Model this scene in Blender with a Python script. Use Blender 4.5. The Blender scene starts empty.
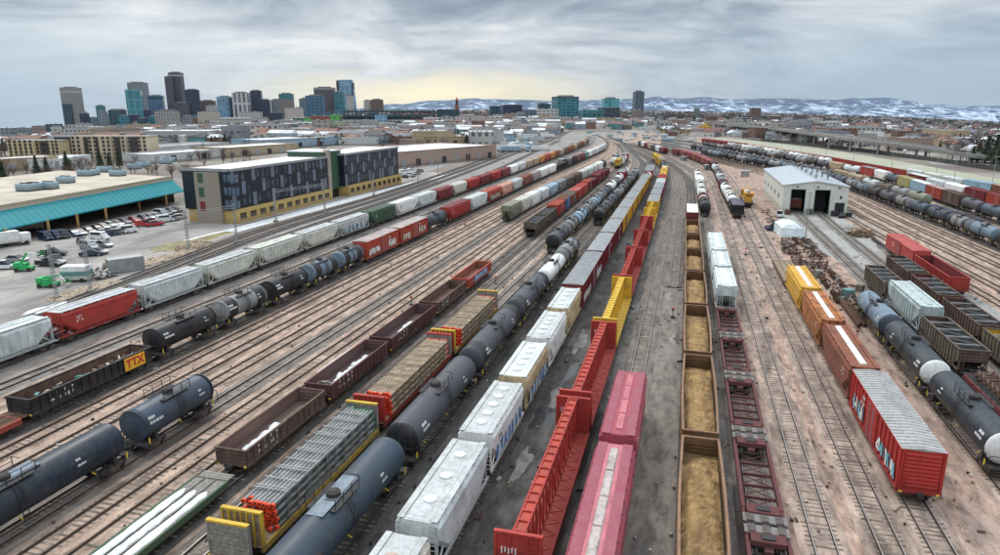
import bpy, math, random
from math import sin, cos, tan, atan, atan2, pi, radians, sqrt, hypot
from mathutils import Vector, noise
R = random.Random(7)
sc = bpy.context.scene
col = sc.collection

# ------------------------------------------------------------------ camera
# The yard runs along +Y, +X is to the right of the rails; the drone hovers 30.3 m up.
F, HY, H, YAW = 680.0, 108.0, 30.3, radians(15.2)
PITCH = atan((277.5 - HY) / F)
cd = bpy.data.cameras.new('camera'); cam = bpy.data.objects.new('camera', cd); col.objects.link(cam)
cd.sensor_width = 36.0; cd.lens = 36.0 * F / 1000.0
cd.clip_start = 0.5; cd.clip_end = 60000
cam.location = (0, 0, H); cam.rotation_euler = (pi / 2 - PITCH, 0, YAW)
sc.camera = cam

# ------------------------------------------------------------------ sky, sun, exposure
sc.view_settings.view_transform = 'Standard'; sc.view_settings.look = 'None'
sc.view_settings.gamma = 1.0; sc.view_settings.use_curve_mapping = False
sc.view_settings.exposure = 0.24
SUN_EL, SUN_AZ = radians(48), radians(-35)       # azimuth measured from +Y towards +X
sl = bpy.data.lights.new('sun', 'SUN'); sl.energy = 1.5; sl.angle = radians(12); sl.color = (1.0, .95, .87)
so = bpy.data.objects.new('sun', sl); col.objects.link(so)
so.rotation_euler = (pi / 2 - SUN_EL, 0, pi - SUN_AZ)
w = bpy.data.worlds.new('World'); sc.world = w; w.use_nodes = True

class NT:
    def __init__(s, nt): s.t = nt
    def n(s, ty, **k):
        o = s.t.nodes.new(ty)
        for a, b in k.items():
            if a.startswith('i_'): o.inputs[int(a[2:]) if a[2:].isdigit() else a[2:].replace('_', ' ')].default_value = b
            else: setattr(o, a, b)
        return o
    def l(s, a, b): s.t.links.new(a, b)
    def math(s, op, a, b=None, c=None, clamp=False):
        o = s.t.nodes.new('ShaderNodeMath'); o.operation = op; o.use_clamp = clamp
        for i, x in enumerate((a, b, c)):
            if x is None: continue
            if isinstance(x, (int, float)): o.inputs[i].default_value = x
            else: s.l(x, o.inputs[i])
        return o.outputs[0]
    def mix(s, f, a, b, mode='MIX'):
        o = s.t.nodes.new('ShaderNodeMix'); o.data_type = 'RGBA'; o.blend_type = mode
        for k, x in ((0, f), (6, a), (7, b)):
            if isinstance(x, (int, float)): o.inputs[k].default_value = x
            elif isinstance(x, tuple): o.inputs[k].default_value = (x + (1,))[:4]
            else: s.l(x, o.inputs[k])
        return o.outputs[2]
    def ramp(s, f, stops, mode='LINEAR'):
        o = s.t.nodes.new('ShaderNodeValToRGB'); e = o.color_ramp.elements; o.color_ramp.interpolation = mode
        while len(e) < len(stops): e.new(0.5)
        for i, (p, c) in enumerate(stops):
            e[i].position = p; e[i].color = (c, c, c, 1) if isinstance(c, (int, float)) else (c + (1,))[:4]
        s.l(f, o.inputs[0]); return o.outputs[0]
    def noise(s, vec, scale=1, detail=4, rough=.55, dist=0):
        o = s.t.nodes.new('ShaderNodeTexNoise'); o.inputs['Scale'].default_value = scale
        o.inputs['Detail'].default_value = detail; o.inputs['Roughness'].default_value = rough
        o.inputs['Distortion'].default_value = dist
        if vec is not None: s.l(vec, o.inputs['Vector'])
        return o.outputs['Fac']
    def mapping(s, vec, scale=(1, 1, 1), loc=(0, 0, 0), rot=(0, 0, 0)):
        o = s.t.nodes.new('ShaderNodeMapping'); o.inputs['Scale'].default_value = scale
        o.inputs['Location'].default_value = loc; o.inputs['Rotation'].default_value = rot
        s.l(vec, o.inputs['Vector']); return o.outputs[0]

def make_world():
    w.node_tree.nodes.clear(); g = NT(w.node_tree)
    tc = g.n('ShaderNodeTexCoord').outputs['Generated']
    sky = g.n('ShaderNodeTexSky', sky_type='NISHITA', sun_disc=False, sun_elevation=SUN_EL, sun_rotation=SUN_AZ)
    skyc = g.mix(1.0, sky.outputs[0], (0.1, 0.1, 0.1), 'MULTIPLY')
    # turn the view direction so that y points down the picture's centre azimuth
    d = g.mapping(tc, rot=(0, 0, -YAW))
    sp = g.n('ShaderNodeSeparateXYZ'); g.l(d, sp.inputs[0]); x, y, z = sp.outputs
    zz = g.math('MAXIMUM', z, 0.0)
    den = g.math('ADD', zz, 0.09)
    cb = g.n('ShaderNodeCombineXYZ')
    g.l(g.math('DIVIDE', x, den), cb.inputs[0]); g.l(g.math('DIVIDE', y, den), cb.inputs[1])
    P = cb.outputs[0]
    n1 = g.noise(g.mapping(d, (4.6, 1.0, 17.0), (3.1, 1.7, 5.3)), 1.0, 8, .58, .8)
    n2 = g.noise(g.mapping(d, (1.7, 1.0, 8.0), (7.3, 4.4, 2.2)), 1.0, 5, .55, .5)
    n3 = g.noise(g.mapping(P, (1.5, 2.4, 1), (1.3, 9.4, 0)), 1.0, 6, .6, .3)
    m = g.math('ADD', g.math('ADD', g.math('MULTIPLY', n1, .52), g.math('MULTIPLY', n2, .40)), g.math('MULTIPLY', n3, .12))
    cl = g.ramp(m, [(.38, (.19, .235, .295)), (.45, (.28, .33, .39)), (.50, (.42, .465, .515)), (.55, (.56, .59, .62)), (.63, (.78, .79, .79))])
    # clearer blue-grey veil low at both sides
    low = g.ramp(zz, [(0.0, 1.0), (0.055, .75), (.13, 0.0)])
    side = g.ramp(g.math('ABSOLUTE', g.math('ADD', x, .06)), [(.16, 0.0), (.5, .85)])
    cl = g.mix(g.math('MULTIPLY', low, side), cl, (.36, .485, .60))
    # pale yellow light under the cloud edge
    ax = g.ramp(g.math('ABSOLUTE', g.math('ADD', x, .095)), [(0.02, 1.0), (.15, .6), (.29, 0.0)])
    gl = g.ramp(g.math('ADD', zz, g.math('MULTIPLY', g.math('SUBTRACT', n1, .5), .09)), [(.0, .75), (.022, 1.0), (.040, .65), (.052, 0.0)])
    glow = g.math('MULTIPLY', ax, gl)
    cl = g.mix(glow, cl, (1.1, .96, .62))
    # overcast: brighter towards the zenith (far outside the picture)
    up = g.ramp(zz, [(.20, 1.0), (.75, 2.0)])
    up2 = g.n('ShaderNodeMix', data_type='RGBA', blend_type='MULTIPLY'); up2.inputs[0].default_value = 1
    upm = g.math('ADD', 1.0, g.math('MULTIPLY', g.ramp(zz, [(.22, 0.0), (.8, 1.0)]), 2.1))
    vm = g.n('ShaderNodeVectorMath', operation='SCALE'); g.l(cl, vm.inputs[0]); g.l(upm, vm.inputs['Scale'])
    cover = .9
    c = g.mix(cover, skyc, vm.outputs[0])
    bg = g.n('ShaderNodeBackground'); g.l(c, bg.inputs[0]); bg.inputs[1].default_value = 1.0
    out = g.n('ShaderNodeOutputWorld'); g.l(bg.outputs[0], out.inputs[0])
make_world()

# ------------------------------------------------------------------ measuring helpers (units are metres)
def at(px, py, z=0.0):
    u = (px - 500) / F; v = (277.5 - py) / F
    dy = cos(PITCH) + v * sin(PITCH); dz = -sin(PITCH) + v * cos(PITCH); t = (z - H) / dz
    a, b = u * t, dy * t
    return a * cos(YAW) - b * sin(YAW), a * sin(YAW) + b * cos(YAW)
def far(px, D, z=0.0):
    a = (px - 500) / F * (D * cos(PITCH) + (H - z) * sin(PITCH))
    return a * cos(YAW) - D * sin(YAW), a * sin(YAW) + D * cos(YAW)
def ztop(py, D):
    v = (277.5 - py) / F
    return H + D * (-sin(PITCH) + v * cos(PITCH)) / (cos(PITCH) + v * sin(PITCH))
def smooth(t): t = max(0, min(1, t)); return t * t * (3 - 2 * t)
def gz(X, Y):
    """the land falls away gently to both sides of the rail corridor"""
    a = X * cos(YAW) + Y * sin(YAW); b = -X * sin(YAW) + Y * cos(YAW)
    Rr = hypot(a, b)
    if Rr < 420 or b < 50: return 0.0
    q = (a / b) * F / 500.0
    dpx = (19 if q < 0 else 10) * min(1.5, abs(q)) ** 2
    return -(Rr - 420) * dpx / 680.0 * smooth((Rr - 420) / 500)

# ------------------------------------------------------------------ materials
MATS = {}
def mat(name):
    m = bpy.data.materials.new(name); m.use_nodes = True; nt = m.node_tree; nt.nodes.clear(); g = NT(nt)
    b = g.n('ShaderNodeBsdfPrincipled'); o = g.n('ShaderNodeOutputMaterial'); g.l(b.outputs[0], o.inputs[0])
    return m, g, b
def coords(g, rnd=True):
    tc = g.n('ShaderNodeTexCoord').outputs['Object']
    if not rnd: return tc
    oi = g.n('ShaderNodeObjectInfo').outputs['Random']
    add = g.n('ShaderNodeVectorMath', operation='ADD'); sc_ = g.math('MULTIPLY', oi, 57.0)
    g.l(tc, add.inputs[0]); g.l(sc_, add.inputs[1]); return add.outputs[0]
def paint(c, dirt=.35, rough=.6, dcol=(.10, .085, .07), metal=0.0, streak=1.0, key=None, var=.16, spill=False):
    """weathered paint: grime streaks running down, blotches, slight tone shift between objects"""
    k = ('paint', c, dirt, rough, dcol, metal, streak, var, spill)
    if k in MATS: return MATS[k]
    m, g, b = mat('weathered_paint_%02d' % len(MATS))
    V = coords(g)
    st = g.noise(g.mapping(V, (2.6, 2.6, .35)), 1.3, 5, .62)
    bl = g.noise(V, .55, 5, .6, .4)
    fi = g.noise(V, 7, 3, .6)
    a = g.ramp(st, [(.46, 0.0), (.72, 1.0)]); bb = g.ramp(bl, [(.42, 0.0), (.68, 1.0)])
    f = g.math('ADD', g.math('MULTIPLY', a, .62 * streak), g.math('MULTIPLY', bb, .55), clamp=True)
    f = g.math('MULTIPLY', f, dirt * 2.0, clamp=True)
    rnd = g.n('ShaderNodeObjectInfo').outputs['Random']
    tone = g.math('ADD', g.math('MULTIPLY', rnd, var), 1 - var / 2)
    base = g.n('ShaderNodeVectorMath', operation='SCALE'); base.inputs[0].default_value = c; g.l(tone, base.inputs['Scale'])
    fine = g.math('ADD', .86, g.math('MULTIPLY', fi, .28))
    b2 = g.n('ShaderNodeVectorMath', operation='SCALE'); g.l(base.outputs[0], b2.inputs[0]); g.l(fine, b2.inputs['Scale'])
    raw = g.n('ShaderNodeSeparateXYZ'); g.l(g.n('ShaderNodeTexCoord').outputs['Object'], raw.inputs[0])
    splash = g.math('MULTIPLY', g.ramp(g.math('MULTIPLY', raw.outputs[2], .25), [(.22, .75), (.5, 0.0)]), g.ramp(fi, [(.3, .3), (.6, 1.0)]))
    f = g.math('MAXIMUM', f, splash)
    out = g.mix(f, b2.outputs[0], dcol)
    if spill:
        sx = g.ramp(g.math('MULTIPLY', g.math('ABSOLUTE', raw.outputs[0]), .25), [(.0, 1.0), (.38, 0.0)]); sn = g.ramp(g.noise(g.mapping(V, (5, 5, .5)), 1.0, 4, .6), [(.42, 0.0), (.6, 1.0)])
        out = g.mix(g.math('MULTIPLY', g.math('MULTIPLY', sx, sn), .75), out, (.035, .03, .027))
        rs = g.ramp(g.noise(g.mapping(V, (1.2, 6, .8)), 1.0, 5, .65), [(.58, 0.0), (.70, 1.0)]); out = g.mix(g.math('MULTIPLY', rs, .5), out, (.17, .10, .06))
    g.l(out, b.inputs['Base Color']); b.inputs['Specular IOR Level'].default_value = .3
    g.l(g.math('ADD', rough - .08, g.math('MULTIPLY', bl, .25)), b.inputs['Roughness']); b.inputs['Metallic'].default_value = metal
    MATS[k] = m; return m
def plain(c, rough=.7, var=.25, scale=1.5, metal=0.0, c2=None):
    k = ('plain', c, rough, var, scale, metal, c2)
    if k in MATS: return MATS[k]
    m, g, b = mat('mottled_surface_%02d' % len(MATS))
    V = coords(g)
    n = g.ramp(g.noise(V, scale, 5, .6), [(.32, 0.0), (.68, 1.0)])
    lo = tuple(x * (1 - var) for x in c); hi = tuple(min(1, x * (1 + var)) for x in (c2 or c))
    g.l(g.mix(n, lo, hi), b.inputs['Base Color']); b.inputs['Roughness'].default_value = rough; b.inputs['Metallic'].default_value = metal
    MATS[k] = m; return m
def facade(wall, glass, bay=3.4, floor=3.5, mort=.34, rough=.35, glass2=None, sq=.6):
    """window grid wrapped round an axis-aligned block"""
    k = ('fac', wall, glass, bay, floor, mort)
    if k in MATS: return MATS[k]
    m, g, b = mat('facade_%02d' % len(MATS))
    tc = g.n('ShaderNodeTexCoord').outputs['Object']; sp = g.n('ShaderNodeSeparateXYZ'); g.l(tc, sp.inputs[0])
    cb = g.n('ShaderNodeCombineXYZ'); g.l(g.math('ADD', g.math('ADD', sp.outputs[0], sp.outputs[1]), 300), cb.inputs[0]); g.l(g.math('ADD', sp.outputs[2], 60), cb.inputs[1])
    br = g.n('ShaderNodeTexBrick', offset=0.0, squash=1.0); g.l(cb.outputs[0], br.inputs['Vector'])
    g2 = glass2 or tuple(min(1, x * 2.1 + .03) for x in glass)
    br.inputs['Color1'].default_value = glass + (1,); br.inputs['Color2'].default_value = g2 + (1,); br.inputs['Mortar'].default_value = wall + (1,)
    br.inputs['Scale'].default_value = 1.0; br.inputs['Brick Width'].default_value = bay; br.inputs['Row Height'].default_value = floor
    br.inputs['Mortar Size'].default_value = mort; br.inputs['Mortar Smooth'].default_value = 0.0; br.inputs['Bias'].default_value = -.2
    n = g.noise(g.mapping(tc, (.03, .03, .03)), 1.0, 4, .6)
    c = g.mix(g.math('MULTIPLY', n, .45), br.outputs['Color'], tuple(x * .45 for x in wall))
    g.l(c, b.inputs['Base Color'])
    g.l(g.math('ADD', .18, g.math('MULTIPLY', br.outputs['Fac'], .55)), b.inputs['Roughness'])
    MATS[k] = m; return m

DARK = plain((.028, .026, .026), .75, .4, 3)
STEEL = plain((.085, .07, .06), .7, .4, 3)
RUST = paint((.16, .075, .045), .5, .8, (.06, .04, .03))
WHEEL = plain((.05, .043, .04), .6, .4, 4, .3)
YEL = paint((.62, .40, .04), .25, .6)
YELMARK = plain((.75, .58, .06), .6, .2, 3)
WHITE = paint((.74, .76, .75), .22, .6, (.25, .22, .18))
SNOW = plain((.66, .67, .67), .85, .25, 1.2)
GALV = plain((.31, .325, .33), .5, .22, 1.2, .25)
PLAT = plain((.17, .155, .145), .8, .18, 2.5)
GRAVEL = plain((.30, .20, .085), .95, .6, 1.4, 0, (.44, .33, .17))
WALK = plain((.15, .19, .23), .6, .3, 1.5, .2)
WOOD = plain((.26, .20, .135), .85, .4, 2.5)
GREYWOOD = plain((.22, .21, .185), .85, .35, 3)

# ------------------------------------------------------------------ mesh builder
class MB:
    def __init__(s): s.v = []; s.f = []; s.m = []; s.s = []
    def add(s, vs, fs, m, sm=False):
        o = len(s.v); s.v += [tuple(p) for p in vs]
        for f in fs: s.f.append([i + o for i in f]); s.m.append(m); s.s.append(sm)
    def box(s, x0, x1, y0, y1, z0, z1, m):
        s.add([(x0, y0, z0), (x1, y0, z0), (x1, y1, z0), (x0, y1, z0), (x0, y0, z1), (x1, y0, z1), (x1, y1, z1), (x0, y1, z1)],
              [(0, 3, 2, 1), (4, 5, 6, 7), (0, 1, 5, 4), (1, 2, 6, 5), (2, 3, 7, 6), (3, 0, 4, 7)], m)
    def cb(s, x, y, z, a, b, c, m): s.box(x - a / 2, x + a / 2, y - b / 2, y + b / 2, z - c / 2, z + c / 2, m)
    def bar(s, p, q, wd, m, ht=None):
        p = Vector(p); q = Vector(q); d = q - p
        if d.length < 1e-5: return
        d.normalize(); up = Vector((0, 0, 1)) if abs(d.z) < .95 else Vector((0, 1, 0))
        a = d.cross(up).normalized(); b = a.cross(d).normalized(); ht = ht or wd
        a *= wd / 2; b *= ht / 2
        vs = [p - a - b, p + a - b, p + a + b, p - a + b, q - a - b, q + a - b, q + a + b, q - a + b]
        s.add(vs, [(0, 1, 2, 3), (7, 6, 5, 4), (4, 5, 1, 0), (5, 6, 2, 1), (6, 7, 3, 2), (7, 4, 0, 3)], m)
    def loft(s, rings, m, ca=True, cbp=True, sm=False):
        n = len(rings[0]); vs = [p for r in rings for p in r]; fs = []
        for i in range(len(rings) - 1):
            for j in range(n):
                k = (j + 1) % n; fs.append((i * n + j, i * n + k, (i + 1) * n + k, (i + 1) * n + j))
        s.add(vs, fs, m, sm)
        if ca: s.add(rings[0], [tuple(range(n))[::-1]], m)
        if cbp: s.add(rings[-1], [tuple(range(n))], m)
    def cyl(s, p, q, r, m, n=10, r2=None, sm=True, caps=True):
        p = Vector(p); q = Vector(q); d = (q - p).normalized(); up = Vector((0, 0, 1)) if abs(d.z) < .9 else Vector((1, 0, 0))
        a = d.cross(up).normalized(); b = a.cross(d); r2 = r if r2 is None else r2
        rg = [[c + (a * cos(2 * pi * i / n) + b * sin(2 * pi * i / n)) * rr for i in range(n)] for c, rr in ((p, r), (q, r2))]
        s.loft(rg, m, caps, caps, sm)
    def tube(s, pts, r, m, n=6):
        for a, b in zip(pts, pts[1:]): s.bar(a, b, r * 2, m)
    def mesh(s, name):
        me = bpy.data.meshes.new(name); me.from_pydata(s.v, [], s.f)
        ms = []; ix = {}
        for q in s.m:
            if q.name not in ix: ix[q.name] = len(ms); ms.append(q)
        for q in ms: me.materials.append(q)
        me.polygons.foreach_set('material_index', [ix[q.name] for q in s.m])
        me.polygons.foreach_set('use_smooth', s.s)
        me.update(); return me
    def build(s, name, parent=None, loc=None, rz=0):
        o = bpy.data.objects.new(name, s.mesh(name)); col.objects.link(o)
        if parent: o.parent = parent
        if loc: o.location = loc
        if rz: o.rotation_euler = (0, 0, rz)
        return o
    def merge(s, o): 
        k = len(s.v); s.v += o.v; s.f += [[i + k for i in f] for f in o.f]; s.m += o.m; s.s += o.s

def tag(o, label=None, cat=None, group=None, kind=None):
    if label: o['label'] = label
    if cat: o['category'] = cat
    if group: o['group'] = group
    if kind: o['kind'] = kind
    return o
def empty(name, loc=(0, 0, 0), rz=0):
    o = bpy.data.objects.new(name, None); col.objects.link(o); o.location = loc; o.rotation_euler = (0, 0, rz); o.empty_display_size = .5; return o
def copy_tree(o, parent=None):
    c = o.copy(); col.objects.link(c)
    if parent: c.parent = parent
    for ch in o.children: copy_tree(ch, c)
    return c

class Asm:
    """collects the parts of one thing; lod 2 (tiny in the picture) links them as one mesh"""
    def __init__(s, name, lod): s.name = name; s.lod = lod; s.p = []
    def part(s, name, parent=None):
        mb = MB(); s.p.append((name, mb, parent)); return mb
    def done(s):
        s.p = [q for q in s.p if q[1].f]
        if s.lod >= 2:
            mb = MB()
            for _, q, _2 in s.p: mb.merge(q)
            return mb.build(s.name)
        root = empty(s.name); made = {}
        for n, mb, par in s.p:
            o = mb.build(n, made[id(par)] if par is not None and id(par) in made else root)
            made[id(mb)] = o
        return root

# ------------------------------------------------------------------ rolling stock (local x along the car, z = 0 on the rail head)
def truck(A, x, frame=STEEL):
    t = A.part('truck')
    for sy in (-1, 1):
        t.box(x - 1.25, x + 1.25, sy * 1.0 - .09, sy * 1.0 + .09, .42, .72, frame)
        t.box(x - .45, x + .45, sy * 1.0 - .12, sy * 1.0 + .12, .28, .9, frame)
        for q in (-.89, .89): t.box(x + q - .17, x + q + .17, sy * 1.0 - .13, sy * 1.0 + .13, .3, .62, DARK)
    t.box(x - .25, x + .25, -1.05, 1.05, .5, .85, frame)
    if A.lod == 0:
        for q in (-.89, .89):
            ws = A.part('wheelset', t)
            ws.cyl((x + q, -.85, .46), (x + q, .85, .46), .08, STEEL, 6)
            for sy in (-1, 1): ws.cyl((x + q, sy * .72, .46), (x + q, sy * .86, .46), .46, WHEEL, 14, sm=False)
    else:
        for q in (-.89, .89):
            for sy in (-1, 1): t.cyl((x + q, sy * .72, .46), (x + q, sy * .86, .46), .46, WHEEL, 8, sm=False)
def couplers(A, L, m=STEEL):
    for s_ in (-1, 1):
        c = A.part('coupler'); e = s_ * L / 2
        c.box(min(e - s_ * .9, e + s_ * .02), max(e - s_ * .9, e + s_ * .02), -.16, .16, .72, .98, m)
        c.box(min(e - s_ * .2, e + s_ * .04), max(e - s_ * .2, e + s_ * .04), -.25, .25, .68, 1.05, DARK)
def ladder(mb, x, y, z0, z1, m, wx=.0, wy=.4):
    mb.bar((x - wx / 2, y - wy / 2, z0), (x - wx / 2, y - wy / 2, z1), .05, m); mb.bar((x + wx / 2, y + wy / 2, z0), (x + wx / 2, y + wy / 2, z1), .05, m)
    z = z0 + .2
    while z < z1: mb.bar((x - wx / 2, y - wy / 2, z), (x + wx / 2, y + wy / 2, z), .035, m); z += .38
def marks(mb, x0, z0, y, n, m, h=.26, rows=2, seed=1, sgn=1):
    r = random.Random(seed)
    for k in range(rows):
        x = x0
        for i in range(n + k):
            wd = h * r.choice((.45, .6, .7)); a = z0 - k * h * 1.7
            if r.random() < .86:
                mb.box(x, x + wd * .3, min(y, y + sgn * .012), max(y, y + sgn * .012), a, a + h, m)
                mb.box(x + wd * .3, x + wd, min(y, y + sgn * .012), max(y, y + sgn * .012), a + h * r.choice((0, .4, .75)), a + h * r.choice((.25, .6, 1.0)) + .04, m)
            x += wd + h * .25
def graffiti(mb, x0, x1, z0, z1, y, cols, seed, sgn=1, th=.13):
    """overlapping fat hand-drawn strokes standing 2 cm proud of the side"""
    r = random.Random(seed); x = x0; hgt = z1 - z0; k = 0
    while x < x1 - hgt * .4:
        wd = hgt * r.uniform(.45, .8); c = cols[k % len(cols)]; k += 1
        pts = [(x + r.uniform(0, wd), z0 + r.uniform(0, hgt)) for _ in range(r.choice((4, 5, 6)))]
        pts[0] = (x, z0 + r.uniform(0, .2) * hgt); pts[1] = (x + wd * r.uniform(.1, .5), z1)
        for (a, b), (c2, d) in zip(pts, pts[1:]):
            o = y + sgn * (.012 + .002 * r.random() * 5)
            dx, dz = c2 - a, d - b; l = hypot(dx, dz) + 1e-6; nx, nz = -dz / l * th, dx / l * th
            mb.add([(a + nx, o, b + nz), (c2 + nx, o, d + nz), (c2 - nx, o, d - nz), (a - nx, o, b - nz)], [(0, 1, 2, 3)] if sgn < 0 else [(3, 2, 1, 0)], c)
        x += wd * .8

def covered_hopper(lod, L=16, body=None, roof=None, style='trough', ribs=False, under=None, tr=None, grf=None, mk=True, hatch=None, board=None):
    A = Asm('covered_hopper', lod); board = board or roof or body or WHITE; body = body or WHITE; roof = roof or body; under = under or DARK; tr = tr or STEEL; hatch = hatch or roof
    B = A.part('body'); a = L / 2 - .75; W = 1.52
    def ring(x, zb, inset=0.0, ztop_=4.2):
        w2 = W - inset
        return [(x, -w2 + .25, zb), (x, w2 - .25, zb), (x, w2, zb + .35), (x, w2, 3.75), (x, w2 - .18, 4.05), (x, w2 - .62, ztop_), (x, -w2 + .62, ztop_), (x, -w2 + .18, 4.05), (x, -w2, 3.75), (x, -w2, zb + .35)]
    sl = min(2.3, L * .16)
    B.loft([ring(-a, 2.7), ring(-a + sl, 1.0), ring(a - sl, 1.0), ring(a, 2.7)], body)
    B.box(-L / 2 + .35, L / 2 - .35, -1.5, -1.38, .88, 1.14, body); B.box(-L / 2 + .35, L / 2 - .35, 1.38, 1.5, .88, 1.14, body)
    if ribs:
        n = int((L - 2 * sl - 1.5) / 1.05)
        for i in range(n + 1):
            x = -(L - 2 * sl - 1.5) / 2 + i * (L - 2 * sl - 1.5) / n
            for sy in (-1, 1): B.box(x - .05, x + .05, min(sy * W, sy * (W + .09)), max(sy * W, sy * (W + .09)), 1.1, 3.85, body)
    else:
        for sy in (-1, 1): B.box(-a + .2, a - .2, min(sy * W, sy * (W + .05)), max(sy * W, sy * (W + .05)), 3.66, 3.8, body)
    # end frames
    for s_ in (-1, 1):
        E_ = A.part('end_frame'); e = s_ * (L / 2 - .55)
        E_.box(min(e, e - s_ * 1.2), max(e, e - s_ * 1.2), -1.45, 1.45, .86, .98, under)
        for sy in (-1, 1):
            E_.bar((e - s_ * .2, sy * 1.35, .95), (e - s_ * .2, sy * 1.35, 4.0), .1, body)
            E_.bar((e - s_ * .2, sy * 1.35, 1.0), (e - s_ * 2.0, sy * 1.3, 2.2), .1, body)
            E_.bar((e - s_ * .25, sy * .55, .95), (e - s_ * .25, sy * .55, 2.9), .08, body)
        if lod < 2:
            ladder(E_, e, 1.1, .95, 4.1, body, 0, .4); ladder(E_, e, -1.1, .95, 4.1, body, 0, .4)
    # discharge gates
    nb = 2 if L < 13.5 else 3
    for i in range(nb):
        g_ = A.part('outlet_bay'); x = (i - (nb - 1) / 2) * (L - 2 * sl - 1.6) / nb
        g_.loft([[(x - 1.3, -1.2, 1.05), (x + 1.3, -1.2, 1.05), (x + 1.3, 1.2, 1.05), (x - 1.3, 1.2, 1.05)], [(x - .3, -.6, .35), (x + .3, -.6, .35), (x + .3, .6, .35), (x - .3, .6, .35)]], body if L > 13 else under)
    # roof
    rf = A.part('roof')
    rf.box(-a + .1, a - .1, -.9, .9, 4.203, 4.235, roof)
    if lod < 2:
        for sy in (-1, 1):
            rf.box(-a, a, sy * (.98 if board is not roof else 1.17) - (.36 if board is not roof else .22), sy * (.98 if board is not roof else 1.17) + (.36 if board is not roof else .22), 4.26, 4.29, board)
            for i in range(int(L / 1.5)): rf.box(-a + i * 1.5 + .3, -a + i * 1.5 + .36, sy * 1.17 - .24, sy * 1.17 + .24, 4.05, 4.262, board)
    if style == 'trough':
        ht = A.part('hatch_cover'); n = max(3, int((L - 3) / 3)); s_ = (L - 3.2) / n
        for i in range(n):
            x = -(L - 3.2) / 2 + (i + .5) * s_
            ht.loft([[(x - s_ / 2 + .06, -.34, 4.23), (x + s_ / 2 - .06, -.34, 4.23), (x + s_ / 2 - .06, .34, 4.23), (x - s_ / 2 + .06, .34, 4.23)], [(x - s_ / 2 + .1, -.26, 4.36), (x + s_ / 2 - .1, -.26, 4.36), (x + s_ / 2 - .1, .26, 4.36), (x - s_ / 2 + .1, .26, 4.36)]], hatch)
    else:
        n = {'round3': 3, 'round4': 4, 'round5': 5}[style]
        rf.box(-a + .5, a - .5, -.5, .5, 4.236, 4.25, roof)
        for i in range(n):
            ht = A.part('hatch_cover'); x = (i - (n - 1) / 2) * (L - 3.2) / n
            ht.cyl((x, 0, 4.24), (x, 0, 4.37), .44, hatch, 14, sm=False); ht.cyl((x, 0, 4.372), (x, 0, 4.42), .3, hatch, 12, .18, False)
    if lod < 2:
        if mk:
            for sy in (-1, 1): k = A.part('lettering'); marks(k, -L / 2 + sl + .6, 2.9, sy * (W + .002), 4, DARK if body is WHITE else WHITE, .3, 2, int(L * 9), sy)
        if grf:
            for sy in (-1, 1): k = A.part('graffiti'); graffiti(k, -L * .36, L * .34, 1.15, 2.6, sy * (W + (.1 if ribs else .015)), grf, int(L * 7) + sy, sy)
    for s_ in (-1, 1): truck(A, s_ * (L / 2 - 2.0), tr)
    couplers(A, L); return A.done()

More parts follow.
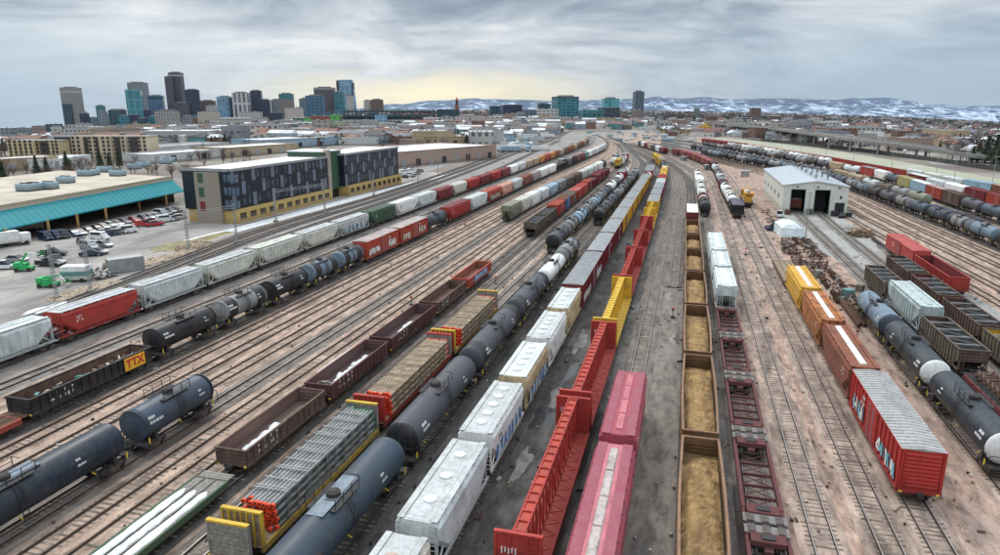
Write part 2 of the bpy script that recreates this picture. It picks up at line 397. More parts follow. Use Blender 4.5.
def tank_car(lod, L=17, body=None, band=None, r=1.48, endc=None, plat='side', mk=True, dome=None, walk=False):
    A = Asm('tank_car', lod); body = body or DARK; dome = dome or DARK
    B = A.part('tank'); a = L / 2 - .95; zc = 1.02 + r; n = 28 if lod == 0 else 18
    def rg(x, rr): return [(x, rr * cos(2 * pi * i / n), zc + rr * sin(2 * pi * i / n)) for i in range(n)]
    cap = .55; prof = [(a, .0)] + [(a - cap * (1 - sqrt(max(0, 1 - q * q))), q) for q in (.25, .5, .75, .9, .98)]
    prof = [(x, r * q) for x, q in prof]
    endm = endc or body; bw = 2.0
    left = [rg(-x, max(rr, .02)) for x, rr in prof]; right = [rg(x, max(rr, .02)) for x, rr in prof][::-1]
    xb = a - cap
    B.loft(left + [rg(-xb, r)], endm, True, False, True)
    if band:
        B.loft([rg(-xb, r), rg(-xb + bw, r)], band, False, False, True); B.loft([rg(xb - bw, r), rg(xb, r)], band, False, False, True)
        xm = xb - bw
    else: xm = xb
    B.loft([rg(-xm, r), rg(0, r), rg(xm, r)], body, False, False, True)
    B.loft([rg(xb, r)] + right, endm, False, True, True)
    # weld seams and jacket bands
    for q in ((-.5, -.17, .17, .5) if lod < 2 else ()):
        B.loft([rg(q * L * .8 - .03, r + .012), rg(q * L * .8 + .03, r + .012)], body, True, True)
    # underframe
    for s_ in (-1, 1):
        u = A.part('stub_sill'); e = s_ * (L / 2 - .45)
        u.box(min(e, e - s_ * 3.4), max(e, e - s_ * 3.4), -.3, .3, .82, 1.12, DARK)
        u.box(min(e, e - s_ * .75), max(e, e - s_ * .75), -1.4, 1.4, .95, 1.05, DARK)
        xs = s_ * (L / 2 - 2.3)
        u.loft([[(xs - .18, -1.35, .85), (xs + .18, -1.35, .85), (xs + .18, 1.35, .85), (xs - .18, 1.35, .85)], [(xs - .18, -1.2, 1.75), (xs + .18, -1.2, 1.75), (xs + .18, 1.2, 1.75), (xs - .18, 1.2, 1.75)]], DARK)
        if lod < 2:
            for sy in (-1, 1):
                u.bar((e - s_ * .1, sy * 1.38, 1.0), (e - s_ * .1, sy * 1.38, 2.1), .045, DARK); u.bar((e - s_ * .8, sy * 1.40, .95), (e - s_ * .8, sy * 1.42, 1.5), .09, YELMARK)
                u.bar((e - s_ * .8, sy * 1.38, 1.0), (e - s_ * .8, sy * 1.38, 2.1), .05, DARK)
            u.bar((e - s_ * .1, -1.38, 2.1), (e - s_ * .1, 1.38, 2.1), .05, DARK)
    for sy in (-1, 1):
        for q in (-.3, 0, .3): B.bar((q * L, sy * (r * .8), 1.0), (q * L, sy * (r * .55), 1.2), .07, YELMARK) if lod < 2 else None
        B.bar((-L / 2 + 3, sy * 1.42, .92), (L / 2 - 3, sy * 1.42, .92), .09, DARK) if lod < 2 else None
    zt = zc + r
    d = A.part('dome'); d.cyl((0, 0, zt - .15), (0, 0, zt + .32), .5, dome, 12, sm=False); d.cyl((0, 0, zt + .322), (0, 0, zt + .42), .42, dome, 12, .25, False)
    p = A.part('platform')
    if lod < 2:
        pl = 1.7
        if walk: p.box(-pl * 1.5, pl * 1.5, -.62, .62, zt - .02, zt + .03, WALK)
        for sy in (-1, 1):
            p.box(-pl, pl, sy * .85 - .25, sy * .85 + .25, zt - .12, zt - .08, DARK)
            for x in (-pl, -.6, .6, pl):
                p.bar((x, sy * 1.1, zt - .15), (x, sy * 1.1, zt + .75), .05, dome)
            for z in (.38, .75): p.bar((-pl, sy * 1.1, zt + z), (pl, sy * 1.1, zt + z), .045, dome)
        for x in (-pl, pl): p.bar((x, -1.1, zt + .75), (x, -.3, zt + .75), .045, dome); p.bar((x, 1.1, zt + .75), (x, .3, zt + .75), .045, dome)
        for sy in (-1, 1):
            for x in (-.22, .22): p.tube([(x, sy * 1.1, zt - .1), (x, sy * (r + .12), zc + .3), (x, sy * (r + .1), 1.0)], .025, dome)
            for i in range(7): p.bar((-.22, sy * (r + .12), 1.2 + i * .32), (.22, sy * (r + .12), 1.2 + i * .32), .03, dome)
    else: p.box(-1.3, 1.3, -.95, .95, zt - .06, zt + .02, dome)
    if lod == 0 and mk:
        for sy in (-1, 1):
            k = A.part('lettering')
            th = radians(22)
            for (x0, nn, hh) in ((-L * .36, 4, .32), (L * .22, 3, .22)):
                rr = random.Random(int(L * 13 + x0))
                for j in range(2):
                    x = x0; t0 = th - j * .3
                    for i in range(nn + 2 * j):
                        wd = hh * rr.choice((.4, .55, .7))
                        y0, z0 = (r + .014) * cos(t0), zc + (r + .014) * sin(t0); t1 = t0 + hh / r * .8; y1, z1 = (r + .014) * cos(t1), zc + (r + .014) * sin(t1)
                        vs = [(x, sy * y0, z0), (x + wd, sy * y0, z0), (x + wd, sy * y1, z1), (x, sy * y1, z1)]
                        k.add(vs, [(0, 1, 2, 3) if sy < 0 else (3, 2, 1, 0)], WHITE); x += wd * 1.4
    for s_ in (-1, 1): truck(A, s_ * (L / 2 - 2.3))
    couplers(A, L); return A.done()

def boxcar(lod, L=17, body=None, roof=None, h=4.5, ribs=True, grf=None, gz0=1.3, gz1=2.6, door=None, split=None):
    A = Asm('boxcar', lod); roof = roof or GALV; B = A.part('body'); a = L / 2 - .6; W = 1.5
    B.box(-a, a, -W, W, .95, h - .22, body)
    if split:  # a second colour on the far half
        B.box(0, a - .01, -W - .006, W + .006, .96, h - .25, split)
    n = int(L / 1.15)
    for sy in (-1, 1):
        if ribs:
            for i in range(n + 1):
                x = -a + i * 2 * a / n
                if abs(x) < 1.6: continue
                B.box(max(-a, x - .07), min(a, x + .07), min(sy * W, sy * (W + .1)), max(sy * W, sy * (W + .1)), 1.0, h - .3, split if split and x > 0 else body)
        B.box(-a, a, min(sy * W, sy * (W + .12)), max(sy * W, sy * (W + .12)), .8, 1.06, body)
        B.box(-a, a, min(sy * W, sy * (W + .11)), max(sy * W, sy * (W + .11)), h - .33, h - .2, body)
    for s_ in (-1, 1):
        e = A.part('end_wall'); x = s_ * a
        nn = 9
        for i in range(nn):
            z = 1.25 + i * (h - 1.7) / nn
            e.loft([[(x, -1.3, z), (x, 1.3, z), (x, 1.3, z + .26), (x, -1.3, z + .26)], [(x + s_ * .1, -1.2, z + .08), (x + s_ * .1, 1.2, z + .08), (x + s_ * .1, 1.2, z + .18), (x + s_ * .1, -1.2, z + .18)]], body)
        e.box(min(x, x + s_ * .12), max(x, x + s_ * .12), -W, -W + .14, .8, h - .2, body); e.box(min(x, x + s_ * .12), max(x, x + s_ * .12), W - .14, W, .8, h - .2, body)
        e.box(min(x, x + s_ * .16), max(x, x + s_ * .16), -W, W, .8, 1.1, body)
        if lod < 2:
            ladder(e, x + s_ * .17, 1.1, .9, 2.6, body, 0, .4)
            for sy in (-1, 1): e.box(min(x, x + s_ * .18), max(x, x + s_ * .18), sy * 1.3 - .12, sy * 1.3 + .12, .82, .98, YELMARK)
    for sy in (-1, 1):
        D = A.part('door'); dm = door or body
        D.box(-1.5, 1.5, min(sy * W, sy * (W + .13)), max(sy * W, sy * (W + .13)), 1.08, h - .36, dm)
        for i in range(5): D.box(-1.5, 1.5, min(sy * W, sy * (W + .17)), max(sy * W, sy * (W + .17)), 1.4 + i * .6, 1.48 + i * .6, dm)
        for x in (-.8, -.5, .5, .8): D.bar((x, sy * (W + .2), 1.0), (x, sy * (W + .2), h - .4), .04, GALV)
    rf = A.part('roof')
    rf.loft([[(-a - .05, -W - .08, h - .2), (-a - .05, 0, h - .04), (-a - .05, W + .08, h - .2), (-a - .05, 0, h - .26)], [(a + .05, -W - .08, h - .2), (a + .05, 0, h - .04), (a + .05, W + .08, h - .2), (a + .05, 0, h - .26)]], roof)
    m = int(L / (.62 if lod == 0 else 1.2))
    for i in range(m):
        x = -a + (i + .5) * 2 * a / m
        for sy in (-1, 1):
            rf.add([(x - .09, sy * (W + .04), h - .19), (x + .09, sy * (W + .04), h - .19), (x + .09, 0, h - .035), (x - .09, 0, h - .035), (x - .05, sy * (W + .02), h - .12), (x + .05, sy * (W + .02), h - .12), (x + .05, 0, h + .03), (x - .05, 0, h + .03)],
                   [(0, 1, 5, 4), (4, 5, 6, 7), (2, 3, 7, 6), (0, 4, 7, 3), (1, 2, 6, 5)], roof)
    if lod < 2:
        if grf:
            for sy in (-1, 1):
                k = A.part('graffiti')
                graffiti(k, -a * .9, -a * .25, gz0, gz1, sy * (W + .11), grf, int(L * 5) + sy, sy, .15)
                graffiti(k, a * .3, a * .85, gz0, gz1 + .2, sy * (W + .11), grf[::-1], int(L * 3) + sy, sy, .15)
        for sy in (-1, 1): k = A.part('lettering'); marks(k, a * .32, h - 1.2, sy * (W + .102), 4, WHITE, .3, 2, 5, sy)
    for s_ in (-1, 1): truck(A, s_ * (L / 2 - 2.1))
    couplers(A, L); return A.done()

def gondola(lod, L=16, body=None, inside=None, h=2.35, ribs=True, bulge=0.0, grf=None, fr=None):
    A = Asm('gondola', lod); inside = inside or body; a = L / 2 - .6; W = 1.5; N = 8
    for sy in (-1, 1):
        B = A.part('side_wall')
        for i in range(N):
            x0, x1 = -a + i * 2 * a / N, -a + (i + 1) * 2 * a / N
            b0, b1 = bulge * sin(pi * i / N), bulge * sin(pi * (i + 1) / N)
            Y0, Y1 = sy * (W + b0), sy * (W + b1); t = sy * .07
            for (q, r_, m) in ((Y0, Y1, body), (Y0 - t, Y1 - t, inside)):
                vs = [(x0, q if m is body else q, .9), (x1, r_, .9), (x1, r_, h), (x0, q, h)]
                B.add(vs, [(0, 1, 2, 3) if (sy < 0) == (m is body) else (3, 2, 1, 0)], m)
            B.bar((x0, Y0 - t / 2, h), (x1, Y1 - t / 2, h), .2, fr or body, .12)
            B.bar((x0, Y0, .95), (x1, Y1, .95), .16, body, .2)
        if ribs:
            n = int(L / 1.05)
            for i in range(1, n):
                x = -a + i * 2 * a / n; q = W + bulge * sin(pi * i / n)
                B.box(x - .06, x + .06, min(sy * q, sy * (q + .12)), max(sy * q, sy * (q + .12)), .95, h - .05, body)
    fl = A.part('floor'); fl.box(-a, a, -W + .05, W - .05, .9, 1.0, inside)
    for s_ in (-1, 1):
        e = A.part('end_wall'); x = s_ * a
        e.box(min(x, x - s_ * .07), max(x, x - s_ * .07), -W, W, .9, h, inside)
        e.box(min(x, x + s_ * .02), max(x, x + s_ * .02), -W, W, .85, h, body)
        for z in (1.25, 1.6, 1.95): e.box(min(x, x + s_ * .09), max(x, x + s_ * .09), -W + .1, W - .1, z, z + .12, body)
        for z in ((1.25, 1.6, 1.95) if lod < 2 else ()): e.box(min(x - s_ * .07, x - s_ * .13), max(x - s_ * .07, x - s_ * .13), -W + .1, W - .1, z, z + .12, inside)
        e.box(min(x - s_ * .08, x + s_ * .1), max(x - s_ * .08, x + s_ * .1), -W - .05, W + .05, h - .06, h + .07, fr or body)
        if lod < 2:
            ladder(e, x + s_ * .14, 1.15, .85, h, body, 0, .4)
            for sy in (-1, 1): e.box(min(x, x + s_ * .12), max(x, x + s_ * .12), sy * 1.3 - .1, sy * 1.3 + .1, .82, .98, YELMARK)
    if lod < 2:
        if grf:
            for sy in (-1, 1): k = A.part('graffiti'); graffiti(k, -a * .6, a * .6, 1.1, h - .2, sy * (W + .13), grf, int(L * 5), sy, .12)
        for sy in (-1, 1):
            k = A.part('lettering')
            for i in range(4): marks(k, -a * .75 + i * .9, 1.95, sy * (W + .02), 1, WHITE, .34, 2, i + 3, sy)
    for s_ in (-1, 1): truck(A, s_ * (L / 2 - 2.1))
    couplers(A, L); return A.done()

def open_hopper(lod, L=15, body=None, inside=None, h=3.3, ribs=True, endm=None):
    A = Asm('open_hopper', lod); inside = inside or DARK; a = L / 2 - .6; W = 1.52
    for sy in (-1, 1):
        B = A.part('side_wall')
        for m, y in ((body, sy * W), (inside, sy * (W - .06))):
            B.add([(-a, y, 1.9), (-a + 2.1, y, .95), (a - 2.1, y, .95), (a, y, 1.9), (a, y, h), (-a, y, h)], [(0, 1, 2, 3, 4, 5) if (sy < 0) == (m is body) else (5, 4, 3, 2, 1, 0)], m)
        B.box(-a, a, sy * W - .09, sy * W + .09, h - .05, h + .08, body)
        B.box(-L / 2 + .4, L / 2 - .4, sy * W - .07, sy * W + .07, .85, 1.03, body)
        if ribs:
            n = int(L / 1.0)
            for i in range(1, n):
                x = -a + i * 2 * a / n; B.box(x - .055, x + .055, min(sy * W, sy * (W + .11)), max(sy * W, sy * (W + .11)), 1.0, h - .05, body)
    for s_ in (-1, 1):
        e = A.part('end_wall'); x = s_ * a
        e.box(min(x, x + s_ * .04), max(x, x + s_ * .04), -W, W, 1.9, h, endm or body)
        for z in (2.2, 2.6, 3.0): e.box(min(x, x + s_ * .1), max(x, x + s_ * .1), -W + .1, W - .1, z - .06, z + .06, endm or body)
        e.box(min(x - s_ * .06, x + s_ * .1), max(x - s_ * .06, x + s_ * .1), -W - .06, W + .06, h - .04, h + .09, body)
        e.add([(x, -W, 2.1), (x, W, 2.1), (x - s_ * 3.0, W, .8), (x - s_ * 3.0, -W, .8)], [(0, 1, 2, 3)], inside)
        for sy in (-1, 1): e.bar((x, sy * 1.4, .95), (x, sy * 1.4, 2.0), .12, body)
        e.box(min(x, x - s_ * .9), max(x, x - s_ * .9), -1.45, 1.45, .86, .96, DARK)
        if lod < 2: ladder(e, x + s_ * .12, 1.15, .9, h, body, 0, .4)
    nb = 3
    for i in range(nb):
        c = A.part('cross_ridge'); x = (i - 1) * (L - 5) / 3
        c.loft([[(x - 1.5, -W + .06, .75), (x + 1.5, -W + .06, .75), (x + 1.5, W - .06, .75), (x - 1.5, W - .06, .75)], [(x - .08, -W + .06, 1.9), (x + .08, -W + .06, 1.9), (x + .08, W - .06, 1.9), (x - .08, W - .06, 1.9)]], inside)
    t = A.part('top_brace')
    for i in range(4):
        x = (i - 1.5) * L / 5.0
        t.box(x - .07, x + .07, -W, W, h - .16, h - .02, GALV)
        if i < 3: t.bar((x, -W, h - .1), (x + L / 5.0, W, h - .1), .05, GALV)
    for s_ in (-1, 1): truck(A, s_ * (L / 2 - 2.0))
    couplers(A, L); return A.done()

def centerbeam(lod, L=22, body=None, top=None, grf=False, load=None):
    A = Asm('centerbeam_flatcar', lod); top = top or body; a = L / 2 - .55; W = 1.52; h = 4.45
    d = A.part('deck'); d.box(-a, a, -W, W, .95, 1.12, body)
    for sy in (-1, 1):
        d.box(-a, a, sy * W - .08, sy * W + .08, .78, 1.2, body)
        n = int(L / 1.6)
        for i in range(n):
            x = -a + i * 2 * a / n; x2 = x + 2 * a / n
            d.bar((x + .1, sy * .2, 1.14), ((x + x2) / 2, sy * 1.45, 1.14), .09, top, .06); d.bar(((x + x2) / 2, sy * 1.45, 1.14), (x2 - .1, sy * .2, 1.14), .09, top, .06)
    for s_ in (-1, 1):
        b = A.part('bulkhead'); x = s_ * (a - .15)
        b.box(x - .06, x + .06, -1.55, 1.55, 1.15, h - .15, body)
        for y in (-1.45, -.55, .55, 1.45): b.box(x - .16, x + .16, y - .09, y + .09, 1.1, h, body)
        for z in (1.2, 2.2, 3.2, h - .12): b.box(x - .14, x + .14, -1.55, 1.55, z, z + .16, body)
        if lod < 2: ladder(b, x + s_ * .2, -1.0, .9, h, body, 0, .4)
        if grf and lod < 2:
            for q, zz_ in enumerate((1.6, 2.3, 3.0)):
                for i in range(5):
                    y = .1 + i * .22; b.box(x - .185, x + .185, y, y + .08, zz_ + .1 * (i % 2), zz_ + .4, WHITE)
    t = A.part('center_beam'); n = int(L / 1.25)
    t.box(-a + .25, a - .25, -.34, .34, h - .32, h - .12, top); 
    for sy in (-1, 1): t.box(-a + .25, a - .25, sy * .36 - .05, sy * .36 + .05, h - .38, h - .02, body)
    for i in range(n + 1):
        x = -a + .5 + i * (2 * a - 1) / n
        t.box(x - .09, x + .09, -.46, .46, h - .16, h, body)
        for sy in (-1, 1): t.bar((x, sy * .34, h - .2), (x, sy * .38, 1.1), .12, body)
        if i < n:
            for sy in (-1, 1): t.bar((x, sy * .34, 1.2 if i % 2 else h - .4), (x + (2 * a - 1) / n, sy * .34, h - .4 if i % 2 else 1.2), .08, body)
    t.box(-a, a, -.4, .4, 1.12, 1.3, body)
    for s_ in (-1, 1): truck(A, s_ * (L / 2 - 2.1))
    couplers(A, L); return A.done()

def bulkhead_flat(lod, L=20, frame=None, panel=None, panel2=None):
    A = Asm('bulkhead_flatcar', lod); a = L / 2 - .55; W = 1.5
    d = A.part('deck'); d.box(-a, a, -W, W, 1.0, 1.12, WOOD)
    for sy in (-1, 1): d.box(-a, a, sy * W - .07, sy * W + .07, .7, 1.16, frame)
    d.box(-a, a, -.35, .35, .55, 1.0, frame)
    for s_ in (-1, 1):
        b = A.part('bulkhead'); x = s_ * (a - .15); pm = (panel if s_ < 0 else (panel2 or panel))
        b.box(x - .06, x + .06, -1.5, 1.5, 1.1, 3.55, pm)
        for y in (-1.5, 1.5): b.box(x - .15, x + .15, y - .07, y + .07, 1.1, 3.65, pm if pm is GREYWOOD else frame)
        b.box(x - .16, x + .16, -1.57, 1.57, 3.55, 3.7, frame)
        for y in (-.95, -.45, 0, .45, .95):
            b.bar((x + s_ * .16, y, 1.0), (x + s_ * .12, y, 3.55), .12, frame if pm is not GREYWOOD else pm)
        if pm is GREYWOOD:
            for i in range(8): b.box(x - .1, x + .2 * s_ if s_ > 0 else x + .1, -1.42, 1.42, 1.2 + i * .3, 1.42 + i * .3, pm) if s_ > 0 else b.box(x - .2, x + .1, -1.42, 1.42, 1.2 + i * .3, 1.42 + i * .3, pm)
    for s_ in (-1, 1): truck(A, s_ * (L / 2 - 2.1))
    couplers(A, L); return A.done()

def flatcar(lod, L=18, frame=None, deck=None, snow=False):
    A = Asm('flatcar', lod); a = L / 2 - .55; W = 1.5; d = A.part('deck'); d.box(-a, a, -W + .08, W - .08, .98, 1.06, deck or WOOD)
    for i in range(int(L / .3)):
        d.box(-a + i * .3 + .02, -a + i * .3 + .26, -W + .09, W - .09, 1.06, 1.08, deck or WOOD)
    for sy in (-1, 1):
        s = A.part('side_sill'); s.box(-a, a, sy * W - .09, sy * W + .09, .6, 1.14, frame); d.box(-a, a, sy * .52 - .04, sy * .52 + .04, 1.08, 1.13, DARK)
    d.box(-a, a, -.35, .35, .5, .97, frame)
    for s_ in (-1, 1):
        e = A.part('end_sill'); x = s_ * a; e.box(min(x, x + s_ * .1), max(x, x + s_ * .1), -W, W, .7, 1.12, frame)
    for s_ in (-1, 1): truck(A, s_ * (L / 2 - 2.1))
    couplers(A, L); return A.done()

def well_car(lod, L=14.5, body=None):
    """skeleton container flat: side sills, end platforms, X braces with the track showing through"""
    A = Asm('skeleton_flatcar', lod); a = L / 2 - .15; W = 1.35
    for sy in (-1, 1):
        s = A.part('side_sill'); s.box(-a, a, sy * W - .11, sy * W + .11, .55, 1.15, body); s.box(-a + 2, a - 2, sy * W - .14, sy * W + .14, 1.12, 1.2, body)
    b = A.part('cross_brace'); n = 5; x0 = -a + 2.6; st = (2 * a - 5.2) / n
    for i in range(n):
        x = x0 + i * st
        b.bar((x, -W, .62), (x + st, W, .62), .055, body); b.bar((x, W, .66), (x + st, -W, .66), .055, body); b.box(x - .08, x + .08, -W, W, .5, .72, body)
    for s_ in (-1, 1):
        p = A.part('end_platform'); x = s_ * a
        p.box(min(x, x - s_ * 1.0), max(x, x - s_ * 1.0), -1.5, 1.5, 1.16, 1.3, PLAT); 
        for y in (-1.0, 0, 1.0): p.box(min(x, x - s_ * .9), max(x, x - s_ * .9), y - .25, y + .25, 1.3, 1.38, STEEL)
        q = x - s_ * 1.6
        p.box(q - .55, q + .55, -1.15, 1.15, 1.0, 1.4, body); p.box(q - .3, q + .3, -.45, .45, 1.402, 1.5, DARK)
        p.box(min(x - s_ * .9, x - s_ * 2.6), max(x - s_ * .9, x - s_ * 2.6), -.3, .3, .6, 1.0, body)
    for s_ in (-1, 1): truck(A, s_ * (L / 2 - 1.4))
    couplers(A, L); return A.done()

def locomotive(lod, L=20, body=None, roof=None):
    A = Asm('locomotive', lod); a = L / 2 - .5; f = A.part('underframe'); f.box(-a, a, -1.5, 1.5, 1.0, 1.4, DARK); f.box(-2.6, 2.6, -1.35, 1.35, .35, 1.0, DARK)
    h = A.part('hood'); h.box(-a + 1.2, a - 5.2, -.95, .95, 1.4, 4.1, body); h.box(-a + 1.2, -a + 5, -1.4, 1.4, 3.1, 4.3, body)
    for i in range(5): h.box(-a + 6 + i * 1.4, -a + 7 + i * 1.4, -1.0, 1.0, 3.0, 3.8, DARK)
    r = A.part('roof'); r.box(-a + 1.1, a - 5.1, -.8, .8, 4.1, 4.2, roof or body)
    for i in range(3): r.cyl((-a + 3 + i * 1.3, 0, 4.3), (-a + 3 + i * 1.3, 0, 4.42), .5, DARK, 10)
    c = A.part('cab'); c.box(a - 5.2, a - 2.6, -1.45, 1.45, 1.4, 4.35, body); c.box(a - 2.55, a - 2.5, -1.1, 1.1, 3.1, 3.8, DARK)
    for sy in (-1, 1): c.box(a - 4.8, a - 3.2, sy * 1.47 - .02, sy * 1.47 + .02, 3.0, 3.8, DARK)
    n = A.part('nose'); n.box(a - 2.6, a - .8, -1.0, 1.0, 1.4, 3.0, body)
    for sy in (-1, 1):
        rl = A.part('handrail')
        rl.bar((-a + .2, sy * 1.42, 2.4), (a - .2, sy * 1.42, 2.4), .05, WHITE)
        for i in range(9): rl.bar((-a + .2 + i * (2 * a - .4) / 8, sy * 1.42, 1.4), (-a + .2 + i * (2 * a - .4) / 8, sy * 1.42, 2.4), .05, WHITE)
    for s_ in (-1, 1): truck(A, s_ * (L / 2 - 3.2))
    couplers(A, L); return A.done()

BUILD = dict(hop=covered_hopper, tank=tank_car, box=boxcar, gon=gondola, coal=open_hopper, beam=centerbeam, bulk=bulkhead_flat, flat=flatcar, well=well_car, loco=locomotive)
CAT = dict(hop='hopper car', tank='tank car', box='boxcar', gon='gondola car', coal='hopper car', beam='flatcar', bulk='flatcar', flat='flatcar', well='flatcar', loco='locomotive')
PROTO = {}
def get_car(kind, lod, kw):
    k = (kind, lod, tuple(sorted((a, tuple(x.name for x in b) if isinstance(b, (list, tuple)) else (b.name if hasattr(b, 'name') else b)) for a, b in kw.items())))
    if k in PROTO: return copy_tree(PROTO[k])
    PROTO[k] = BUILD[kind](lod, **kw); return PROTO[k]

# ------------------------------------------------------------------ track paths
class Path:
    def __init__(s, knots):
        """knots: (Y, X) pairs; Catmull-Rom sampled every ~2 m"""
        k = [Vector((x, y)) for y, x in knots]; k = [k[0] * 2 - k[1]] + k + [k[-1] * 2 - k[-2]]; pts = []
        for i in range(1, len(k) - 2):
            n = max(2, int((k[i + 1] - k[i]).length / 3)); p0, p1, p2, p3 = k[i - 1:i + 3]
            # knots are unevenly spaced: limit the tangents
            d = (p2 - p1).length; t1 = (p2 - p0).normalized() * d; t2 = (p3 - p1).normalized() * d
            for j in range(n):
                t = j / n; pts.append(p1 * (2 * t ** 3 - 3 * t * t + 1) + t1 * (t ** 3 - 2 * t * t + t) + p2 * (-2 * t ** 3 + 3 * t * t) + t2 * (t ** 3 - t * t))
        pts.append(k[-2]); s.p = pts; s.c = [0.0]
        for a, b in zip(pts, pts[1:]): s.c.append(s.c[-1] + (b - a).length)
    def arc(s, Y):
        for i in range(len(s.p) - 1):
            a, b = s.p[i], s.p[i + 1]
            if (a.y - Y) * (b.y - Y) <= 0 and a.y != b.y: return s.c[i] + (Y - a.y) / (b.y - a.y) * (s.c[i + 1] - s.c[i])
        return s.c[-1]
    def pos(s, c):
        lo, hi = 0, len(s.c) - 1
        if c <= 0: i = 0
        else:
            while hi - lo > 1:
                m = (lo + hi) // 2
                if s.c[m] <= c: lo = m
                else: hi = m
            i = lo
        d = s.c[i + 1] - s.c[i]; t = (c - s.c[i]) / d; v = s.p[i + 1] - s.p[i]
        return s.p[i] + v * t, v.normalized()
ORD = ['zeroth', 'first', 'second', 'third', 'fourth', 'fifth', 'sixth', 'seventh', 'eighth', 'ninth', 'tenth', 'eleventh', 'twelfth', 'thirteenth', 'fourteenth', 'fifteenth', 'sixteenth', 'seventeenth', 'eighteenth', 'nineteenth', 'twentieth']
def ordn(i):
    if i <= 20: return ORD[i]
    t, u = divmod(i, 10); T_ = {2: 'twenty', 3: 'thirty', 4: 'forty'}[t]
    return T_ + '-' + ORD[u] if u else {2: 'twentieth', 3: 'thirtieth', 4: 'fortieth'}[t]
ZR = .36
def train(path, Y0, cars, tname, group, flip=False, nlod=(115, 225)):
    """cars: list of (kind, look, pitch, kwargs); the first stands nearest the camera"""
    c = path.arc(Y0) if Y0 >= path.p[0].y else Y0 - path.p[0].y
    out = []
    for i, (kind, look, L, kw) in enumerate(cars):
        p, t = path.pos(c + L / 2); c += L
        if c > path.c[-1]: break
        d = hypot(p.x, p.y); lod = 0 if d < nlod[0] else (1 if d < nlod[1] else 2)
        k2 = dict(kw); k2['L'] = round(L - .06, 1) 
        o = get_car(kind, lod, k2)
        o.location = (p.x, p.y, ZR); o.rotation_euler = (0, 0, atan2(t.y, t.x) + (pi if flip else 0))
        o.name = o.name.split('.')[0]
        tag(o, '%s, %s from near end, %s' % (look, ordn(i + 1), tname.replace('the ', '', 1)), CAT[kind], group)
        out.append(o)
    return out

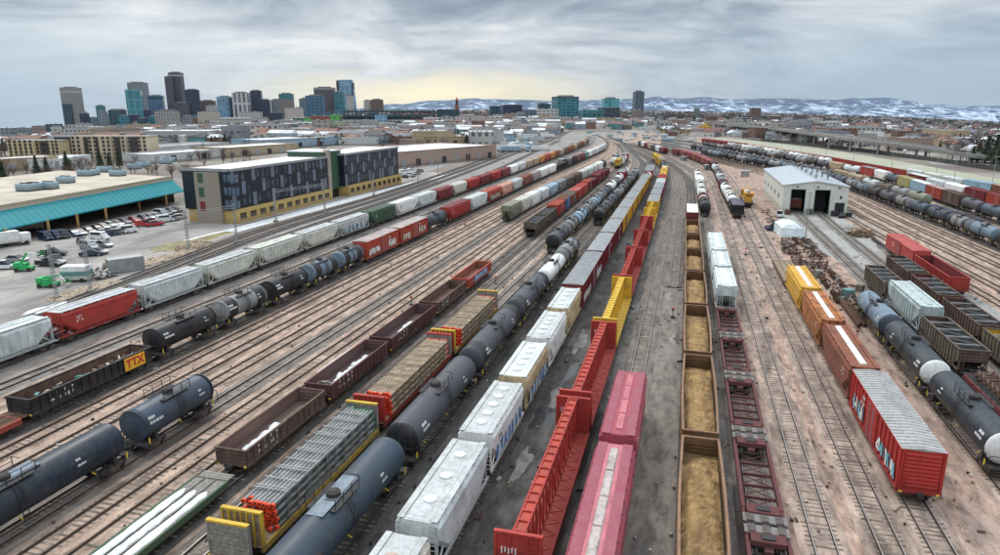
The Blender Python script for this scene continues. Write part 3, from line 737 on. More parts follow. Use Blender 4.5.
# ================================================================== SETTING: ground
def ground_mat(kind):
    m, g, b = mat(kind)
    tc = g.n('ShaderNodeTexCoord').outputs['Object']
    sp = g.n('ShaderNodeSeparateXYZ'); g.l(tc, sp.inputs[0]); X, Y, _ = sp.outputs
    wob = g.noise(g.mapping(tc, (.5, .06, 1)), 1.0, 5, .6)
    fine = g.math('ADD', g.math('MULTIPLY', g.noise(tc, 3.2, 6, .8), .6), g.math('MULTIPLY', g.noise(tc, 14, 3, .8), .4)); med = g.noise(g.mapping(tc, (.9, .34, 1)), 1.0, 9, .74, .2); big = g.noise(tc, .045, 4, .6)
    if kind == 'yard_gravel':
        Xw = g.math('ADD', X, g.math('MULTIPLY', g.math('SUBTRACT', wob, .5), 7.0))
        def band(a, b_, s=1.5):
            return g.math('MULTIPLY', g.math('SMOOTHSTEP' if False else 'GREATER_THAN', 1, 0), 1)
        mr = lambda lo, hi: (lambda o: (setattr(o, 'interpolation_type', 'SMOOTHSTEP'), o.inputs[1].__setattr__('default_value', lo), o.inputs[2].__setattr__('default_value', hi), g.l(Xw, o.inputs[0]), o.outputs[0])[-1])(g.n('ShaderNodeMapRange'))
        tan_ = g.mix(g.ramp(med, [(.35, 0.0), (.65, 1.0)]), (.12, .082, .058), (.52, .385, .295))
        pink = g.mix(g.ramp(med, [(.34, 0.0), (.66, 1.0)]), (.13, .085, .062), (.50, .345, .27))
        dark = g.mix(g.ramp(med, [(.34, 0.0), (.64, 1.0)]), (.022, .021, .020), (.125, .115, .105))
        mid = g.mix(g.ramp(med, [(.3, 0.0), (.6, 1.0)]), (.05, .043, .038), (.225, .195, .165))
        c = g.mix(mr(-25, -22), tan_, dark)
        c = g.mix(mr(-8, -3), c, mid)
        c = g.mix(mr(6, 9.5), c, pink)
        c = g.mix(mr(46, 56), c, tan_)
        # pale silver-grey old ballast far left
        c = g.mix(mr(-68, -80), c, g.mix(med, (.11, .105, .10), (.33, .31, .29)))
        # oil and coal stains
        o1 = g.ramp(g.noise(g.mapping(tc, (.34, .085, 1), (5, 2, 0)), 1.0, 4, .55), [(.56, 0.0), (.68, 1.0)])
        c = g.mix(g.math('MULTIPLY', o1, .8), c, (.045, .038, .034))
        # wheel ruts in the roadway
        c = g.mix(g.math('MULTIPLY', g.ramp(big, [(.5, 0.0), (.62, 1.0)]), .3), c, (.36, .33, .30))
    elif kind == 'concrete':
        c = g.mix(g.ramp(med, [(.3, 0.0), (.7, 1.0)]), (.20, .20, .19), (.40, .39, .37))
        c = g.mix(g.math('MULTIPLY', g.ramp(big, [(.45, 0.0), (.6, 1.0)]), .4), c, (.14, .13, .12))
    elif kind == 'asphalt':
        n2 = g.noise(g.mapping(tc, (.10, .05, 1)), 1.0, 6, .65, .6)
        c = g.mix(g.ramp(n2, [(.36, 0.0), (.64, 1.0)]), (.16, .145, .135), (.37, .345, .315))
        c = g.mix(g.math('MULTIPLY', g.ramp(med, [(.5, 0.0), (.75, 1.0)]), .35), c, (.45, .44, .42))
    elif kind == 'verge':
        c = g.mix(g.ramp(med, [(.3, 0.0), (.7, 1.0)]), (.22, .235, .16), (.40, .40, .30))
        c = g.mix(g.math('MULTIPLY', g.ramp(big, [(.5, 0.0), (.6, 1.0)]), .45), c, (.42, .40, .36))
    else:  # city
        vo = g.n('ShaderNodeTexVoronoi'); vo.inputs['Scale'].default_value = .028; g.l(tc, vo.inputs['Vector'])
        sv = g.n('ShaderNodeSeparateColor'); g.l(vo.outputs['Color'], sv.inputs[0])
        n3 = g.noise(tc, .02, 6, .65)
        c = g.ramp(sv.outputs[0], [(0, (.12, .09, .075)), (.3, (.20, .165, .13)), (.55, (.10, .095, .08)), (.8, (.27, .245, .215)), (.93, (.5, .5, .5))], 'CONSTANT')
        c = g.mix(.62, c, g.mix(g.ramp(n3, [(.4, 0.0), (.6, 1.0)]), (.105, .085, .07), (.24, .21, .175)))
    sc_ = g.n('ShaderNodeVectorMath', operation='SCALE'); g.l(c, sc_.inputs[0]); g.l(g.math('ADD', .12, g.math('MULTIPLY', fine, 1.76)), sc_.inputs['Scale'])
    g.l(sc_.outputs[0], b.inputs['Base Color']); b.inputs['Roughness'].default_value = .9
    if kind != 'city':
        bp = g.n('ShaderNodeBump'); bp.inputs['Strength'].default_value = .35; bp.inputs['Distance'].default_value = .06; g.l(fine, bp.inputs['Height']); g.l(bp.outputs[0], b.inputs['Normal'])
    return m
GM = ground_mat('city')
def sheet(name, pts, z, m, kind='structure'):
    mb = MB(); mb.add([(x, y, z) for x, y in pts], [tuple(range(len(pts)))], m); o = mb.build(name); tag(o, kind=kind); return o
# one terrain sheet, polar grid out to the plains
mb = MB(); rad = [0, 60, 120, 200, 300, 420, 520, 650, 800, 1000, 1250, 1600, 2000, 2600, 3400, 4500, 6000, 8000, 11000, 15000, 21000, 28000]; NA = 120
for r_ in rad[1:]:
    for j in range(NA):
        a = 2 * pi * j / NA; x, y = r_ * sin(a), r_ * cos(a); mb.v.append((x, y, gz(x, y) - (.004 if r_ < 3000 else 0)))
mb.v.append((0, 0, -.004)); c0 = len(mb.v) - 1
for j in range(NA): mb.f.append([c0, j, (j + 1) % NA][::-1])
for i in range(len(rad) - 2):
    for j in range(NA):
        k = (j + 1) % NA; mb.f.append([i * NA + j, (i + 1) * NA + j, (i + 1) * NA + k, i * NA + k][::-1])
mb.m = [GM] * len(mb.f); mb.s = [True] * len(mb.f)
tag(mb.build('ground'), kind='structure')
YG = ground_mat('yard_gravel')
sheet('yard_gravel', [(-112, 0), (120, 0), (128, 150), (128, 300), (112, 420), (80, 600), (20, 760), (-60, 900), (-150, 900), (-118, 640), (-108, 400), (-99, 260), (-100, 150), (-88, 60)][::1], .012, YG)
CON = ground_mat('concrete'); ASP = ground_mat('asphalt'); VER = ground_mat('verge')
sheet('concrete_apron', [(36.5, 95), (49, 95), (50, 160), (49, 216.4), (26, 216.4), (27, 172), (35, 128)], .024, CON)
sheet('parking_lot', [(-89, 58), (-100, 108), (-108, 150), (-114, 152), (-116, 215), (-112, 300), (-150, 330), (-185, 330), (-160, 190), (-146, 100), (-150, 50), (-100, 20)], .008, ASP)
sheet('grass_verge', [(101, 150), (140, 150), (137, 300), (133, 345), (128, 387), (118, 465), (100, 576), (64, 690), (30, 760), (24, 740), (66, 600), (92, 470), (108, 350), (113, 250), (112, 150)], .02, VER)
# light snowy drive along the yellow ground floor of the office
sheet('snowy_drive', [(-113.2, 132), (-108, 132), (-107.0, 300), (-110.6, 300)], .030, SNOW)

# mountains: three long ridges with snow patches
def mountain():
    m, g, b = mat('mountain_snow')
    tc = g.n('ShaderNodeTexCoord').outputs['Object']
    ge = g.n('ShaderNodeNewGeometry'); sp = g.n('ShaderNodeSeparateXYZ'); g.l(ge.outputs['Normal'], sp.inputs[0])
    sz = g.n('ShaderNodeSeparateXYZ'); g.l(tc, sz.inputs[0])
    n = g.noise(g.mapping(tc, (.0024, .0024, .0018)), 1.0, 9, .70, 1.2); n2 = g.noise(tc, .014, 4, .6)
    f = g.math('ADD', g.math('ADD', n, g.math('MULTIPLY', n2, .22)), g.math('MULTIPLY', sp.outputs[0], .22))
    f = g.math('SUBTRACT', f, g.math('MULTIPLY', sz.outputs[2], .00022))
    c = g.mix(g.ramp(f, [(.60, 0.0), (.70, 1.0)]), (.025, .06, .115), (.50, .60, .74))
    g.l(c, b.inputs['Base Color']); b.inputs['Roughness'].default_value = .95; return m
MM = mountain()
def ridge(D, depth, prof, seed, zb, p0=330, p1=1120, step=3.2):
    """prof: list of (picture x, picture y) of the crest line at distance D"""
    mb = MB(); rows = 12; n = int((p1 - p0) / step); q = []
    for i in range(n + 1):
        px = p0 + i * step
        k = 0
        while k < len(prof) - 2 and prof[k + 1][0] < px: k += 1
        (a, ya), (b_, yb) = prof[k], prof[k + 1]; t = max(0, min(1, (px - a) / (b_ - a))); t = t * t * (3 - 2 * t); y = ya + (yb - ya) * t
        for j in range(rows + 1):
            u = j / rows; d = D - depth * (1 - u); x_, y_ = far(px, d)
            crest = ztop(y, D); base = gz(x_, y_) - 60
            nz = noise.fractal(Vector((x_ / 900.0, y_ / 900.0, seed)), 1.0, 2.1, 5)
            zz = base + (crest - base) * (u ** .85) + nz * 95 * sin(pi * min(1, u * .93 + .05))
            if j == rows: zz = crest + nz * 22
            q.append((x_, y_, zz))
        x_, y_ = far(px, D + depth * .8); q.append((x_, y_, gz(x_, y_) - 100))
    w_ = rows + 2
    mb.add(q, [(i * w_ + j, (i + 1) * w_ + j, (i + 1) * w_ + j + 1, i * w_ + j + 1) for i in range(n) for j in range(w_ - 1)], MM, True)
    return tag(mb.build('mountains'), kind='structure')
ridge(19000, 4200, [(330, 112), (400, 104), (430, 101), (470, 99), (520, 100), (560, 101), (600, 100), (640, 99), (655, 97), (680, 98.5), (705, 97), (725, 99.5), (760, 98.5), (800, 99), (835, 100), (852, 98.5), (870, 101), (890, 104), (930, 106), (1000, 108.5), (1120, 111)], 3, 0)
ridge(22500, 3000, [(330, 112), (560, 103), (700, 100), (840, 100), (870, 98.5), (888, 98), (908, 101), (925, 105), (940, 104.5), (960, 106.5), (985, 106), (1010, 105.5), (1120, 110)], 8, 0, 560)
ridge(14500, 3200, [(330, 116), (420, 109), (560, 108), (620, 106.5), (660, 105), (700, 107), (760, 106), (840, 107), (880, 105.5), (930, 105.5), (960, 108.5), (1000, 110), (1120, 113)], 5, 0, 400)

# ------------------------------------------------------------------ railway tracks
def tie_mat():
    m, g, b = mat('tie_wood'); tc = g.n('ShaderNodeTexCoord').outputs['Object']
    n = g.noise(g.mapping(tc, (.7, 1.7, 1)), 1.0, 3, .6); c = g.ramp(n, [(.35, (.075, .058, .047)), (.5, (.16, .13, .105)), (.66, (.30, .25, .21))])
    g.l(c, b.inputs['Base Color']); b.inputs['Roughness'].default_value = .9; return m
TIE = tie_mat()
def bed_mat(i, c1, c2):
    m, g, b = mat('ballast_%d' % i); tc = g.n('ShaderNodeTexCoord').outputs['Object']
    n = g.noise(g.mapping(tc, (.8, .26, 1)), 1.0, 9, .72, .2); f = g.math('ADD', g.math('MULTIPLY', g.noise(tc, 3.4, 6, .8), .6), g.math('MULTIPLY', g.noise(tc, 15, 3, .8), .4)); st = g.noise(g.mapping(tc, (.5, .07, 1), (9, 3, 0)), 1.0, 4, .55)
    c = g.mix(g.ramp(n, [(.34, 0.0), (.64, 1.0)]), c1, c2)
    c = g.mix(g.math('MULTIPLY', g.ramp(st, [(.56, 0.0), (.68, 1.0)]), .65), c, tuple(x * .35 for x in c1))
    s_ = g.n('ShaderNodeVectorMath', operation='SCALE'); g.l(c, s_.inputs[0]); g.l(g.math('ADD', .12, g.math('MULTIPLY', f, 1.76)), s_.inputs['Scale'])
    g.l(s_.outputs[0], b.inputs['Base Color']); b.inputs['Roughness'].default_value = .92; return m
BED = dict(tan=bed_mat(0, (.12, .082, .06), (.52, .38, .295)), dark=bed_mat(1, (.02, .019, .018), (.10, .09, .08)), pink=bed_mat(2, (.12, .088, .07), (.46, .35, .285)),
           grey=bed_mat(3, (.07, .066, .062), (.26, .245, .225)), mid=bed_mat(4, (.075, .062, .054), (.23, .195, .165)), black=bed_mat(5, (.028, .027, .027), (.085, .08, .077)))
RAIL = plain((.085, .06, .048), .55, .3, 1.0, .4); RAILTOP = plain((.36, .33, .31), .4, .25, .6, .3)
NTR = 0
def track(path, bed='tan', Y1=1e9, ties=True):
    global NTR; NTR += 1; dz = (NTR % 7) * .0006
    A_ = MB(); T_ = MB(); prev = None; cmax = min(path.c[-1], path.arc(Y1) if Y1 < path.p[-1].y else path.c[-1])
    c = 0; n = 0; ring = []
    while c <= cmax:
        p, t = path.pos(c); nx, ny = t.y, -t.x; ring.append((p, nx, ny)); dist = hypot(p.x, p.y); c += 4 if dist < 150 else 8
    def strip(mb, offs, m, sm=False):
        k = len(offs); vs = [(p.x + nx * o, p.y + ny * o, z) for p, nx, ny in ring for o, z in offs]
        mb.add(vs, [(i * k + j, i * k + j + 1, (i + 1) * k + j + 1, (i + 1) * k + j) for i in range(len(ring) - 1) for j in range(k - 1)][::1], m)
    flip = [(-1.75, .014), (-1.25, .15 + dz), (1.25, .15 + dz), (1.75, .014)]
    strip(A_, flip, BED[bed])
    for f in A_.f: f.reverse()
    o = A_.build('railway_track'); tag(o, kind='structure')
    rl = MB()
    for s_ in (-.755, .755):
        strip(rl, [(s_ - .07, .16), (s_ - .05, .34), (s_ - .05, .36), (s_ + .05, .36), (s_ + .05, .34), (s_ + .07, .16)], RAIL)
        strip(rl, [(s_ - .035, .3605), (s_ + .035, .3605)], RAILTOP if bed != 'tan' else RAIL)
    for f in rl.f: f.reverse()
    rl.build('rail', o)
    if ties:
        c = .3; r = random.Random(NTR)
        while c < cmax:
            p, t = path.pos(c); dist = hypot(p.x, p.y)
            if dist > 260: break
            c += .58 + r.uniform(-.03, .03)
            if r.random() < .22: continue
            h = .155 + r.random() * .02; l = 1.22 + r.uniform(-.12, .06); q = t * .11; nx, ny = t.y, -t.x
            a_ = [(p.x + nx * s1 * l + q.x * s2, p.y + ny * s1 * l + q.y * s2) for s1, s2 in ((-1, -1), (1, -1), (1, 1), (-1, 1))]
            T_.add([(x, y, .1) for x, y in a_] + [(x, y, h) for x, y in a_], [(4, 5, 6, 7)[::-1], (0, 1, 5, 4)[::-1], (1, 2, 6, 5)[::-1], (2, 3, 7, 6)[::-1], (3, 0, 4, 7)[::-1]], TIE)
        if T_.f:
            T_.build('sleeper_row', o)
    return o
# the yard lanes: straight to about Y 300, then swinging left into the throat
def lane(x, x300=None, tail=()): return Path([(8, x), (100, x), (200, x)] + ([(300, x300 if x300 is not None else x)]) + list(tail))
P = {}
P['T1'] = lane(-78.2, -78.2, [(400, -78.6), (500, -80), (616, -86), (760, -104), (900, -128)])
P['T2'] = lane(-61.4, -61.4, [(389, -60), (486, -59.4), (560, -62), (680, -78), (820, -106)])
P['a72'] = lane(-72, -72.5, [(400, -74), (560, -78), (760, -98)])
P['a577'] = lane(-57.6, -57.4, [(380, -55.6), (486, -55.6), (600, -64), (720, -85)])
P['a539'] = lane(-53.8, -53.4, [(380, -51), (480, -51.5), (600, -62), (720, -84)])
P['a499'] = lane(-49.9, -47.6, [(380, -46), (480, -48), (600, -61)])
P['T3'] = Path([(8, -46), (100, -46), (160, -46.4), (178, -48), (200, -46.6), (240, -45.4), (300, -42.6), (380, -41.5), (480, -46), (600, -60), (720, -83)])
P['T3'] = Path([(8, -46), (100, -46), (180, -46.4), (240, -45.2), (300, -42.8), (380, -41.5), (480, -46), (600, -60), (720, -83)])
P['a422'] = lane(-42.2, -39, [(400, -39), (500, -46), (600, -59)])
P['a384'] = lane(-38.9, -38.2, [(400, -38), (500, -45), (600, -58)])
P['T5'] = lane(-35.2, -35.2, [(340, -34.4), (420, -35.5), (520, -47), (620, -62)])
P['T7'] = lane(-31.2, -31.2, [(400, -33), (500, -43), (620, -60)])
P['pipe'] = Path([(8, -27.5), (60, -27.5), (110, -27.2), (150, -26.4), (300, -26.2), (400, -28.5), (500, -41), (620, -59)])
P['T8'] = Path([(8, -22), (100, -22), (200, -21.6), (300, -21.4), (400, -24.5), (500, -39), (620, -57)])
P['T9'] = lane(-15.3, -15.4, [(400, -19.5), (490, -34), (620, -56), (740, -82)])
P['T10'] = lane(-8.6, -9.2, [(360, -11.5), (435, -22), (489, -32.3), (620, -54), (740, -80)])
P['T11'] = lane(-4.0, -5, [(380, -12), (480, -29), (620, -53)])
P['a0'] = Path([(118, -.9), (160, -1), (300, -2), (380, -9.5), (480, -27), (620, -52)])
P['T12'] = Path([(8, 2.6), (100, 2.6), (200, 2.1), (300, 1.2), (380, -7), (480, -25), (620, -51)])
P['T14'] = Path([(8, 7.0), (105, 7.0), (160, 6.6), (214, 5.7), (283, 5.0), (340, 3.6), (420, -8), (500, -25), (620, -50)])
P['b11'] = lane(11.15, 10.4, [(360, 7), (440, -7), (520, -26), (620, -49)])
P['T15'] = Path([(8, 15.55), (100, 15.5), (190, 14.9), (242, 13.8), (300, 13.6), (362, 12.2), (434, 1.5), (475, -10.8), (540, -27), (640, -50)])
P['T16'] = Path([(8, 19.1), (150, 18.9), (232, 19.3), (300, 19), (370, 16), (440, 4), (500, -12), (600, -38)])
P['T17'] = Path([(8, 27), (112, 27)])
P['T18'] = Path([(8, 33), (180, 32.6), (245, 32.4)])
P['T19'] = Path([(8, 38.5), (180, 38.6), (245, 38.9)])
P['T20'] = Path([(8, 44), (170, 44)])
def right_lane(x0, sl=-.046, Yc=300, tail=None):
    """the right-hand fan leans 2.6 degrees to the left of the other tracks"""
    k = [(y, x0 + sl * y) for y in (8, 100, 200, Yc)]; xe = x0 + sl * Yc
    return Path(k + [(Yc + 80, xe - 14), (Yc + 150, xe - 36), (Yc + 230, xe - 64), (Yc + 300, xe - 90)])
for i, x0 in enumerate((54.8, 59.0, 63.2, 67.4, 71.2)): P['r%d' % i] = right_lane(x0, -.046, 290 - i * 4)
P['R1'] = Path([(8, 75.5), (100, 71.2), (170, 68.0), (218, 65.3), (262, 62.3), (295, 60), (331, 55.5), (364, 47), (400, 34), (437, 21.6), (490, 7), (560, -12), (640, -36)])
P['R1b'] = Path([(8, 86), (150, 78.3), (209, 75.5), (258, 70.8), (300, 66), (340, 58), (372, 50), (431, 34), (500, 14), (570, -6), (640, -24)])
P['R2'] = Path([(8, 93), (120, 86.5), (200, 82.6), (250, 82), (305, 81.5), (338, 79), (358, 73.5), (380, 68), (430, 56), (480, 42), (545, 20), (625, -8), (700, -34)])
P['R3'] = Path([(8, 101), (150, 96), (240, 92.9), (300, 89.8), (350, 84), (400, 74), (460, 60), (523, 44), (600, 20), (680, -10)])
P['R4'] = Path([(8, 113), (150, 109), (270, 104.4), (300, 99.5), (339, 94.5), (375, 87.3), (431, 75.8), (496, 58), (545, 42), (625, 14), (700, -16)])
comm = [(8, -81.5), (45, -86.5), (69, -91.5), (98, -96.8), (147, -103.6), (221, -105.4), (330, -113), (473, -125), (650, -138), (900, -160)]
P['comm'] = Path(comm)
P['comm2'] = Path([(y, x + 4.4 - max(0, 60 - y) * .03) for y, x in comm])
P['comm3'] = Path([(8, -73.5), (60, -82.6), (100, -88.4), (150, -94), (221, -96.6), (330, -103.5), (473, -115), (650, -128), (900, -150)])
P['siding'] = Path([(60, -82.4), (110, -83.2), (220, -85), (330, -92), (473, -104), (650, -118)])
BEDS = {'T1': 'grey', 'a72': 'grey', 'T2': 'dark', 'T3': 'mid', 'T5': 'dark', 'R1': 'dark', 'R1b': 'dark', 'R2': 'dark', 'R3': 'dark', 'R4': 'dark', 'T8': 'dark', 'T9': 'dark', 'T10': 'dark', 'T11': 'mid', 'a0': 'mid', 'T12': 'dark', 'T14': 'mid', 'b11': 'pink', 'T15': 'pink', 'T16': 'pink', 'T17': 'pink', 'T18': 'grey', 'T19': 'grey', 'T20': 'grey', 'comm': 'black', 'comm2': 'black', 'comm3': 'black', 'siding': 'dark', 'T7': 'mid', 'pipe': 'mid'}  # under standing trains the dark bed colour carries painted contact shade
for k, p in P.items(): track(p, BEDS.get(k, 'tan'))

# ================================================================== TRAINS
c_ = paint
white = WHITE; cream = c_((.60, .62, .55), .3); lgrey = c_((.52, .55, .55), .3, dcol=(.12, .11, .1)); pale = c_((.60, .66, .66), .3)
red = c_((.40, .045, .035), .3, dcol=(.10, .035, .03)); brick = c_((.42, .06, .035), .35, dcol=(.16, .06, .045)); maroon = c_((.20, .028, .035), .35, dcol=(.07, .035, .035))
pink = c_((.38, .065, .095), .5, dcol=(.20, .075, .08)); pinkl = c_((.50, .16, .19), .45, dcol=(.26, .09, .10)); orange = c_((.55, .22, .05), .35); rusty = c_((.42, .16, .055), .7, .8, (.13, .05, .03)); brown = c_((.24, .085, .05), .5, .8, (.10, .05, .035))
yellow = c_((.66, .42, .04), .3, dcol=(.25, .13, .03)); tanp = c_((.46, .36, .24), .4); green = c_((.035, .10, .06), .35); olive = c_((.24, .25, .18), .4)
navy = c_((.011, .022, .038), .25, .4, (.07, .07, .07), spill=True); black = c_((.012, .013, .016), .25, .4, (.08, .075, .07), spill=True); slate = c_((.042, .066, .095), .3, .42, (.05, .05, .05), spill=True); steelb = c_((.17, .24, .31), .3, .45, (.06, .06, .06), spill=True); gunm = c_((.065, .07, .085), .3, .45, (.05, .045, .045), spill=True); greyt = c_((.25, .26, .26), .35, .5, spill=True); tealg = c_((.12, .30, .28), .3); lblue = c_((.30, .45, .56), .3); blue = c_((.05, .13, .30), .3)
dbrown = c_((.085, .05, .042), .5, .8, (.17, .12, .09)); mbrown = c_((.11, .045, .042), .45, .8, (.05, .03, .03)); gbrown = c_((.15, .125, .095), .5, .8, (.07, .055, .045)); coalin = plain((.05, .047, .045), .9, .4, 1.2)
inbrown = plain((.13, .075, .055), .9, .45, 1.0); golden = c_((.16, .09, .04), .5, .85, (.08, .045, .025)); spine = c_((.12, .032, .036), .4, .8, (.09, .05, .045)); bgreen = c_((.02, .12, .045), .5)
pmar = c_((.27, .06, .09), .35, dcol=(.30, .14, .15))
GW = [plain((.68, .68, .66), .6, .1)]; GB = [plain((.05, .17, .42), .6, .2), plain((.45, .6, .7), .6, .2)]; GT = [plain((.15, .45, .5), .6, .2), plain((.7, .7, .68), .6, .1), plain((.08, .1, .15), .6, .1)]; GG = [plain((.1, .3, .22), .6, .2), plain((.5, .5, .4), .6, .2)]
def HP(look, L, body, **k): return ('hop', look, L, dict(body=body, **k))
def T(look, L, body, **k): return ('tank', look, L, dict(body=body, **k))
def B(look, L, body, **k): return ('box', look, L, dict(body=body, **k))
def G(look, L, body, **k): return ('gon', look, L, dict(body=body, **k))
def C(look, L, body, **k): return ('coal', look, L, dict(body=body, **k))
GRP = 'freight cars standing in the yard'
# T1: the hopper train nearest the office
far1 = [HP('white covered hopper', 16, white), HP('grey covered hopper', 16, lgrey), HP('tan covered hopper', 16, tanp), HP('tan covered hopper', 16, tanp), HP('orange covered hopper', 16, orange), HP('red covered hopper', 16, red), HP('orange covered hopper', 16, orange)] + [HP('brown covered hopper', 16, (brown, tanp, gbrown, brown)[i % 4]) for i in range(12)]
train(P['T1'], 49.6, [HP('white ribbed covered hopper', 15.8, pale, ribs=True), HP('red covered hopper', 14.4, red, roof=lgrey), HP('white covered hopper', 14.3, pale, roof=lgrey), HP('pale smooth covered hopper', 14.6, cream, roof=lgrey),
    HP('cream ribbed covered hopper', 16.3, cream, ribs=True), HP('cream smooth covered hopper', 15.6, cream, roof=lgrey), HP('stained grey ribbed covered hopper', 16, lgrey, ribs=True, grf=GT), HP('dark green covered hopper', 16.6, green, ribs=True),
    HP('white covered hopper', 16.2, white), HP('white covered hopper', 16.2, pale), HP('dark red covered hopper', 16, maroon, ribs=True), HP('cream covered hopper', 15.8, cream), HP('red covered hopper', 16, red, ribs=True), HP('red covered hopper', 16, maroon, ribs=True), HP('red covered hopper', 16, red, ribs=True),
    HP('red covered hopper', 15.8, maroon)] + far1, 'the long hopper train nearest the office', 'hopper cars on the far left track')
# T2: mixed train
train(P['T2'], 30.5, [('flat', 'rusty red flatcar', 15.8, dict(frame=brick, deck=RUST)), G('black gondola with yellow lettered panel', 17.0, black, inside=inbrown, h=2.5), T('black tank car', 12.6, black), T('grey graffiti-marked tank car', 11.6, greyt, band=black), T('black tank car', 11.8, black, band=black), T('steel-blue tank car', 10.6, steelb, band=black), T('steel-blue tank car', 9.8, steelb, band=black),
    B('red boxcar with white graffiti', 16.6, brick, grf=GW, roof=c_((.48, .40, .39), .3)), B('red boxcar with pale graffiti', 17.6, brick, grf=[tanp, GW[0]], roof=c_((.48, .42, .40), .3)), T('dark blue tank car', 15.2, slate, band=black), HP('bright red ribbed hopper', 19.6, red, ribs=True, roof=maroon), HP('pale grey covered hopper', 17.6, pale), HP('rusty orange ribbed hopper', 17, brick, ribs=True, grf=GG),
    HP('salmon pink covered hopper', 16.2, c_((.60, .28, .22), .3)), HP('grey graffitied covered hopper', 15.4, lgrey), HP('maroon covered hopper', 16.6, brown), HP('grey-mauve covered hopper', 16, c_((.32, .27, .28), .3)), HP('white covered hopper', 17.4, white), HP('white covered hopper', 18, white),
    C('black open hopper', 14, black), C('black open hopper', 14, black), HP('dark grey covered hopper', 14, gunm), G('black gondola', 13, black), HP('dark brown covered hopper', 15, dbrown), HP('dark maroon covered hopper', 15, maroon), HP('teal covered hopper', 14, tealg), HP('white covered hopper', 16, white), HP('grey covered hopper', 16, lgrey), HP('white covered hopper', 16, white), HP('grey covered hopper', 16, lgrey), HP('silver covered hopper', 16, pale), HP('grey covered hopper', 16, lgrey)],
    'the mixed train behind the empty tracks', 'cars of the mixed train')
# T3: two tank cars, near left
train(P['T3'], 22.2, [T('long dark navy tank car', 21.6, navy, walk=True, r=1.52), T('short slate-blue tank car', 11.2, slate)], 'the pair at the left edge', 'tank cars at the left edge')
# T4
train(P['T3'], 176.5, [HP('grey-green graffitied covered hopper', 12.8, olive, ribs=True), HP('white-green covered hopper', 12.2, cream), HP('white covered hopper', 12.6, white), HP('white covered hopper', 13, pale), HP('pale blue covered hopper', 14, lblue), HP('grey ribbed covered hopper', 14.6, greyt, ribs=True), HP('tan ribbed covered hopper', 14.6, gbrown, ribs=True), HP('dark brown covered hopper', 14.6, dbrown), HP('pale green covered hopper', 15, cream), HP('pale covered hopper', 15, pale), HP('pale green covered hopper', 15, cream), HP('white covered hopper', 15, white), T('black tank car', 14, black)],
    'the grey-green hopper train in mid yard', 'hopper cars in mid yard')
# T5: brown gondolas
t5 = train(P['T5'], 43.2, [G('dark brown gondola', 14.2, dbrown, inside=c_((.17, .10, .085), .4)), G('dark maroon gondola', 15.2, mbrown, inside=c_((.12, .06, .065), .4)), G('dark maroon gondola', 16.4, mbrown, inside=c_((.12, .06, .065), .4)), G('rust brown gondola', 14.6, dbrown, inside=inbrown), G('red gondola with blue graffiti', 15.0, brick, inside=c_((.33, .10, .06), .5), grf=GB)],
    'the brown gondola train', 'gondolas beside the pipe cars')
# T6
train(P['T5'], 156, [C('brown open hopper', 14.2, gbrown, inside=black), C('brown open hopper', 14.2, gbrown, inside=black), B('red boxcar', 13, red, roof=brick, h=4.0), B('dark blue boxcar', 9, blue, roof=brown, h=4.0), B('dark red boxcar', 13, brown, roof=gbrown, h=4.0), B('bright red boxcar', 13, red, roof=c_((.5, .12, .1), .3), h=4.0), B('red boxcar', 13, brick, roof=brick, h=4.0), B('red boxcar', 13, maroon, roof=brick, h=4.2), C('maroon open hopper', 13, maroon), B('maroon boxcar', 14, maroon, roof=maroon, h=4.2), B('maroon boxcar', 14, maroon, roof=maroon, h=4.2), C('maroon open hopper', 14, maroon)],
    'the train headed by brown open hoppers', 'cars behind the brown open hoppers')
# T7: empty flat with snow
train(P['T5'], 24.0, [('flat', 'green-edged flatcar carrying snow strips', 17.8, dict(frame=bgreen, deck=GREYWOOD))], 'the gondola track', None)
# pipe and lumber flats
pf = train(P['pipe'], 15.6, [('bulk', 'bulkhead flatcar with grey board bulkhead', 18.4, dict(frame=YEL, panel=GREYWOOD, panel2=GREYWOOD)), ('bulk', 'yellow bulkhead flatcar', 19.4, dict(frame=YEL, panel=WOOD, panel2=GREYWOOD)), ('bulk', 'red bulkhead flatcar', 20.4, dict(frame=red, panel=red, panel2=GREYWOOD)), ('bulk', 'red and yellow bulkhead flatcar', 20.6, dict(frame=YEL, panel=red, panel2=GREYWOOD))],
    'the pipe flatcar row', 'bulkhead flatcars loaded with pipe')
# T8: long tanks
train(P['T8'], 27.0, [T('long blue-grey tank car', 20.6, slate, dome=DARK, r=1.55, walk=True), T('grey tank car with black ends', 19.6, gunm, band=None, endc=black, r=1.5), T('grey tank car with black ends', 20.6, gunm, band=black, r=1.5), T('dark grey tank car', 19.6, gunm, band=black, r=1.5), T('white tank car', 16.4, white, r=1.35), T('grey tank car', 15.8, greyt, band=gunm, r=1.5)], 'the big tank train', 'tank cars of the big tank train')
train(P['T8'], 177, [T(('black', 'dark grey', 'dark grey', 'grey', 'black')[i % 5] + ' tank car', 15.2, (black, gunm, slate, greyt, gunm)[i % 5], band=(black if i % 2 else None)) for i in range(9)], 'the shorter black tank string', 'tank cars of the black string')
train(P['pipe'], 138.5, [T('dark-ended grey tank car', 15.4, gunm, endc=black), T('grey tank car', 14.6, greyt, band=black), T('pale blue tank car', 14.6, lblue, band=slate), T('pale grey tank car', 14.6, greyt, band=black), T('pale blue tank car', 14.6, lblue, band=slate), T('grey tank car', 14.6, greyt, band=gunm), T('dark tank car', 14.6, gunm), T('white tank car', 14.6, white), T('grey tank car', 14.6, greyt, band=black), T('white tank car', 14.6, white), B('red boxcar', 15, red), T('white tank car', 14.6, white)], 'the pale tank string', 'tank cars of the pale string')
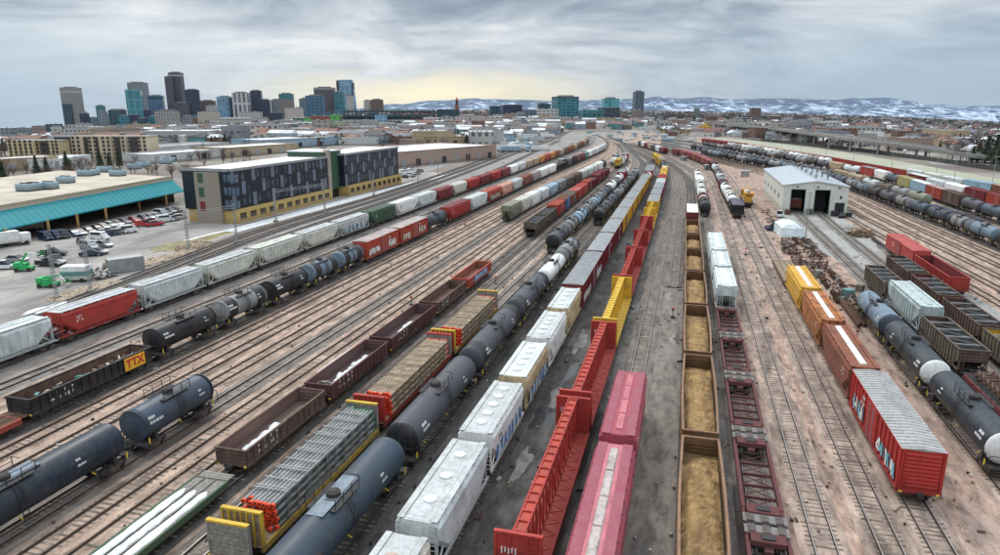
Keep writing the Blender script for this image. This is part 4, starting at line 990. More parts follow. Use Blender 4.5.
# T9
buff = c_((.55, .44, .27), .4)
train(P['T9'], 22.6, [HP('cream covered hopper with round hatches', 12.5, c_((.62, .60, .52), .35), style='round3', roof=lgrey, hatch=c_((.50, .40, .33), .3)), HP('white covered hopper with three round hatches', 12.7, pale, style='round3', roof=lgrey, hatch=white), HP('white covered hopper with blue graffiti', 12.4, white, style='round5', roof=lgrey, hatch=white, grf=GB), HP('white-roofed covered hopper with rusty ribs', 12.0, buff, style='round5', roof=pale, hatch=white, ribs=True, grf=GB[::-1]), HP('white covered hopper with grey roof', 12.4, white, style='round5', roof=lgrey, hatch=white, ribs=True), HP('buff covered hopper with white roof', 12.4, buff, style='round4', roof=pale, hatch=white)]
    + [B('maroon boxcar with ribbed silver roof', 25.6, maroon, h=4.6, grf=GW), B('maroon boxcar with ribbed silver roof', 20, maroon, h=4.6), B('maroon silver-roofed boxcar', 19.6, maroon, h=4.6), B('yellow boxcar with silver roof', 19.4, yellow, h=4.6, door=brown)] + [B('yellow boxcar with silver roof', 19.4, yellow, h=4.6, door=brown) for _ in range(5)] + [T('white tank car', 16, white), B('red boxcar', 16, red), B('white boxcar', 16, white)], 'the silver-roofed boxcar train', 'cars of the silver-roofed train')
# T10
train(P['T10'], 35.2, [('beam', 'red centerbeam flatcar', 22.6, dict(body=red, top=brick, grf=True)), ('beam', 'red centerbeam flatcar', 23.3, dict(body=red, top=brick, grf=True)), ('beam', 'yellow centerbeam flatcar', 23.6, dict(body=yellow, top=c_((.7, .5, .08), .2))), ('beam', 'red centerbeam flatcar', 23.6, dict(body=red, top=brick, grf=True)), ('beam', 'red centerbeam flatcar', 19.4, dict(body=red, top=brick)), ('beam', 'red centerbeam flatcar under white stacks', 20.4, dict(body=red, top=brick)),
    ('beam', 'yellow centerbeam flatcar', 14, dict(body=yellow, top=yellow)), ('beam', 'yellow centerbeam flatcar', 14, dict(body=yellow, top=yellow)), B('yellow boxcar with pale roof', 17, yellow), B('maroon boxcar with pale roof', 17, maroon), B('grey-roofed boxcar', 17, maroon), B('red boxcar with white roof', 17, red, roof=pale), B('red boxcar', 16, red, roof=red), ('loco', 'yellow locomotive', 20, dict(body=yellow)), ('loco', 'yellow locomotive', 20, dict(body=yellow)), T('white tank car', 15, white), T('black tank car', 15, black), T('black tank car', 15, black), B('yellow boxcar', 16, yellow), B('yellow boxcar', 16, yellow, roof=yellow), ('loco', 'yellow locomotive', 20, dict(body=yellow))], 'the red centerbeam train', 'centerbeam flatcars and the cars coupled behind')
# T11
train(P['T11'], 33.0 - 16.6, [HP('faded pink covered hopper', 16.6, pink, roof=pink, hatch=c_((.62, .52, .50), .3)), HP('faded pink covered hopper with whitish hatches', 17.4, pink, roof=pinkl, hatch=c_((.50, .43, .40), .4), board=pmar), HP('deep pink covered hopper', 15.6, pink, roof=pink, hatch=pinkl, board=pmar)], 'the short pink hopper string', 'pink covered hoppers')
# T12: gravel gondolas, then a maroon hopper
t12 = train(P['T12'], 35.4, [G('rust brown gondola holding gravel', q, golden, inside=golden, h=2.55, ribs=False, bulge=.14, fr=c_((.26, .14, .08), .4)) for q in (21.0, 20.8, 20.9, 21.6, 19.8, 17.6, 20.4)] + [HP('maroon covered hopper with white roof', 18, maroon, roof=white)], 'the gravel gondola row', 'gondolas filled with gravel')
# T13
train(P['T14'], 31.0, [('well', 'dark red skeleton flatcar', 15, dict(body=spine)), ('well', 'dark red skeleton flatcar', 14.6, dict(body=spine)), ('well', 'dark red skeleton flatcar', 14.2, dict(body=spine)), ('well', 'dark red skeleton flatcar', 14.2, dict(body=spine)), ('well', 'dark red skeleton flatcar', 13.6, dict(body=spine)), HP('pale blue-white covered hopper', 14, pale, hatch=white), HP('pale blue-white covered hopper', 14, pale, hatch=white), HP('pale blue-white covered hopper', 20, pale, hatch=white)], 'the skeleton flatcar string', 'skeleton flatcars and pale hoppers')
train(P['T14'], 199.5, [T('black tank car', 15, black), T('red and white tank car', 16, maroon, band=white), T('pale green and white tank car', 17, white, band=cream), T('pale green and white tank car', 17, cream), HP('white covered hopper', 16, white), T('white tank car', 16, white), T('white tank car', 16, white)], 'the string behind the pale hoppers', 'tank cars behind the pale hoppers')
# T15
train(P['T15'], 199, [B('black low boxcar', 16, black, roof=c_((.16, .15, .19), .3), h=3.9), T('white tank car', 15, white), T('white tank car', 15, cream), T('white tank car', 15, white), C('maroon open hopper', 15, maroon, inside=maroon), T('grey tank car', 15, greyt), T('silver tank car', 15, lgrey), T('black tank car', 15, black), T('grey tank car', 15, greyt), T('silver tank car', 15, pale), HP('dark maroon covered hopper', 15, mbrown, ribs=True)] + [HP('maroon covered hopper', 15, (maroon, brown)[i % 2], roof=pink) for i in range(7)], 'the long string curving left in mid yard', 'cars of the curving string')
train(P['T16'], 222, [('loco', 'orange locomotive', 19, dict(body=c_((.62, .30, .04), .2), roof=lgrey))], 'the track left of the shed', None)
train(P['T16'], 53.6, [B('tall red boxcar with white and teal graffiti', 18.2, c_((.42, .035, .03), .22, dcol=(.12, .03, .025)), h=4.65, grf=GT, roof=c_((.38, .385, .38), .3, .5)), HP('rusty brown covered hopper', 16.4, brown, hatch=white), HP('rusty orange covered hopper', 16.4, rusty, hatch=white), HP('golden yellow covered hopper', 16.8, c_((.62, .36, .045), .35, dcol=(.28, .12, .03)), hatch=white), ('flat', 'worn brown flatcar', 18, dict(frame=dbrown, deck=WOOD))], 'the tall red boxcar string', 'cars behind the tall red boxcar')
# T17..T20
train(P['T17'], 59.0, [T('navy tank car with white end', 17.2, c_((.020, .034, .048), .25, .38, spill=True), endc=white), T('navy tank car with white end', 17.2, c_((.020, .034, .048), .25, .38, spill=True), endc=white), T('light steel-blue tank car', 15.2, steelb, endc=slate)], 'the tank cars beside the red boxcar', 'tank cars right of the red boxcar')
train(P['T18'], 83.6, [C('brown ribbed open hopper', 14.6, gbrown, inside=coalin, endm=dbrown), HP('silver-white covered hopper', 16.4, c_((.46, .55, .55), .3), ribs=True), C('brown ribbed open hopper', 14.4, gbrown, inside=coalin)], 'the row with one silver hopper', 'open hoppers right of the tank cars')
train(P['T19'], 79.4, [C('dark open hopper with yellow end', 15, gbrown, inside=coalin, endm=yellow), C('dark brown open hopper', 14.6, dbrown, inside=coalin), C('maroon-ended dark open hopper', 15.0, dbrown, inside=coalin, endm=maroon), C('black-brown open hopper', 15.2, dbrown, inside=coalin)], 'the yellow-ended hopper row', 'dark open hoppers')
train(P['T20'], 122.3, [G('red ribbed gondola', 19.4, red, inside=maroon, h=3.2), B('red box wagon with solid red roof', 19.8, c_((.44, .05, .045), .25), roof=c_((.50, .10, .09), .3), h=3.9, ribs=False)], 'the outer siding', None)
# right-hand rows
rt = [('grey', greyt), ('slate', slate), ('steel-blue', steelb), ('dark grey', gunm), ('slate', slate), ('grey', greyt), ('black', black)]
train(P['R1'], 132, [T(rt[(i * 3) % 7][0] + ' tank car', 13.2, rt[(i * 3) % 7][1], band=(black if i % 3 else None)) for i in range(27)], 'the long tank row beyond the empty tracks', 'tank cars in the long right-hand row')
mixr = [('flat', 'blue flatcar', 16, dict(frame=blue, deck=DARK)), ('flat', 'dark flatcar', 16, dict(frame=black, deck=blue)), T('pale yellow tank car', 14, olive), T('grey tank car', 14, greyt), T('tan tank car', 14, gbrown), T('pale tank car', 14, lgrey), HP('tan covered hopper', 15, tanp), B('salmon boxcar', 15, tanp, roof=tanp)]
train(P['R1b'], 205, mixr + [T('dark tank car', 14, (black, slate, gunm)[i % 3]) for i in range(16)], 'the row just behind the long tank row', 'cars behind the long tank row')
train(P['R2'], 176, [B('red boxcar with white panel', 16, brick, grf=GW), T('slate tank car', 14.5, slate), T('slate tank car', 14.5, slate), T('dark tank car', 14.5, gunm), B('dark boxcar', 15, dbrown, roof=dbrown), B('red boxcar', 16, brick, roof=c_((.5, .4, .4), .3)), B('pale blue boxcar', 18, lblue, roof=white), B('yellow-olive boxcar', 16, c_((.42, .38, .17), .3), roof=c_((.42, .38, .17), .3)), T('slate tank car', 15, slate), HP('white covered hopper', 15, white), B('salmon red boxcar', 15, brick), T('white and teal tank car', 15, pale), HP('beige covered hopper', 15, tanp)] + [T('dark tank car', 14.5, (gunm, black, greyt)[i % 3]) for i in range(14)], 'the mixed row with the pale blue boxcar', 'cars of the mixed right-hand row')
train(P['R3'], 214, [B('red boxcar', 16, red, roof=maroon), B('red boxcar', 16, brick, roof=maroon), B('maroon boxcar', 16, maroon, roof=maroon), HP('white covered hopper', 17, white), HP('white covered hopper', 17, pale), B('white-roofed boxcar', 17, maroon, roof=white)], 'the short white and red row', 'cars of the white and red row')
train(P['R3'], 400, [T('white tank car', 14.5, (white, greyt, lgrey)[i % 3]) for i in range(12)], 'the pale tank row behind the shed', 'pale tank cars behind the shed')
train(P['R4'], 258, [B('brown boxcar', 16, brown, roof=tanp), B('pale blue boxcar', 17, lblue, roof=lblue), HP('pale covered hopper', 16, pale), HP('pale covered hopper', 16, cream), HP('pale grey covered hopper', 16, lgrey)] + [G('low red gondola', 17, red, inside=maroon, h=2.9) for i in range(11)], 'the row with low red gondolas', 'cars of the low red gondola row')
train(P['R4'], 545, [HP('maroon covered hopper', 15, maroon) for i in range(6)] , 'the distant maroon string', 'distant maroon hoppers')
train(P['b11'], 470, [HP('dark covered hopper', 15, (maroon, white, gunm, tanp)[i % 4]) for i in range(7)], 'the string deep in the throat', 'cars deep in the throat')
train(P['T5'], 352, [('loco', 'yellow locomotive', 18, dict(body=yellow)), B('white boxcar', 15, white), T('white tank car', 14, white), B('red boxcar', 15, red)], 'the yellow engine among red cars', 'cars with the yellow engine')
train(P['a422'], 372, [T('white tank car', 14, white), B('dark boxcar', 15, gunm), T('white tank car', 14, white)], 'the short string beyond the hoppers', 'cars beyond the hoppers')

# ================================================================== LOADS AND LOOSE THINGS IN THE YARD
def heap(name, x0, x1, y0, y1, zf, m, n=(10, 40), seed=1, base=None):
    mb = MB(); nx, ny = n; vs = []
    for j in range(ny + 1):
        for i in range(nx + 1):
            x = x0 + (x1 - x0) * i / nx; y = y0 + (y1 - y0) * j / ny; vs.append((x, y, zf(i / nx, j / ny, x, y)))
    mb.add(vs, [(j * (nx + 1) + i, j * (nx + 1) + i + 1, (j + 1) * (nx + 1) + i + 1, (j + 1) * (nx + 1) + i) for j in range(ny) for i in range(nx)], m)
    return mb
def gravel_mat():
    m, g, b = mat('gravel_load'); tc = coords(g, False)
    n = g.noise(tc, 1.1, 9, .78); f = g.noise(tc, 11, 4, .85); v = g.n('ShaderNodeTexVoronoi'); v.inputs['Scale'].default_value = 4.5; g.l(tc, v.inputs['Vector'])
    c = g.mix(g.ramp(n, [(.35, 0.0), (.65, 1.0)]), (.20, .11, .035), (.52, .34, .145)); c = g.mix(g.math('MULTIPLY', g.ramp(f, [(.5, 0.0), (.7, 1.0)]), .7), c, (.07, .045, .025))
    c = g.mix(g.math('MULTIPLY', g.ramp(g.noise(g.mapping(g.n('ShaderNodeTexCoord').outputs['Object'], (.55, .16, 1)), 1.0, 5, .65, .5), [(.46, 0.0), (.62, 1.0)]), .7), c, (.11, .06, .028))
    c = g.mix(g.ramp(v.outputs['Distance'], [(.0, .5), (.22, 0.0)]), c, (.55, .44, .28))
    g.l(c, b.inputs['Base Color']); b.inputs['Roughness'].default_value = .95
    bp = g.n('ShaderNodeBump'); bp.inputs['Strength'].default_value = .8; bp.inputs['Distance'].default_value = .12; g.l(f, bp.inputs['Height']); g.l(bp.outputs[0], b.inputs['Normal']); return m
GRM = gravel_mat()
for k, o in enumerate(t12[:7]):
    Lc = (21.0, 20.8, 20.9, 21.6, 19.8, 17.6, 20.4)[k]; yc = o.location.y; xc = o.location.x
    def zf(u, v, x, y):
        e = min(1, (v + .02) * 7, (1.0 - v) * 5.5); n_ = noise.noise(Vector((x * 1.3, y * .6, k)))
        return 1.38 + .35 * e + .42 * sin(pi * u) * e + n_ * .24 + .12 * noise.noise(Vector((x * 3, y * 3, k)))
    mb = heap('gravel', xc - 1.42, xc + 1.42, yc - Lc / 2 + .75, yc + Lc / 2 - .75, zf, GRM, (12, 60))
    tag(mb.build('gravel_load'), 'sandy brown gravel heaped in the %s rust brown gondola' % ordn(k + 1), 'gravel', kind='stuff')
# snow lumps in the brown gondolas
def lumps(name, x0, x1, y0, y1, z, n, m, s0, s1, seed, hgt=.4):
    r = random.Random(seed); mb = MB()
    for _ in range(n):
        x, y, s_ = r.uniform(x0, x1), r.uniform(y0, y1), r.uniform(s0, s1); k = 7; h_ = s_ * r.uniform(.4, 1) * hgt * 2
        rg = [[(x + cos(2 * pi * i / k + r.uniform(-.2, .2)) * s_ * q * r.uniform(.75, 1.15), y + sin(2 * pi * i / k) * s_ * q * 1.5, z + zz_) for i in range(k)] for q, zz_ in ((1, 0), (.85, h_ * .55), (.4, h_))]
        mb.loft(rg, m, False, True)
    return mb
for k, (ya, yb, xa, xb) in enumerate(((46, 52, -35.6, -34.0), (60.5, 69.5, -35.7, -34.1), (79, 83, -35.4, -34.1))):
    tag(lumps('s', xa, xb, ya, yb, 1.37, 46, SNOW, .25, .6, k, .5).build('snow_heap'), ('dirty snow lying in the first brown gondola', 'long snow heap in the second brown gondola', 'small snow heap in the third brown gondola')[k], 'snow', kind='stuff')
SCR = [inbrown, c_((.30, .20, .12), .5), tealg, plain((.42, .38, .33), .8, .3), RUST]
def scrap(x0, x1, y0, y1, z, n, seed, s0=.25, s1=.8, mats=SCR, top=.7):
    r = random.Random(seed); mb = MB()
    for _ in range(n):
        x, y = r.uniform(x0, x1), r.uniform(y0, y1); zz_ = z + r.random() ** 1.6 * top; a = r.uniform(0, pi); l = r.uniform(s0, s1); e = r.uniform(-.3, .4)
        mb.bar((x - cos(a) * l * .5, y - sin(a) * l * .5, zz_), (x + cos(a) * l * .5, y + sin(a) * l * .5, zz_ + e * l), r.uniform(.06, .34), r.choice(mats), r.uniform(.04, .25))
    return mb
tag(scrap(-62.6, -60.3, 48.5, 62, 1.4, 300, 3).build('scrap_load'), 'mixed scrap and timber heaped in the black lettered gondola', 'scrap', kind='stuff')
tag(scrap(-36.3, -34.2, 57.6, 61.0, 1.4, 60, 5, mats=[WOOD, GREYWOOD, inbrown]).build('scrap_load'), 'broken timber lying at the near end of a maroon gondola', 'scrap', kind='stuff')
# lettered yellow panel on the black gondola
def sign_text(txt, size, m, loc, rot, parent=None, ext=.01, name='lettering'):
    cu = bpy.data.curves.new(name, 'FONT'); cu.body = txt; cu.size = size; cu.extrude = ext; cu.offset = size * .03; cu.align_x = 'CENTER'; cu.align_y = 'CENTER'; cu.materials.append(m)
    o = bpy.data.objects.new(name, cu); col.objects.link(o); o.location = loc; o.rotation_euler = rot
    bpy.context.view_layer.update(); me = bpy.data.meshes.new_from_object(o.evaluated_get(bpy.context.evaluated_depsgraph_get()))
    bpy.data.objects.remove(o); o = bpy.data.objects.new(name, me); col.objects.link(o); o.location = loc; o.rotation_euler = rot
    if parent: o.parent = parent
    return o
gond = [o for o in sc.objects if o.get('label', '').startswith('black gondola with yellow')][0]
pm = MB(); pm.box(3.6, 6.6, -1.70, -1.66, .98, 2.42, plain((.80, .42, .03), .6, .12))
pn = pm.build('sign_panel', gond)
sign_text('TTX', 1.35, plain((.45, .03, .02), .6, .2), (5.1, -1.715, 1.70), (pi / 2, 0, 0), pn)
# snow strips on the flatcar
for k, y in enumerate((-.97, 0.0, .97)):
    mb = MB(); r = random.Random(k)
    N = 26; x0 = -35.2 + y
    vs = []
    for i in range(N + 1):
        yy = 25.4 + i * 14.0 / N; ww = (.40 + r.uniform(-.12, .02)) * (1 if i < N else .3)
        vs += [(x0 - ww, yy, 1.45), (x0 - ww * .8, yy, 1.53), (x0 + ww * .8, yy, 1.53), (x0 + ww, yy, 1.45)]
    mb.add(vs, [(i * 4 + j, i * 4 + j + 1, i * 4 + j + 5, i * 4 + j + 4) for i in range(N) for j in range(3)], SNOW)
    tag(mb.build('snow_strip'), 'strip of snow on the green-edged flatcar, %s' % ('gondola side', 'middle', 'pipe side')[k], 'snow', kind='stuff')
# strapped pipe bundles
REDP = plain((.75, .07, .02), .55, .3, 4); PIPE = plain((.19, .20, .195), .5, .45, 1.1, .2); PIPET = plain((.33, .25, .17), .7, .45, 1.4); HOLE = plain((.03, .02, .02), .9, .1)
def pipes(x, y0, y1, pm_, label, r=.165, nx=8, nz=7, z0=1.56, far_caps=None, frame=GALV):
    root = empty('pipe_bundle', (x, (y0 + y1) / 2, z0)); tag(root, label, 'pipe bundle', 'strapped pipe loads on bulkhead flatcars')
    b = MB(); c = MB(); c2 = MB(); s_ = MB(); h_ = (y1 - y0) / 2; rr = random.Random(int(y0))
    for j in range(nz):
        for i in range(nx - (j % 2)):
            px = (i - (nx - 1 - (j % 2)) / 2) * r * 2.02; pz = r + j * r * 1.86; e = rr.uniform(-.28, .28)
            b.cyl((px, -h_ + e, pz), (px, h_ + e, pz), r * .93, pm_, 8, caps=False)
            c.cyl((px, -h_ + e - .05, pz), (px, -h_ + e + .16, pz), r * 1.12, REDP, 10); c.cyl((px, -h_ + e - .06, pz), (px, -h_ + e - .04, pz), r * .55, HOLE, 8)
            c2.cyl((px, h_ + e - .12, pz), (px, h_ + e + .05, pz), r * 1.03, far_caps or REDP, 9)
    W_, T_ = nx * r + .05, nz * r * 1.86 + .13
    n = int((y1 - y0) / 1.35)
    for i in range(1, n):
        y = -h_ + i * (y1 - y0) / n
        for dy in (0, .3) if i % 2 else (0,):
            s_.box(-W_, W_, y + dy - .03, y + dy + .03, T_ - .02, T_ + .03, frame)
            for sx in (-1, 1): s_.box(min(sx * W_, sx * (W_ + .04)), max(sx * W_, sx * (W_ + .04)), y + dy - .03, y + dy + .03, 0, T_, frame)
        for zz_ in (.55, 1.1, 1.65):
            s_.box(W_ + .01, W_ + .06, y - .3, y + .35, zz_ - .04, zz_ + .04, WOOD if i % 3 else frame)
    b.build('pipe_row', root); c.build('end_cap', root); c2.build('end_cap', root); s_.build('strap', root)
pipes(-27.35, 36.4, 52.0, PIPE, 'grey pipes with bright red end caps behind the yellow bulkhead', far_caps=plain((.04, .22, .12), .6, .2))
pipes(-27.2, 55.6, 71.8, PIPET, 'tan pipes with red end caps behind the red bulkhead', frame=WOOD)
pipes(-27.0, 76.2, 91.5, PIPET, 'tan pipes between yellow posts, farthest of the three pipe loads', frame=WOOD)
# snow and puddles on the ground
def blot(x, y, rx, ry, m, label, seed, h=.05, cat='snow', nm='snow_patch'):
    r = random.Random(seed); N = 26; ph = [r.uniform(0, 6.3) for _ in range(3)]
    def q(i, s_): a = 2 * pi * i / N; k = s_ * (1 + .22 * sin(3 * a + ph[0]) + .14 * sin(5 * a + ph[1]) + .08 * sin(9 * a + ph[2])); return (x + cos(a) * rx * k, y + sin(a) * ry * k)
    mb = MB(); mb.loft([[q(i, 1) + (.02,) for i in range(N)], [q(i, .82) + (.02 + h,) for i in range(N)]], m, False, True)
    return tag(mb.build(nm), label, cat, kind='stuff')
WET = plain((.20, .19, .175), .35, .45, .8); PUD = plain((.05, .048, .047), .12, .3, .8)
blot(-12.3, 52.5, .6, 3.0, WET, 'long pale sludge patch between boxcar hoppers and centerbeams', 1, .02)
blot(-12.0, 67.5, .7, 2.8, WET, 'dirty pale patch beside the first red centerbeam', 2, .03)
blot(-12.2, 86, .7, 4.5, WET, 'thin pale patch beside the second red centerbeam', 3, .02)
blot(-12.5, 62, 1.0, 2.6, PUD, 'dark puddle beside the white hoppers', 4, .004, 'puddle', 'puddle')
blot(-12.1, 75, 1.0, 4.0, PUD, 'dark puddle beyond the dirty pale patch', 14, .004, 'puddle', 'puddle')
blot(-.3, 90, .4, 2.2, WET, 'pale spill on the roadway left of the gravel gondolas', 5, .02)
for i, (x, y, a, b_) in enumerate(((-1.6, 112, .5, 2.5), (-1.3, 128, .7, 5), (-1.0, 150, .7, 6), (-.6, 176, .6, 5), (-1.8, 205, .6, 6))):
    blot(x, y, a, b_, SNOW if i % 2 else WET, 'pale patch on the roadway, %s toward the throat' % ordn(i + 1), 20 + i, .03)
blot(-40.7, 71, .45, 4.8, SNOW, 'long white strip beside the empty tracks', 6, .04)
blot(15.5, 74, .5, 1.6, SNOW, 'white spill between the two open tracks', 7, .03)
for i, (x, y) in enumerate(((15.7, 67), (16.1, 83), (19.3, 46.5), (26.8, 47), (53, 146), (60, 172))):
    blot(x, y, .45, 1.3, SNOW if i != 4 else WET, 'small white patch on the gravel near the open tracks', 40 + i, .03).__setitem__('group', 'small white patches')
for i, (x, y, a, b_) in enumerate(((-90.0, 66, 1.2, 4), (-94.5, 79, 1.2, 4), (-88.8, 58, 1.2, 4))): blot(x, y, a, b_, SNOW, 'grubby snow bank at the corner of the lot', 60 + i, .25).__setitem__('group', 'snow banks at the lot corner')
STRAW = plain((.23, .17, .12), .95, .6, 2.2, 0, (.34, .27, .20))
for i, (x, y, a, b_, h_) in enumerate(((-103.2, 113, 1.8, 9, .35), (-104.6, 126, 1.8, 3.5, .8), (-97.8, 90, 1.6, 6, .25))):
    tag(lumps('d', x - a, x + a, y - b_, y + b_, 0, 190, STRAW, .25, .95, 70 + i, h_).build('dirt_pile'), ('low brown earth bank beside the light rail masts', 'tall straw-brown earth heap by the mast', 'low earth bank near the green boom lift')[i], 'dirt', kind='stuff')
blot(-110, 132, 3.4, 14, plain((.22, .20, .10), .95, .4, .5), 'worn grass island in the parking lot', 81, .02, 'grass', 'grass_patch')

# wheelsets: on a flatcar and in rows by the shed
def wheelset_mb(m=RUST):
    mb = MB(); mb.cyl((-1.1, 0, .46), (1.1, 0, .46), .09, m, 8)
    for s_ in (-1, 1): mb.cyl((s_ * .70, 0, .46), (s_ * .84, 0, .46), .46, m, 14, sm=False); mb.cyl((s_ * .84, 0, .46), (s_ * .90, 0, .46), .2, DARK, 8)
    return mb
wp = None
def put(proto, x, y, z, rz, label=None):
    c = copy_tree(proto); c.location = (x, y, z); c.rotation_euler = (0, 0, rz)
    if label: c['label'] = label
    return c
train(P['T18'], 60.0, [('flat', 'low red-sided flatcar loaded with wheelsets', 22.6, dict(frame=maroon, deck=DARK))], 'the silver hopper track', None)
wp = wheelset_mb(c_((.17, .08, .05), .5)).build('wheelset'); tag(wp, 'rusty wheelset standing in the rows on the red-sided flatcar', 'wheelset', 'wheelsets on the flatcar'); wp.location = (33, 62, 1.46)
for i in range(1, 34): put(wp, 33 + (.12 if i % 2 else -.12), 62 + i * .58, 1.46 + (0 if i % 3 else .06), 0)
wq = wheelset_mb(RUST).build('wheelset'); tag(wq, 'rusty wheelset lying in the scrap rows before the shed', 'wheelset', 'wheelsets in the scrap rows'); wq.location = (25.6, 120, .02)
R2_ = random.Random(4)
for i in range(44):
    k = i % 3; y = 116 + (i // 3) * 4.1 + R2_.uniform(-1, 1)
    if y > 172: continue
    put(wq, (24.8, 27.0, 22.6)[k] + (y - 116) * .012 + R2_.uniform(-.3, .3), y, .02, R2_.choice((0, .1, pi / 2, pi / 2)))
def rail_stack(x, y, L, label, n=6, m=RUST):
    mb = MB()
    for i in range(n):
        for j in range(3): mb.box(x - n * .11 + i * .24 + j * .03, x - n * .11 + i * .24 + j * .03 + .14, y - L / 2 + (i * 7 % 3) * .4, y + L / 2 - (i * 5 % 3) * .5, .05 + j * .2, .22 + j * .2, m)
    for q in (-.35, 0, .35): mb.box(x - 1.1, x + 1.1, y + q * L - .12, y + q * L + .12, .0, .06, WOOD)
    return tag(mb.build('rail_stack'), label, 'rail stack')
rail_stack(22.8, 138, 18, 'long stack of rusty rails beside the yellow hopper', 8, c_((.13, .06, .05), .5))
rail_stack(25.6, 109, 14, 'shorter red-brown rail stack near the blue tank car', 7)
rail_stack(28.2, 112, 10, 'small rust-red stack nearest the concrete', 5, c_((.25, .06, .05), .4))
rail_stack(43.6, 168, 16, 'pair of dark rails lying beyond the red gondola', 3, DARK)
for i, (x0, x1, y0, y1, lb) in enumerate(((25, 29, 108, 128, 'dark jumble of scrap parts beside the flatcar track'), (26, 29.5, 150, 172, 'rusty scrap heap at the shed corner'), (21.5, 24.5, 152, 168, 'brown scrap frames beside the white tarpaulin'), (24, 28, 128, 146, 'mixed car parts in the scrap row'), (22.4, 25, 176, 222, 'scrap lined up along the shed wall'))):
    tag(scrap(x0, x1, y0, y1, .1, 120, 90 + i, .3, 1.5, [RUST, inbrown, DARK, STEEL, c_((.28, .15, .08), .5), plain((.26, .25, .23), .8, .3)], .8).build('scrap_pile'), lb, 'scrap', kind='stuff')
tag(scrap(39.5, 44.5, 178, 185, .1, 170, 99, .5, 1.8, [RUST, c_((.35, .2, .1), .4), WOOD], 1.4).build('scrap_pile'), 'round heap of rust-brown ties on the concrete', 'scrap', kind='stuff')
mb = MB(); mb.loft([[(-2.6, -4.5, 0), (2.6, -4.5, 0), (2.6, 4.5, 0), (-2.6, 4.5, 0)], [(-2.4, -4.2, 2.2), (2.3, -4.3, 2.0), (2.4, 4.1, 2.5), (-2.3, 4.3, 2.4)], [(-.9, -3.6, 3.0), (.8, -3.4, 2.9), (.9, 3.2, 3.2), (-.8, 3.5, 3.1)]], plain((.62, .72, .74), .6, .25, .4)); tag(mb.build('tarpaulin', loc=(25.2, 179, 0), rz=.1), 'pale blue-white tarpaulin tied over a stack before the shed', 'tarpaulin')
for i, (x, y, s_, m) in enumerate(((24.8, 133, 1.2, GREYWOOD), (29.8, 124, 1.1, olive), (26.8, 118.5, 1.5, tealg), (35.6, 214.5, 1.5, green), (42.0, 213, 1.4, DARK), (45.6, 212, 1.2, DARK), (29.4, 213, 1.4, RUST), (29.8, 104, 1.4, white))):
    mb = MB(); mb.box(-s_ / 2, s_ / 2, -s_ / 2, s_ / 2, .08, s_, m); mb.box(-s_ / 2 - .04, s_ / 2 + .04, -s_ / 2 - .04, s_ / 2 + .04, s_, s_ + .08, m); mb.box(-s_ / 2, s_ / 2, -.1, .1, 0, .08, WOOD)
    tag(mb.build('crate', loc=(x, y, .02), rz=i), ('grey wooden crate in the scrap row', 'olive crate beside the concrete', 'teal crate in the scrap row', 'green bin between the shed doors', 'black bin beside the small shed door', 'small black bin at the shed corner', 'rusty bin at the first shed door', 'white crate near the blue tank car')[i], 'crate')

